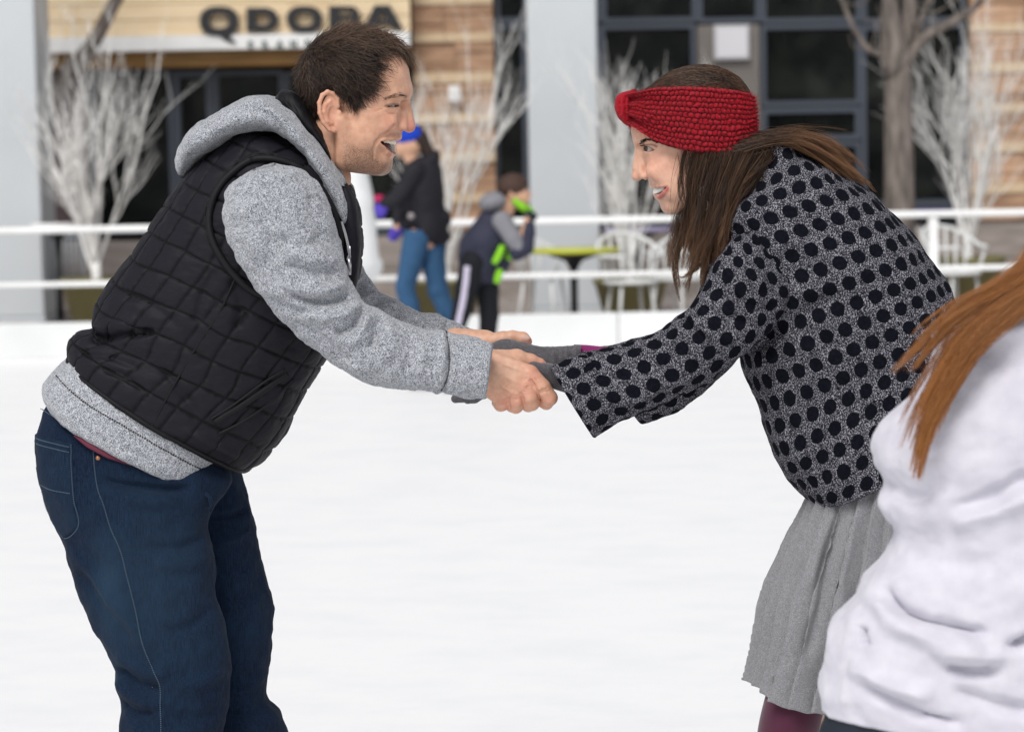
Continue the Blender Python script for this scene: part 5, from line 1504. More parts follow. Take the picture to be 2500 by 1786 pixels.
# eyes
H.ell((1563, 366, 29), (13, 11, 14), 12, 0, True, 'sub')
EWC = (1583, 367, 33); EWR = 16.8
H.ell(EWC, (19.6, 18.8, 19.2), 6, 0, True)
def _slitw(X, Y, Z, sg):
    mid = 367.5 + 0.16 * (X - 1575) 
    half = 6.8 - 0.020 * (X - 1574)**2
    return np.maximum(np.abs(Y - mid) - half, np.maximum(X - 1593, 20 - Z * sg))
for sg in (1, -1):
    H.fn(lambda X, Y, Z: _slitw(X, Y, Z, sg), (1556, 354, 18 if sg > 0 else -58), (1596, 380, 58 if sg > 0 else -18), 1.5, 'sub')
H.chain([(1594, 361, 48, 2.6), (1580, 355, 49, 3.2), (1566, 358, 40, 2.6)], 5, True)
# smiling mouth
mw_up = [(1622, 456), (1612, 458), (1603, 459), (1596, 459), (1592, 458)]
mw_lo = [(1622, 458), (1616, 467), (1610, 474), (1606, 478), (1605, 479)]
su = [surf(H, x, y) for x, y in mw_up]; sl_ = [surf(H, x, y) for x, y in mw_lo]; su[-1] = sl_[-1] = 0
def _mouthw(X, Y, Z):
    x = 1623 - X
    up = 457 + 0.10 * x; lo = 457.5 + 1.2 * x
    lo = np.minimum(lo, 475.0 + 0 * Z)
    return np.maximum(np.maximum(up - Y, Y - lo) * 0.8, np.maximum(-x, 1575 - X))
H.fn(_mouthw, (1575, 452, -70), (1623, 480, 70), 2.5, 'sub')
H.chain([(x, y - 2, max(z - 3.5, 0), r) for (x, y), z, r in zip(mw_up, su, (2.0, 2.4, 3, 3.4, 3.8))], 5, True)
H.chain([(x + 1, y + 4, max(z - 4, 0), r) for (x, y), z, r in zip(mw_lo, sl_, (2.0, 3.6, 5.0, 6.0, 6.4))], 5, True)
Vw, Fw = H.mesh()
w0 = np.array([0.70, 0.42, 0.30])
cw = np.repeat(w0[None], len(Vw), 0)
cw = blend(cw, 0.6 * gs(Vw, (1614, 412, 52), (40, 28, 34)), (0.70, 0.29, 0.22))
cw = blend(cw, 0.45 * gs(Vw, (1552, 432, 0), (18, 18, 26)), (0.62, 0.28, 0.21))
cw = blend(cw, 0.30 * gs(Vw, (1630, 505, 0), (24, 18, 40)), (0.64, 0.32, 0.25))
for pl, dz, ww, up in ((mw_up, su, 3.6, -2), (mw_lo, sl_, 7.0, 4)):
    best = np.full(len(Vw), 99.0)
    near_ = (Vw[:, 0] > 1580) & (Vw[:, 0] < 1632) & (Vw[:, 1] > 440) & (Vw[:, 1] < 500)
    ch = spline([(x, y + up, max(z - 2, 0)) for (x, y), z in zip(pl, dz)], 24)
    q = Vw[near_].copy(); q[:, 2] = np.abs(q[:, 2])
    best[near_] = np.sqrt(((q[:, None, :] - ch[None]) ** 2).sum(2)).min(1)
    cw = blend(cw, (0.5 if up < 0 else 0.9) * np.exp(-(best / ww)**4), (0.46, 0.10, 0.095))
zs_ = np.interp(Vw[:, 0], [1592, 1596, 1603, 1612, 1622], [0, su[3], su[2], su[1], su[0]])
dd, _, _ = polydist(Vw[:, :2], [(x, y + 4) for x, y in mw_lo]); cw = blend(cw, 0.85 * np.exp(-(dd / 6.0)**4) * (Vw[:, 1] > 462) * (Vw[:, 0] > 1596) * (np.abs(Vw[:, 2]) < 54), (0.46, 0.10, 0.095))
mo = (_mouthw(Vw[:, 0], Vw[:, 1], Vw[:, 2]) < 1.5) & (np.abs(Vw[:, 2]) < zs_ - 8)
cw[mo] = (0.14, 0.03, 0.03)
# dark lash line coloured along the upper lid
le, _, _ = polydist(Vw[:, :2], [(1596, 362), (1586, 358), (1574, 358), (1564, 362)])
cw = blend(cw, 0.8 * np.exp(-(le / 2.6)**2) * (np.abs(Vw[:, 2]) > 24), (0.05, 0.03, 0.03))
cw = np.where((Vw[:, 1] < 300)[:, None] | ((Vw[:, 0] > 1700) & (Vw[:, 1] < 420))[:, None], np.array([0.03, 0.018, 0.012]), cw)
Tw = SDF((1580, 445, -48), (1640, 492, 48), 1.2)
for k in range(-6, 7):
    a = k / 6.0; z = 41 * math.sin(a * 1.3); x = 1596.5 + 25 * (1 - math.cos(a * 1.3))
    Tw.ell((x, 467 - 0.32 * (x - 1598), z), (4.4, 11 - 3.2 * abs(a), 5.0 - abs(a) * 0.8), 0.8, 14)
Vt, Ft = Tw.mesh()
# ---- hidden body
B = SDF((1350, 380, -320), (2400, 2440, 320), 9.0)
B.cone((2120, 1100, 0), (1920, 600, 0), 110, 110, 40); B.cone((1890, 590, -90), (1890, 590, 90), 60, 60, 30); B.cone((1900, 570, 0), (1800, 515, 0), 70, 60, 30)
for sg in (-1, 1):
    B.cone((2130, 1180, 55 * sg), (2000, 1560, 55 * sg), 70, 50, 30); B.cone((2000, 1560, 55 * sg), (1960, 1800, 55 * sg), 50, 45, 20); B.cone((1960, 1800, 55 * sg), (1990, 2380, 55 * sg), 44, 28, 20)
Vb, Fb = B.mesh()
Vj, Fj, cj, bj = join([(W(Vw, Y_WOM), Fw, cw, z_(len(Vw))), (W(Vb, Y_WOM), Fb, np.repeat(w0[None], len(Vb), 0), z_(len(Vb)))])
mk('body', Vj, Fj, M_SKIN, woman, True, col={'Col': cj, 'Beard': bj})
for sg in (-1, 1): eyeball((EWC[0], EWC[1], EWC[2] * sg), EWR, (-1, 0.0, 0.75 * sg), (0.075, 0.04, 0.02), woman, Y_WOM, sg)
MI = SDF((1590, 440, -50), (1670, 500, 50), 2.0); MI.ell((1626, 466, 0), (20, 14, 36), 4, -30); Vi_, Fi_ = MI.mesh(); mk('mouth_inside', W(Vi_, Y_WOM), Fi_, M_MOUTH, woman)
mk('teeth', W(Vt, Y_WOM), Ft, mat('white_teeth', (0.93, 0.91, 0.86), 0.2, 0.5), woman)
M_BROWD = mat('dark_brow', (0.018, 0.010, 0.008), 0.6, 0.2)
b1, r1 = brow(Hw, [(1557, 356, 0.8), (1561, 350, 1.3), (1570, 346, 1.5), (1582, 347, 1.3), (1595, 353, 0.7)], 130, 7, (0.95, -0.12), 5, 0.6)
b2 = b1.copy(); b2[:, :, 2] *= -1
Vv, Ff_ = strand_mesh(np.concatenate([b1, b2]), np.concatenate([r1, r1]))[:2]
mk('eyebrows', W(Vv, Y_WOM), Ff_, M_BROWD, woman)
# lashes
ls = []
for k in range(26):
    t_ = k / 25; x = 1595 - 32 * t_; y = 361 - 5 * math.sin(math.pi * min(1, t_ * 1.1)); z = surf(Hw, x, y) if surf(Hw, x, y) > 20 else 44 - 14 * t_
    z = min(z, 52)
    ls.append([(x, y, -z), (x - 1 - 2.5 * t_, y - 0.5, -z - 1), (x - 2 - 5 * t_, y - 2.5, -z - 1.5)])
ls = np.array(ls, float); lr = np.linspace(0.9, 0.3, 3)[None].repeat(len(ls), 0); ls2 = ls.copy(); ls2[:, :, 2] *= -1
Vv, Ff_ = strand_mesh(np.concatenate([ls, ls2]), np.concatenate([lr, lr]))[:2]; mk('eyelashes', W(Vv, Y_WOM), Ff_, M_BROWD, woman)

# ---- knitted headband
M_RED = mat('red_wool', (0.42, 0.006, 0.018), 0.9, 0.1, sheen=0.08)
_t = NT(M_RED); _v = _t.coord('Object'); _f = _t.noise(_v, 900, 2, 0.6)
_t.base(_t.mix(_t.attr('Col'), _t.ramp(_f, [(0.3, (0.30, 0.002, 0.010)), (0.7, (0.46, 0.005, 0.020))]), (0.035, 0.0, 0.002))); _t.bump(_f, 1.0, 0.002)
nb_, mb_ = 150, 720
v = np.linspace(0, 1, nb_)[:, None]; th = np.linspace(0, 2 * np.pi, mb_, endpoint=False)[None, :]
cth, sth = np.cos(th), np.sin(th)
fx = 1537 - 8 * np.sin(np.pi * v * 0.9) + 2 * v; fy = 306 - 72 * v
bxx = 1836 + 3 * np.sin(np.pi * v) - 8 * v; byy = 346 - 106 * v
cxr = (fx + bxx) / 2; rx = (bxx - fx) / 2; cyr = (fy + byy) / 2
sag = 50 * (1 - v) ** 1.3 - 16 * v ** 1.5
ce = np.sign(cth) * np.abs(cth) ** 0.90; se = np.sign(sth) * np.abs(sth) ** 0.80
X = cxr + rx * ce; Yb = cyr + (byy - fy) / 2 * ce + sag * np.abs(se) ** 1.6
hdv = 112 + 6 * np.sin(np.pi * v) - 12 * v
D = -hdv * se
frontness = sstep(0.55, 0.98, -cth) * np.ones_like(v)
# squeeze towards the knot
mid_y = 268
Yb = Yb + (mid_y - Yb) * frontness * 0.10
arc = np.cumsum(np.hypot(np.diff(X, axis=1, prepend=X[:, :1]), np.diff(D, axis=1, prepend=D[:, :1])), 1)
uu = arc[nb_ // 2][None, :] * np.ones_like(v)
p_ = np.stack([X, Yb, D], -1)
hgt = 12.0; rows = v * hgt + 0.28 * fbm(p_ / 30, 2, 6); sp = 12.0
ph = uu / sp + 0.5 * (np.floor(rows) % 2) + 0.55 * fbm(p_ / 34, 2, 3) + 0.22 * noise3(p_ / 9, 8)
st = np.abs(np.sin(np.pi * ph)) ** 0.8 * np.abs(np.sin(np.pi * rows)) ** 0.7
amp_ = 1 + 0.45 * noise3(p_ / 8, 12)
dis = 9.5 * st * amp_ + 3 * fbm(np.stack([X, Yb, D], -1) / 5, 2, 4) * 0.5
pleat = np.sin((v * 3.2 + 0.15) * 2 * np.pi) * 6 * frontness + 5 * np.sin((v * 2 + .3) * 2 * np.pi) * sstep(0.1, 0.7, -cth)
edge = sstep(0, 0.05, v) * sstep(1, 0.95, v)
dis = (dis * (1 - 0.5 * frontness) + pleat) - 10 * (1 - edge)
nx = cth / rx * 100; nz = -sth / hdv * 100; ln = np.hypot(nx, nz)
X = X + dis * nx / ln; D = D + dis * nz / ln
Vb_ = np.stack([X, Yb, D], -1)
# inner surface
inner = Vb_[[0, -1]].copy()
inn = np.stack([cxr + (rx - 14) * ce, Vb_[..., 1], -(hdv - 14) * se], -1)[::10]
allv = np.concatenate([Vb_.reshape(-1, 3), inn.reshape(-1, 3)])
k = np.arange(mb_); k2 = (k + 1) % mb_; i = np.arange(nb_ - 1)[:, None] * mb_
Fh = [np.stack([i + k, i + k2, i + mb_ + k2, i + mb_ + k], 2).reshape(-1, 4)]
o0 = nb_ * mb_; ni = len(inn); i = o0 + np.arange(ni - 1)[:, None] * mb_
Fh.append(np.stack([i + k, i + mb_ + k, i + mb_ + k2, i + k2], 2).reshape(-1, 4))
Fh.append(np.stack([k, o0 + k, o0 + k2, k2], 1)); Fh.append(np.stack([(nb_ - 1) * mb_ + k, (nb_ - 1) * mb_ + k2, o0 + (ni - 1) * mb_ + k2, o0 + (ni - 1) * mb_ + k], 1))
hc = np.concatenate([(1 - sstep(0.05, 0.55, st)).ravel() * 0.75, np.full(ni * mb_, 0.6)])  # shade painted into the gaps between stitches and the inner face
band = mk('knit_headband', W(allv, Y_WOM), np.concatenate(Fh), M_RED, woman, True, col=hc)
KN = Loft([(1524, 230, 1549, 224, 0, 14), (1505, 240, 1551, 236, 0, 30), (1499, 258, 1550, 258, 0, 36), (1501, 278, 1548, 280, 0, 36), (1512, 298, 1545, 300, 0, 28), (1528, 311, 1541, 312, 0, 14)], 120, 120, 0.9)
KN.folds([([(1512, 240), (1508, 262), (1512, 290)], 3.5, -4), ([(1526, 232), (1522, 265), (1526, 300)], 4, -5), ([(1537, 232), (1535, 268), (1537, 302)], 4, -5)]); KN.wrinkle(7, 1.6, 4, 2)
KN.mesh('headband_knot', Y_WOM, M_RED, band, col=np.zeros((120, 121, 3)))
# woolly fuzz
fz = rng.integers(0, nb_ * mb_, 7000); p0 = Vb_.reshape(-1, 3)[fz]; cen = np.array([1690, 300, 0.0]); dr = (p0 - cen); dr /= np.linalg.norm(dr, axis=1)[:, None]; dr += rng.normal(0, .7, dr.shape)
fs_ = np.stack([p0, p0 + dr * 3, p0 + dr * 5 + rng.normal(0, 1.5, dr.shape)], 1); Vv, Ff_ = strand_mesh(fs_, np.full((7000, 3), 0.24))[:2]
mk('wool_fuzz', W(Vv, Y_WOM), Ff_, M_RED, band, col=np.zeros(len(Vv)))

# ---- her hair
M_HAIR_W = hair_mat('brown_hair', (0.024, 0.013, 0.009), (0.23, 0.115, 0.055), 0.42, 0.4)
def lock(guide, n, spread, seed, wave=7.0, r=0.62, k=16, tipspread=1.0, lenvar=0.12, clump=1.0):
    R = np.random.default_rng(seed); g = spline(guide, 40); n = int(n * 1.25)
    out = np.zeros((n, k, 3))
    o = R.normal(0, 1, (n, 3)) * np.array(spread)
    o2 = R.normal(0, 1, (n, 3)) * np.array(spread) * tipspread
    ph = R.uniform(0, 6.28, n); L = 1 - np.abs(R.normal(0, lenvar, n))
    nc = max(5, n // 45)
    cl = R.integers(0, nc, n); co = R.normal(0, 1, (nc, 3))[cl] * np.array(spread) * clump
    cph = R.uniform(0, 6.28, nc)[cl]; cam = R.uniform(0.5, 1.6, nc)[cl]; cfr = R.uniform(5, 9, nc)[cl]; cL = R.uniform(0.62, 1.05, nc)[cl]
    L = L * cL
    t = np.linspace(0, 1, k)
    for j in range(k):
        q = np.clip(t[j] * L, 0, 1) * 39; i = q.astype(int).clip(0, 38); f = (q - i)[:, None]
        b = g[i] * (1 - f) + g[i + 1] * f
        a = t[j]
        wv = wave * (cam * a)[:, None] * np.stack([np.sin(cph + cfr * a), 0.3 * np.sin(cph + 3 * a), np.cos(cph + cfr * 0.8 * a)], 1)
        out[:, j] = b + o * (1 - a) * 0.9 + (o2 * 0.22 + co * 0.95) * a + wv + 0.5 * np.stack([np.sin(ph + 5 * a), 0 * ph, np.cos(ph + 4 * a)], 1) * a
    rad = np.linspace(1, 0.35, k)[None] * r * R.uniform(0.7, 1.2, (n, 1))
    return out, rad, R.normal(0, 0.13, nc)[cl]
LK = []
def add(*a, **kw): LK.append(lock(*a, **kw))
add([(1696, 372, -84), (1678, 430, -84), (1674, 500, -70), (1660, 570, -62), (1648, 640, -58), (1656, 730, -56)], 230, (7, 4, 8), 1)
add([(1712, 378, -92), (1698, 450, -92), (1690, 530, -84), (1676, 610, -78), (1664, 715, -74)], 300, (10, 5, 10), 2)
add([(1735, 380, -98), (1712, 460, -100), (1706, 540, -96), (1704, 600, -92), (1694, 670, -90)], 560, (15, 6, 12), 3)
add([(1770, 378, -100), (1745, 450, -106), (1730, 530, -108), (1720, 600, -104), (1700, 700, -100)], 640, (16, 6, 14), 4)
add([(1806, 372, -98), (1780, 430, -108), (1752, 505, -114), (1738, 580, -112), (1724, 650, -106)], 640, (15, 6, 14), 5)
add([(1838, 362, -80), (1815, 410, -92), (1785, 470, -104), (1760, 540, -110), (1744, 610, -108)], 600, (14, 8, 16), 6)
add([(1730, 400, -60), (1720, 500, -60), (1715, 600, -60), (1700, 680, -60)], 500, (26, 6, 22), 7)
add([(1700, 420, 20), (1690, 520, 20), (1680, 600, 20), (1670, 680, 20)], 320, (22, 6, 26), 8)
add([(1652, 540, -40), (1645, 600, -36), (1636, 650, -34), (1650, 700, -34)], 26, (5, 8, 5), 9, wave=6)
add([(1700, 640, -90), (1680, 660, -92), (1660, 668, -92), (1646, 660, -92)], 40, (6, 5, 4), 10, wave=3)
add([(1666, 372, -82), (1652, 420, -82), (1656, 480, -74), (1640, 560, -66)], 40, (3, 4, 3), 11, r=0.5)
# gathered hair blown back over the collar
add([(1790, 368, -70), (1850, 352, -80), (1925, 346, -70), (1990, 372, -50), (2050, 412, -40), (2100, 452, -36)], 700, (14, 9, 30), 12, tipspread=1.0)
add([(1800, 360, -30), (1860, 342, -30), (1930, 338, -20), (2000, 364, -10), (2060, 410, 0), (2104, 458, 0)], 800, (14, 8, 36), 13)
add([(1800, 350, 40), (1860, 338, 40), (1930, 342, 40), (2000, 372, 40), (2060, 418, 40), (2090, 460, 40)], 500, (14, 8, 30), 14)
add([(1836, 372, -96), (1850, 385, -100), (1838, 420, -104), (1812, 470, -108)], 420, (16, 9, 10), 15)
add([(1830, 350, -40), (1900, 318, -40), (1990, 320, -40), (2040, 340, -40)], 14, (16, 10, 20), 16, wave=10, r=0.4)
add([(1700, 380, -90), (1680, 480, -90), (1668, 580, -84), (1655, 690, -80)], 70, (26, 10, 14), 51, r=0.4, wave=14, clump=1.6)
add([(1780, 378, -104), (1750, 480, -116), (1730, 580, -116), (1700, 690, -110)], 90, (28, 10, 8), 52, r=0.4, wave=12, clump=1.5)
add([(1820, 360, -90), (1880, 345, -90), (1960, 350, -70), (2060, 400, -50)], 60, (20, 18, 16), 53, r=0.4, wave=14, clump=1.6)
ST = np.concatenate([a[0] for a in LK]); RR = np.concatenate([a[1] for a in LK]); TC = np.concatenate([a[2] for a in LK])
hv, hf, sid, tt = strand_mesh(ST, RR)
tone = np.clip(rng.normal(0.18, 0.12, len(ST)) + TC, 0, 1)
backw = sstep(1850, 1980, hv[:, 0]); lowf = sstep(480, 690, hv[:, 1])
tcol = np.clip(tone[sid] + 0.55 * backw + 0.42 * lowf, 0, 1) * np.clip(0.8 + 0.3 * tt, 0, 1.1)
mk('long_hair', W(hv, Y_WOM), hf, M_HAIR_W, woman, True, col=tcol.clip(0, 1))
hmw = (Vw[:, 1] < 268) & (Vw[:, 0] > 1556)
rts = sample_roots(Vw, Fw, hmw & (Vw[:, 2] < 50), 6500, 21)
ctw = [(1580, 240, 0, .95, -.30, 0, 110, .14), (1640, 190, 0, 1, -.05, 0, 120, .10), (1720, 175, 0, 1, .15, 0, 110, .06), (1790, 210, 0, .85, .5, 0, 90, .05), (1600, 240, -70, .95, -.15, 0, 100, .10), (1680, 220, -90, 1, .05, 0, 100, .06), (1770, 230, -80, .9, .4, 0, 90, .05)]
ctw = ctw + [(a, b, -z, *r_) for a, b, z, *r_ in ctw]
ctw = [(*r_[:7], r_[7] * 0.4) for r_ in ctw]
S1 = comb(Hw, rts, ctw, 10, 0.06, (2.0, 12.0), 0.0, 22, 0.2, 0.015, 13)
fl = sample_roots(Vw, Fw, hmw & (Vw[:, 1] < 235) & (np.abs(Vw[:, 2]) < 60), 90, 23)
S2 = comb(Hw, fl, [(1580, 240, 0, .5, -.5, 0, 70, .35), (1680, 180, 0, .9, -.2, 0, 80, .22), (1780, 200, 0, 1, .1, 0, 70, .2)], 10, 0.30, (8, 14), 0.5, 24, 0.2, 0.03, 26)
SS = np.concatenate([S1, S2]); rad = np.linspace(1.0, 0.5, 10)[None].repeat(len(SS), 0) * 0.8; rad[-90:] *= 0.6
hv, hf, sid, tt = strand_mesh(SS, rad); tone = np.clip(rng.normal(0.20, 0.15, len(SS)) + 0.25 * fbm(SS[:, 0] / 30, 2, 5), 0, 1)
mk('crown_hair', W(hv, Y_WOM), hf, M_HAIR_W, woman, True, col=tone[sid])
M_GOLD = mat('earring_metal', (0.75, 0.62, 0.50), 0.25, 0.5, metal=1.0)
for k, (x, y) in enumerate(((1703, 470), (1710, 500))):
    a_ = np.linspace(0, 2 * np.pi, 20); V_, F_ = tube(W(np.stack([x + 6 * np.cos(a_), y + 12 * np.sin(a_), np.full(20, -116.0)], 1), Y_WOM), 0.55 * s_, 5); o_ = mk('earring_hoop', V_, F_, M_GOLD, woman)

# ---- polka-dot tweed coat
def tweed(name):
    m = mat(name, (0.1, 0.1, 0.11), 0.95, 0.06); t = NT(m)
    tc = t.new('ShaderNodeTexCoord'); uv = tc.outputs['UV']
    ob = tc.outputs['Object']
    wob = t.new('ShaderNodeTexNoise'); wob.inputs['Scale'].default_value = 9.0; wob.inputs['Detail'].default_value = 1; t.link(uv, wob.inputs['Vector'])
    mp = t.new('ShaderNodeMapping'); t.link(uv, mp.inputs[0]); mp.inputs['Scale'].default_value = (1000 / 47.0, 1000 / 51.0, 1)
    sep = t.new('ShaderNodeSeparateXYZ'); t.link(mp.outputs[0], sep.inputs[0])
    fu = t.math('SUBTRACT', t.math('FRACT', sep.outputs[0]), 0.5)
    fv = t.math('SUBTRACT', t.math('FRACT', sep.outputs[1]), 0.5)
    n1 = t.noise(ob, 220, 2); 
    rr = t.math('SQRT', t.math('ADD', t.math('POWER', fu, 2.0), t.math('POWER', t.math('MULTIPLY', fv, 1.04), 2.0)))
    rr = t.math('ADD', rr, t.math('MULTIPLY', t.math('SUBTRACT', n1, 0.5), 0.05))
    dot = t.math('SMOOTHSTEP', rr, 0.36) if False else t.math('LESS_THAN', rr, 0.355)
    vo = t.new('ShaderNodeTexVoronoi'); vo.feature = 'DISTANCE_TO_EDGE'; vo.inputs['Scale'].default_value = 330; t.link(ob, vo.inputs['Vector'])
    sp = t.noise(ob, 520, 2, 0.6)
    base = t.ramp(sp, [(0.42, (0.008, 0.008, 0.012)), (0.52, (0.055, 0.055, 0.066)), (0.65, (0.42, 0.41, 0.46))])
    cell = t.ramp(vo.outputs['Distance'], [(0.0, (0.2, 0.2, 0.2)), (0.18, (1, 1, 1))])
    base = t.mix(0.5, base, cell, 'MULTIPLY')
    dark = t.ramp(n1, [(0.3, (0.0032, 0.0036, 0.0062)), (0.7, (0.0062, 0.007, 0.0115))])
    t.base(t.mix(dot, base, dark)); t.bump(sp, 0.35, 0.0012)
    return m
M_TWEED = tweed('polka_dot_tweed')
CT = Loft([(1984, 1235, 2335, 1062, 0, 186), (1962, 1208, 2342, 1010, 0, 190), (1927, 1167, 2350, 950, 0, 194), (1895, 1118, 2354, 880, 0, 197), (1870, 1048, 2350, 820, 0, 200), (1856, 995, 2342, 780, 0, 203), (1826, 930, 2330, 735, 0, 206), (1800, 866, 2309, 692, 0, 208), (1786, 790, 2276, 646, 0, 210), (1772, 720, 2230, 584, 0, 210),
           (1762, 640, 2174, 528, 0, 208), (1757, 572, 2106, 466, 0, 200), (1768, 512, 2040, 428, 0, 180), (1806, 466, 1988, 400, 0, 150), (1838, 412, 1938, 378, 0, 122), (1856, 376, 1906, 352, 0, 104)], 330, 330, 0.88)
CT.folds([([(1800, 868), (1880, 790), (1960, 740), (2040, 700)], 20, -14), ([(1830, 900), (1900, 850), (1980, 830)], 18, 9), ([(1900, 760), (1960, 800), (2060, 870), (2140, 960)], 16, -7), ([(1890, 700), (1970, 690), (2060, 640)], 22, 9),
          ([(1880, 780), (1900, 860), (1910, 950)], 16, -6), ([(1960, 830), (2040, 900), (2110, 1000)], 20, 8), ([(2050, 880), (2090, 960), (2130, 1040)], 8, -5), ([(1860, 1000), (1930, 1080), (1990, 1170)], 24, 7), ([(1900, 1000), (1950, 1080), (2010, 1180)], 16, -6),
          ([(1990, 1230), (2040, 1130), (2060, 1040)], 22, 8), ([(1790, 620), (1860, 600), (1930, 570)], 24, 6)])
CT.wrinkle(110, 7, 51, 3); CT.wrinkle(34, 1.6, 53, 2)
CT.disp(6 * np.sin(CT.u / 60) * sstep(0.14, 0.0, CT.t))
coat = CT.mesh('tweed_coat', Y_WOM, M_TWEED, woman, 'lip', 'lip', rim=7, inset=30)
YWA, YWF = 3.86, 4.13
SL = Loft([(1850, 560, 1960, 690, 70, 40), (1800, 580, 1930, 740, 40, 66), (1752, 630, 1888, 796, 8, 88), (1716, 700, 1838, 850, 0, 88), (1690, 742, 1794, 880, 0, 84), (1648, 772, 1735, 932, 0, 80), (1600, 810, 1664, 960, 0, 78), (1540, 836, 1604, 990, 0, 78), (1460, 852, 1545, 1018, 0, 78), (1388, 872, 1490, 1045, 0, 80), (1346, 893, 1454, 1068, 0, 80)], 280, 200, 0.95)
SL.folds([([(1720, 690), (1780, 720), (1850, 750), (1910, 750)], 12, -12), ([(1740, 640), (1800, 680), (1870, 700)], 18, 10), ([(1700, 735), (1760, 770), (1830, 790)], 12, -8), ([(1650, 768), (1690, 800), (1740, 850)], 10, -9), ([(1640, 790), (1670, 830), (1700, 890)], 14, 8), ([(1660, 760), (1715, 800), (1790, 830)], 14, 9),
          ([(1600, 812), (1620, 860), (1640, 930)], 12, -6), ([(1560, 840), (1580, 900), (1600, 970)], 18, 6), ([(1440, 960), (1540, 970), (1640, 930), (1720, 890)], 20, 7), ([(1450, 1020), (1550, 990), (1640, 940)], 12, -7), ([(1400, 900), (1480, 900), (1560, 870)], 20, -5), ([(1754, 600), (1800, 625), (1850, 640)], 8, -7)])
SL.wrinkle(60, 4.0, 61, 3); SL.wrinkle(24, 1.3, 63, 2)
SL.mesh('sleeve', YWA, M_TWEED, coat, 'cap', 'lip', rim=7, inset=90)
SR = Loft([(1740, 600, 1880, 760, 0, 60), (1690, 740, 1800, 880, 0, 76), (1640, 790, 1740, 940, 0, 74), (1560, 824, 1660, 1000, 0, 74), (1480, 842, 1600, 1024, 0, 74), (1432, 850, 1571, 1037, 0, 74)], 160, 120, 0.95)
SR.wrinkle(50, 4, 66, 3); SR.mesh('sleeve', YWF, M_TWEED, coat, 'cap', 'lip', rim=7, inset=90)
# collar edge roll and magenta turtleneck
cq = spline([(1760, 560), (1764, 512), (1806, 462), (1842, 400), (1866, 362), (1896, 346)], 60)
V_, F_ = tube(W(np.concatenate([cq, (surf_loft(CT, cq) + 2)[:, None]], 1), Y_WOM), 5.5 * s_, 8); mk('coat_edge', V_, F_, M_TWEED, coat)
TN = Loft([(1770, 520, 1900, 470, 0, 100), (1800, 450, 1890, 400, 0, 92), (1822, 400, 1880, 372, 0, 86), (1832, 380, 1872, 360, 0, 80)], 40, 60); TN.wrinkle(20, 2, 3, 2)
TN.mesh('turtleneck', Y_WOM, mat('fuchsia_knit', (0.42, 0.012, 0.11), 0.85, 0.2, sheen=0.3), woman)

# ---- gloves
M_GLOVE = heather('grey_fleece_glove', (0.055, 0.052, 0.060), (0.115, 0.108, 0.118), 500, 0.35, 0.65)
G1 = Loft([(1180, 846, 1190, 905, 0, 34), (1210, 833, 1225, 912, 0, 38), (1240, 828, 1262, 910, 0, 38), (1290, 838, 1300, 905, 0, 36), (1340, 846, 1336, 898, 0, 30), (1380, 845, 1374, 884, 0, 26), (1416, 842, 1414, 870, 0, 24)], 110, 80)
G1.folds([([(1350, 842), (1352, 865), (1348, 890)], 4, 5), ([(1362, 842), (1362, 865), (1360, 885)], 4, -4), ([(1385, 840), (1384, 860), (1382, 880)], 4, 5), ([(1396, 840), (1395, 860), (1394, 878)], 4, -4), ([(1406, 840), (1406, 860), (1404, 876)], 4, 4)]); G1.wrinkle(20, 1.8, 5, 2)
g1 = G1.mesh('glove', 4.06, M_GLOVE, woman, 'cap', 'lip', rim=4)
GS = SDF((1080, 880, -50), (1270, 1010, 60), 2.0)
GS.chain([(1215, 900, 0, 26), (1170, 940, 0, 18), (1128, 968, -6, 13), (1112, 972, -8, 11)], 5); GS.chain([(1225, 905, 10, 24), (1190, 950, 12, 17), (1158, 970, 4, 14), (1142, 975, 0, 11)], 5); GS.chain([(1230, 905, 24, 22), (1205, 950, 30, 15), (1180, 965, 28, 12)], 5)
Vg, Fg = GS.mesh(); mk('glove_fingers', W(Vg, 4.04), Fg, M_GLOVE, g1)
G2 = SDF((1220, 860, -60), (1400, 1010, 70), 2.0)
G2.chain([(1390, 930, 0, 30), (1335, 915, 0, 28), (1290, 920, 4, 32), (1262, 935, 8, 28)], 8)
G2.chain([(1330, 905, -14, 20), (1300, 898, -20, 17), (1280, 905, -16, 14)], 6)
Vg, Fg = G2.mesh(); mk('glove', W(Vg, 3.885), Fg, M_GLOVE, woman)
V_, F_ = tube(W(np.array([(1400, 856, 0), (1430, 858, 0), (1480, 866, 0), (1540, 880, 0)]), 4.08), np.array([16, 17, 20, 24]) * s_, 20); mk('jumper_cuff', V_, F_, M_MAG, woman)

# ---- pleated skirt and leggings
M_SKIRT = heather('grey_pleated_knit', (0.13, 0.13, 0.138), (0.34, 0.34, 0.36), 900, 0.36, 0.66)
SKL = Loft([(2010, 1150, 2300, 1050, 0, 150), (1976, 1226, 2310, 1150, 0, 162), (1940, 1304, 2310, 1250, 0, 172), (1906, 1386, 2308, 1350, 0, 184), (1881, 1450, 2306, 1430, 0, 194), (1869, 1522, 2300, 1520, 0, 204), (1861, 1596, 2292, 1610, 0, 212), (1848, 1684, 2284, 1740, 0, 222)], 180, 520, 1.0)
npl = 26
thv = np.linspace(0, 1, SKL.m + 1)[None, :] * npl + 0.35 * np.sin(3.5 * SKL.t) + 0.2 * fbm(SKL.V / 260, 2, 71)
saw = thv % 1.0
pl = np.where(saw < 0.86, saw / 0.86, (1 - saw) / 0.14)
SKL.disp((pl - 0.5) * (11 + 34 * SKL.t) + 14 * np.sin(thv * 2 * np.pi / 4 + 1.0) * SKL.t ** 1.5)
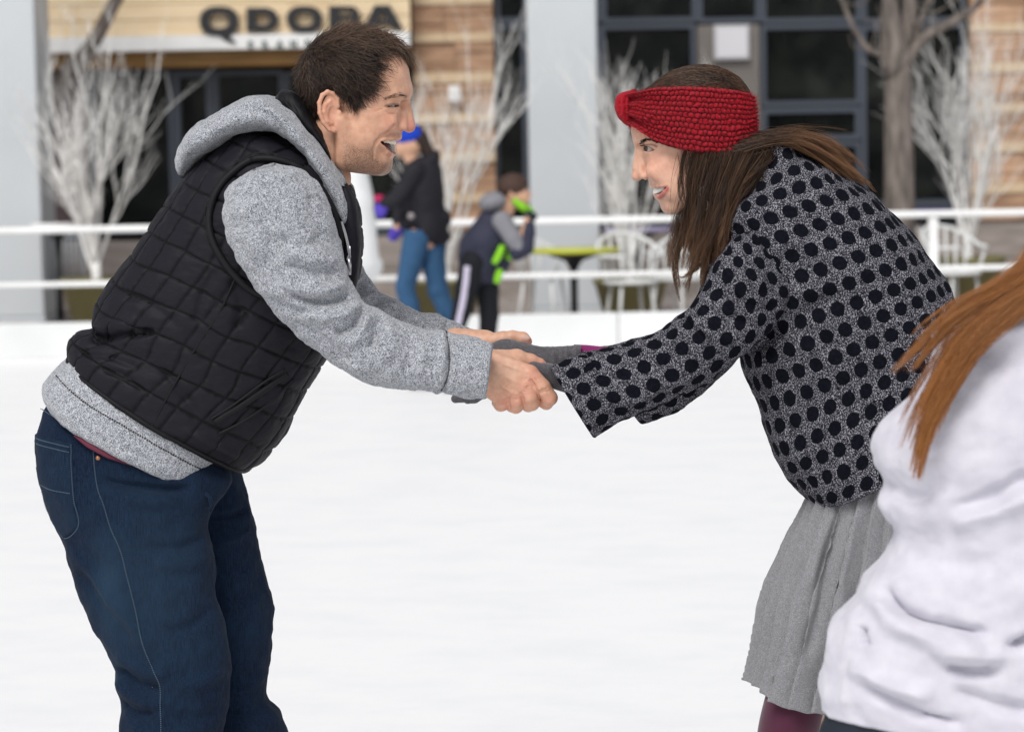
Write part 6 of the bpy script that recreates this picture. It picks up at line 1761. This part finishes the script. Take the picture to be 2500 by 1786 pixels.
SKL.folds([([(2060, 1190), (2010, 1330), (1990, 1450), (1950, 1600)], 14, -16), ([(2040, 1220), (1990, 1330), (1960, 1430)], 16, 8), ([(2080, 1200), (2040, 1340), (2030, 1500), (2010, 1640)], 18, 9)])
SKL.wrinkle(60, 2, 73, 2)
SKL.V[-8:, :, 1] += (3 * np.sin(thv[-8:] * 2 * np.pi) + 7 * np.sin(thv[-8:] * 0.9))*np.linspace(0, 1, 8)[:, None]
SKL.mesh('pleated_skirt', Y_WOM, M_SKIRT, woman, 'cap', 'lip', rim=4, inset=60)
M_LEGG = mat('burgundy_leggings', (0.062, 0.006, 0.026), 0.75, 0.25, sheen=0.2)
for k, (dx, d) in enumerate(((0, -70), (60, 75))):
    LG = Loft([(1925 + dx, 1520, 2070 + dx, 1520, d, 68), (1872 + dx, 1680, 2025 + dx, 1680, d, 68), (1849 + dx, 1790, 1998 + dx, 1790, d, 70), (1850 + dx, 1900, 2000 + dx, 1900, d, 68), (1880 + dx, 2150, 2010 + dx, 2150, d, 60), (1905 + dx, 2330, 2010 + dx, 2330, d, 50)], 60, 48)
    lg = LG.mesh('leggings', Y_WOM, M_LEGG, woman)
    BT = Loft([(1890 + dx, 2260, 2030 + dx, 2260, d, 66), (1880 + dx, 2340, 2030 + dx, 2340, d, 64), (1800 + dx, 2390, 2030 + dx, 2395, d, 66), (1790 + dx, 2416, 2034 + dx, 2418, d, 64)], 30, 40, 0.9)
    bt = BT.mesh('skate_boot', Y_WOM, M_WHITE, woman)
    cb = W(np.array([(1785 + dx, 2420, d), (2040 + dx, 2461, d)]), Y_WOM)
    MB().box(cb[0][0], cb[1][0], cb[0][1] - .003, cb[0][1] + .003, 0.001, cb[0][2] + .01).build('blade', M_METAL, bt)
# ================================================================== girl in the foreground, back to the camera
YG = 3.05; sg_ = spx(YG)
girl = thing('person', 'blurred person in white hoodie with long ginger hair at the right edge', 'person', P(2520, 893, YG) * np.array([1, 1, 0]))
M_WHOOD = noisy('white_fleece', (0.53, 0.515, 0.58), (0.60, 0.585, 0.645), 30, 0.9, 0.15, sheen=0.2)
GR = [(2420, 745, 2640, 690, 40, 60), (2330, 778, 2740, 700, 20, 150), (2282, 860, 2790, 780, 10, 190), (2240, 960, 2810, 880, 0, 205), (2188, 1005, 2820, 960, 0, 212), (2142, 1075, 2830, 1040, 0, 215), (2144, 1130, 2830, 1110, 0, 215), (2166, 1175, 2830, 1160, 0, 212), (2150, 1232, 2830, 1220, 0, 212), (2184, 1303, 2830, 1290, 0, 205),
      (2158, 1360, 2830, 1350, 0, 210), (2112, 1412, 2830, 1410, 0, 218), (2092, 1458, 2830, 1465, 0, 222), (2052, 1500, 2830, 1520, 0, 226), (2034, 1550, 2830, 1580, 0, 228), (2027, 1630, 2830, 1660, 0, 228), (2018, 1690, 2830, 1720, 0, 224), (2026, 1745, 2830, 1800, 0, 214)]
GL = Loft(GR, 220, 200, 0.9)
GL.folds([(f_[0], f_[1], f_[2] * 1.9) for f_ in [([(2278, 1222), (2370, 1192), (2500, 1125), (2600, 1080)], 16, -16), ([(2280, 1250), (2380, 1225), (2500, 1165)], 26, 12), ([(2150, 1400), (2170, 1450), (2278, 1490), (2390, 1514)], 14, -20), ([(2120, 1420), (2150, 1480), (2260, 1530), (2390, 1550)], 22, 16), ([(2270, 1588), (2340, 1600), (2410, 1598)], 14, -18), ([(2250, 1560), (2340, 1566), (2430, 1560)], 18, 12),
          ([(2097, 1505), (2096, 1530), (2102, 1560)], 9, -16), ([(2080, 1640), (2165, 1684), (2240, 1712), (2330, 1730)], 14, -18), ([(2060, 1600), (2150, 1640), (2260, 1665)], 24, 14), ([(2290, 1640), (2414, 1682), (2520, 1705)], 16, -16), ([(2420, 1546), (2500, 1515), (2600, 1480)], 14, -26), ([(2200, 1330), (2300, 1350), (2420, 1340)], 26, -8), ([(2240, 1080), (2260, 1150), (2270, 1200)], 22, -8), ([(2330, 830), (2420, 860), (2520, 850)], 26, -8), ([(2150, 1180), (2210, 1200), (2260, 1190)], 16, -10)]])
GL.wrinkle(120, 9, 81, 3); GL.wrinkle(40, 3, 83, 2)
gh = GL.mesh('hoodie', YG, M_WHOOD, girl, 'cap', 'lip', rim=10)
GP = Loft([(2040, 1720, 2800, 1740, 0, 190), (2010, 1800, 2800, 1800, 0, 195), (2010, 1950, 2790, 1950, 0, 195), (2060, 2300, 2760, 2300, 0, 180)], 40, 60, 0.95); GP.wrinkle(60, 5, 3, 2)
GP.mesh('trousers', YG, mat('dark_trousers', (0.02, 0.025, 0.035), 0.8, 0.2), girl)
# hidden body and head (turned away, outside the frame)
S = SDF((2300, 180, -260), (2900, 3100, 260), 11.0)
S.cone((2560, 850, 0), (2520, 1700, 0), 150, 150, 40); S.cone((2600, 720, 0), (2660, 560, 0), 70, 66, 30); S.ell((2692, 420, 0), (150, 170, 125), 20)
for q in (-1, 1): S.cone((2480, 1750, 90 * q), (2480, 2950, 90 * q), 110, 50, 30)
Vg, Fg = S.mesh(); mk('body', W(Vg, YG), Fg, M_SKIN, girl, True, col={'Col': np.repeat(w0[None], len(Vg), 0), 'Beard': np.zeros(len(Vg))})
M_HAIR_G = hair_mat('ginger_hair', (0.16, 0.052, 0.012), (0.52, 0.22, 0.065), 0.42, 0.4)
S = SDF((2500, 200, -170), (2890, 640, 170), 7.0); S.ell((2700, 405, 0), (166, 186, 140), 4); S.ell((2832, 470, 0), (110, 150, 110), 10, mode='sub'); Vg, Fg = S.mesh()
Vg = Vg + 4 * noise3(Vg * np.array([0.03, 0.03, 0.12]), 5)[:, None]
mk('crown_hair', W(Vg, YG), Fg, M_HAIR_G, girl, True, col=np.clip(0.45 + 0.3 * noise3(Vg * np.array([0.04, 0.02, 0.2]), 6), 0, 1))
LK = []
add([(2620, 420, -110), (2540, 560, -150), (2470, 650, -175), (2400, 700, -190), (2320, 740, -200), (2250, 800, -205), (2200, 860, -208), (2165, 900, -210)], 900, (26, 20, 20), 31, r=0.85, tipspread=0.7, wave=2.5, clump=0.55)
add([(2640, 430, -120), (2560, 590, -160), (2480, 680, -190), (2400, 740, -205), (2320, 800, -215), (2260, 890, -222), (2210, 990, -226), (2180, 1080, -228)], 1500, (30, 20, 14), 32, r=0.85, tipspread=0.7, wave=2.5, clump=0.55)
add([(2660, 440, -120), (2580, 600, -165), (2500, 690, -195), (2420, 750, -212), (2340, 820, -224), (2280, 910, -230), (2230, 1010, -232), (2200, 1130, -232)], 1300, (28, 16, 12), 33, r=0.85, tipspread=0.7, wave=2.5, clump=0.55)
add([(2680, 450, -120), (2620, 560, -165), (2560, 640, -190), (2490, 690, -205), (2420, 720, -215), (2350, 770, -222)], 700, (24, 18, 14), 34, r=0.85, tipspread=0.7, wave=2.5, clump=0.55)
add([(2640, 400, -60), (2570, 540, -90), (2510, 640, -120), (2450, 690, -140), (2390, 730, -150)], 700, (28, 18, 22), 35, r=0.85, tipspread=0.7, wave=2.5, clump=0.55)
add([(2660, 520, -100), (2600, 600, -150), (2540, 650, -180), (2480, 680, -190)], 600, (30, 24, 18), 36, r=0.85, tipspread=0.7, wave=2.5, clump=0.55)
add([(2680, 330, -100), (2620, 450, -130), (2560, 560, -150), (2500, 640, -170)], 800, (34, 24, 24), 37, r=0.85, tipspread=0.7, wave=2.5, clump=0.55)
ST = np.concatenate([a[0] for a in LK]); RR = np.concatenate([a[1] for a in LK]); TC = np.concatenate([a[2] for a in LK])
hv, hf, sid, tt = strand_mesh(ST, RR); tone = np.clip(rng.normal(0.5, 0.18, len(ST)) + 1.3 * TC, 0, 1)
mk('long_hair', W(hv, YG), hf, M_HAIR_G, girl, True, col=tone[sid])

# ================================================================== skaters in the background
def simple_mesh(S, Y): 
    V, F = S.mesh(); return W(V, Y), F
def feet(label, px, Y): return thing('person', label, 'person', P(px, 800, Y) * np.array([1, 1, 0]))
M_SKIN2 = mat('skin_far', (0.60, 0.35, 0.235), 0.55, 0.3)
# --- person with black jacket, blue hat, jeans
YB = 15.0
def gy(px): return 396 + 1.4 * FPX / YB - (px - 1250) * math.tan(ROLL)       # ice level in photo px at that distance
pb = feet('background skater in black jacket, blue hat and jeans', 1030, YB)
S = SDF((900, 290, -70), (1140, 960, 70), 3.5)
S.ell((1004, 352, 0), (30, 36, 27), 4, -10); S.ell((978, 366, 0), (10, 24, 18), 8); S.ell((974, 362, 0), (7, 6, 6), 4); S.cone((1000, 380, 0), (1022, 420, 0), 16, 20, 6)
S.cone((1030, 430, 0), (1040, 580, 0), 34, 34, 10); S.cone((1020, 430, -44), (972, 490, -46), 14, 11, 6); S.cone((972, 490, -46), (940, 500, -44), 11, 9, 6); S.cone((1020, 430, 44), (990, 520, 46), 14, 11, 6); S.cone((990, 520, 46), (968, 560, 44), 11, 9, 6)
S.chain([(1020, 580, -16, 24), (1006, 640, -18, 20), (990, 700, -18, 15), (1012, 800, -18, 13), (1020, 900, -18, 10)], 3); S.chain([(1058, 580, 16, 24), (1060, 650, 18, 19), (1072, 712, 18, 15), (1124, 830, 18, 12), (1140, 900, 18, 10)], 3)
V_, F_ = simple_mesh(S, YB); mk('body', V_, F_, M_SKIN2, pb)
S = SDF((985, 290, -45), (1075, 420, 45), 3.0); S.ell((1012, 344, 6), (33, 36, 31), 4, -10); S.cone((1030, 350, 6), (1056, 392, 6), 20, 14, 8); S.ell((976, 345, 0), (24, 40, 40), 3, 0, mode='sub'); V_, F_ = simple_mesh(S, YB); mk('hair', V_, F_, mat('far_brown_hair', (0.035, 0.022, 0.018), 0.7), pb)
S = SDF((960, 300, -45), (1050, 380, 45), 2.5); S.ell((1000, 336, 0), (36, 28, 32), 4, -6); S.ell((1040, 360, 0), (34, 26, 44), 3, 0, mode='sub'); S.ell((985, 380, 0), (50, 26, 50), 3, 0, mode='sub'); V_, F_ = simple_mesh(S, YB); mk('knit_hat', V_, F_, mat('blue_wool', (0.006, 0.045, 0.42), 0.85), pb)
S = SDF((930, 370, -85), (1110, 620, 85), 3.0)
S.ell((1030, 470, 0), (50, 78, 52), 6, -6); S.cone((1034, 430, 0), (1046, 560, 0), 46, 44, 12); S.cone((1010, 588, 0), (1078, 578, 0), 24, 22, 10); S.cone((1000, 540, 0), (1080, 536, 0), 28, 24, 10); S.ell((1058, 394, 0), (18, 24, 34), 8, 30)
S.chain([(1016, 420, -46, 24), (985, 470, -52, 21), (972, 488, -54, 20), (944, 498, -54, 16)], 6); S.chain([(1016, 430, 46, 24), (985, 500, 50, 19), (972, 545, 50, 15)], 6)
V_, F_ = simple_mesh(S, YB); V_ = V_ + 0.006 * fbm(V_ * 14, 2, 3)[:, None]; jk = mk('jacket', V_, F_, mat('black_jacket', (0.017, 0.016, 0.021), 0.75, 0.2), pb)
V_, F_ = tube(W(np.array([(1007, 528, -56), (1007, 528, -62)]), YB), 8 * spx(YB), 14); mk('badge', V_, F_, mat('grey_badge', (0.30, 0.27, 0.28), 0.6), jk)
M_MIT = mat('purple_mitten', (0.085, 0.055, 0.42), 0.8)
for (x, y, z, a) in ((934, 512, -54, 0), (964, 572, 48, 30)):
    S = SDF((x - 34, y - 40, z - 26), (x + 34, y + 40, z + 26), 2.5); S.ell((x, y, z), (15, 22, 12), 4, a); S.ell((x + 12, y - 4, z - 6), (7, 12, 6), 4, 20); V_, F_ = simple_mesh(S, YB); mk('mitten', V_, F_, M_MIT, pb)
V_, F_ = tube(W(np.array([(930, 478, -54), (930, 494, -54)]), YB), 11 * spx(YB), 14); mk('mitten_cuff', V_, F_, mat('pink_cuff', (0.45, 0.02, 0.10), 0.8), pb)
S = SDF((950, 560, -60), (1170, 960, 60), 3.5)
S.chain([(1020, 580, -16, 34), (1006, 640, -18, 29), (990, 700, -18, 23), (1000, 740, -18, 23), (1012, 800, -18, 22), (1020, 900, -18, 19)], 5); S.chain([(1058, 580, 16, 34), (1060, 650, 18, 28), (1070, 710, 18, 25), (1090, 760, 18, 23), (1124, 830, 18, 21), (1140, 900, 18, 19)], 5)
V_, F_ = simple_mesh(S, YB); V_ = V_ + 0.005 * fbm(V_ * 12, 2, 4)[:, None]; mk('jeans', V_, F_, mat('blue_denim_far', (0.035, 0.09, 0.18), 0.85, 0.15), pb)
def skates(par, Y, spots):
    for x, z in spots:
        yb = 396 + 1.4 * FPX / Y - (x - 1250) * math.tan(ROLL); q = spx(Y)
        L = Loft([(x - 16, yb - 70, x + 18, yb - 70, z, 14), (x - 18, yb - 40, x + 22, yb - 38, z, 15), (x - 20, yb - 18, x + 46, yb - 18, z, 15), (x - 20, yb - 12, x + 48, yb - 12, z, 14)], 16, 20, 0.9)
        b = L.mesh('skate_boot', Y, M_BLK_MET, par); w_ = W(np.array([(x - 18, yb - 12, z), (x + 48, yb, z)]), Y)
        MB().box(w_[0][0], w_[1][0], w_[0][1] - .003, w_[0][1] + .003, .001, w_[0][2] + .005).build('blade', M_METAL, b)
skates(pb, YB, ((1016, -18), (1140, 18)))
# --- boy in navy and green jacket
YK = 14.8
kid = feet('boy in navy jacket with grey hood and lime trim, bent over by the rail', 1190, YK)
S = SDF((1080, 410, -80), (1330, 960, 80), 3.5)
S.ell((1256, 470, 0), (32, 36, 30), 4, -10); S.ell((1276, 484, 0), (16, 24, 22), 8, -14); S.ell((1293, 478, 0), (6, 6, 5), 4); S.ell((1247, 472, 30), (5, 10, 4), 3, sym=True); S.cone((1250, 490, 0), (1220, 540, 0), 18, 22, 6)
S.cone((1205, 560, 0), (1172, 645, 0), 34, 30, 6)
for q in (-1, 1): S.chain([(1225, 545, 46 * q, 13), (1268, 590, 56 * q, 11), (1282, 560, 50 * q, 9), (1290, 535, 46 * q, 9)], 5); S.chain([(1158 if q < 0 else 1180, 650, 22 * q, 24), (1140 if q < 0 else 1190, 705, 24 * q, 18), (1128 if q < 0 else 1194, 765, 24 * q, 14), (1102 if q < 0 else 1190, 870, 24 * q, 11)], 3)
V_, F_ = simple_mesh(S, YK); mk('body', V_, F_, M_SKIN2, kid)
S = SDF((1205, 410, -50), (1310, 520, 50), 2.5); S.ell((1252, 458, 0), (38, 33, 36), 4, -6); S.ell((1288, 496, 0), (28, 34, 50), 4, 0, mode='sub'); S.ell((1242, 510, 0), (34, 26, 60), 4, 0, mode='sub'); V_, F_ = simple_mesh(S, YK); mk('hair', V_, F_, mat('boy_hair', (0.055, 0.030, 0.022), 0.7), kid)
M_NAVY = mat('navy_shell', (0.027, 0.028, 0.050), 0.7, 0.25); M_GREYF = mat('grey_shell', (0.20, 0.20, 0.22), 0.8); M_LIMEF = mat('lime_trim', (0.22, 0.55, 0.02), 0.7)
S = SDF((1100, 500, -90), (1310, 700, 90), 3.0)
S.cone((1205, 555, 0), (1190, 590, 0), 46, 52, 12); S.cone((1190, 590, 0), (1165, 650, 0), 52, 46, 12); S.cone((1140, 628, 0), (1196, 668, 0), 24, 26, 10); S.cone((1150, 600, 0), (1220, 640, 0), 30, 28, 10)
V_, F_ = simple_mesh(S, YK); V_ = V_ + 0.006 * fbm(V_ * 13, 2, 5)[:, None]; jk = mk('jacket', V_, F_, M_NAVY, kid)
for z in (-58, 58):
    S = SDF((1190, 500, z - 36), (1310, 640, z + 36), 2.5); S.chain([(1226, 540, z * .86, 24), (1252, 580, z, 21), (1268, 606, z, 19)], 5); V_, F_ = simple_mesh(S, YK); mk('upper_sleeve', V_, F_, M_GREYF, jk)
    S = SDF((1220, 500, z - 36), (1330, 660, z + 36), 2.5); S.chain([(1262, 616, z, 20), (1284, 604, z, 18), (1290, 570, z * .9, 16), (1292, 552, z * .85, 14)], 5); V_, F_ = simple_mesh(S, YK); mk('fore_sleeve', V_, F_, M_NAVY, jk)
    S = SDF((1270, 505, z - 30), (1330, 560, z + 30), 2.0); S.ell((1298, 530, z * .8), (13, 12, 12), 4); S.ell((1290, 520, z * .8), (6, 9, 6), 3, 30); V_, F_ = simple_mesh(S, YK); mk('glove', V_, F_, mat('black_glove', (0.015, 0.02, 0.025), 0.8), kid)
S = SDF((1150, 455, -70), (1270, 545, 70), 2.5); S.ell((1206, 494, 0), (38, 24, 52), 4, -12); S.ell((1240, 480, 0), (24, 30, 30), 6, 0, mode='sub'); V_, F_ = simple_mesh(S, YK); mk('hood', V_, F_, M_GREYF, jk)
S = SDF((1240, 480, -40), (1310, 540, 40), 2.0); S.chain([(1258, 494, -26, 8), (1276, 508, -24, 9), (1294, 516, -14, 9)], 4, sym=True); V_, F_ = simple_mesh(S, YK); mk('lime_collar', V_, F_, M_LIMEF, jk)
for pts in ([(1228, 598, -52), (1218, 622, -54), (1206, 642, -54)], [(1252, 604, -20), (1246, 622, -20), (1240, 634, -18)], [(1222, 655, -40), (1216, 676, -40), (1212, 690, -40)]):
    V_, F_ = tube(W(spline(np.array(pts, float), 10), YK), np.array([6, 8, 9, 9, 9, 9, 9, 8, 8, 6]) * spx(YK), 10); mk('lime_panel', V_, F_, M_LIMEF, jk)
S = SDF((1080, 610, -70), (1260, 960, 70), 3.0)
S.chain([(1158, 640, -22, 34), (1140, 700, -24, 28), (1128, 760, -24, 23), (1112, 810, -24, 20), (1100, 880, -24, 19)], 5); S.chain([(1180, 650, 22, 34), (1190, 710, 24, 28), (1194, 770, 24, 24), (1190, 830, 24, 21), (1190, 880, 24, 20)], 5)
V_, F_ = simple_mesh(S, YK); tr_ = mk('trousers', V_, F_, mat('black_track_trousers', (0.008, 0.009, 0.012), 0.75, 0.2), kid)
q = spline(np.array([(1142, 648, -56), (1138, 690, -53), (1130, 740, -48), (1120, 785, -45), (1104, 850, -44)], float), 24); V_, F_ = tube(W(q, YK), 7.5 * spx(YK), 8, True, 0.35, (0, 1, 0)); mk('white_stripe', V_, F_, mat('lilac_white', (0.52, 0.48, 0.60), 0.8), tr_)
skates(kid, YK, ((1100, -24), (1190, 24)))
# --- person in a long white coat, mostly behind the man
YC = 17.2
wc = feet('person in long white coat half hidden behind the chest of the laughing man', 850, YC)
S = SDF((790, 300, -70), (950, 700, 70), 3.0); S.cone((862, 420, 0), (866, 500, 0), 40, 46, 10); S.cone((866, 500, 0), (872, 640, 0), 46, 58, 10); S.cone((842, 660, 0), (906, 652, 0), 28, 28, 12)
V_, F_ = simple_mesh(S, YC); V_ = V_ + 0.006 * fbm(V_ * 9, 2, 6)[:, None]; mk('coat', V_, F_, mat('white_coat', (0.74, 0.75, 0.75), 0.8), wc)
S = SDF((790, 270, -60), (950, 980, 60), 3.5); S.ell((860, 335, 0), (32, 38, 28), 4); S.cone((860, 370, 0), (862, 420, 0), 16, 20, 6); S.cone((862, 430, 0), (866, 640, 0), 36, 36, 6); S.cone((852, 640, -16), (848, 880, -16), 22, 14, 6); S.cone((872, 640, 16), (866, 880, 16), 22, 14, 6)
V_, F_ = simple_mesh(S, YC); mk('body', V_, F_, M_SKIN2, wc)
S = SDF((800, 600, -60), (940, 960, 60), 3.5); S.cone((850, 640, -18), (846, 880, -18), 28, 20, 6); S.cone((872, 640, 18), (866, 880, 18), 28, 20, 6); V_, F_ = simple_mesh(S, YC); mk('trousers', V_, F_, mat('white_trousers', (0.6, 0.6, 0.62), 0.8), wc)
S = SDF((810, 280, -50), (920, 400, 50), 3.0); S.ell((858, 328, 0), (35, 38, 32), 4); S.ell((880, 350, 0), (26, 34, 40), 4, mode='sub'); V_, F_ = simple_mesh(S, YC); mk('hair', V_, F_, mat('fair_hair', (0.30, 0.20, 0.10), 0.7), wc)
skates(wc, YC, ((846, -18), (866, 18)))
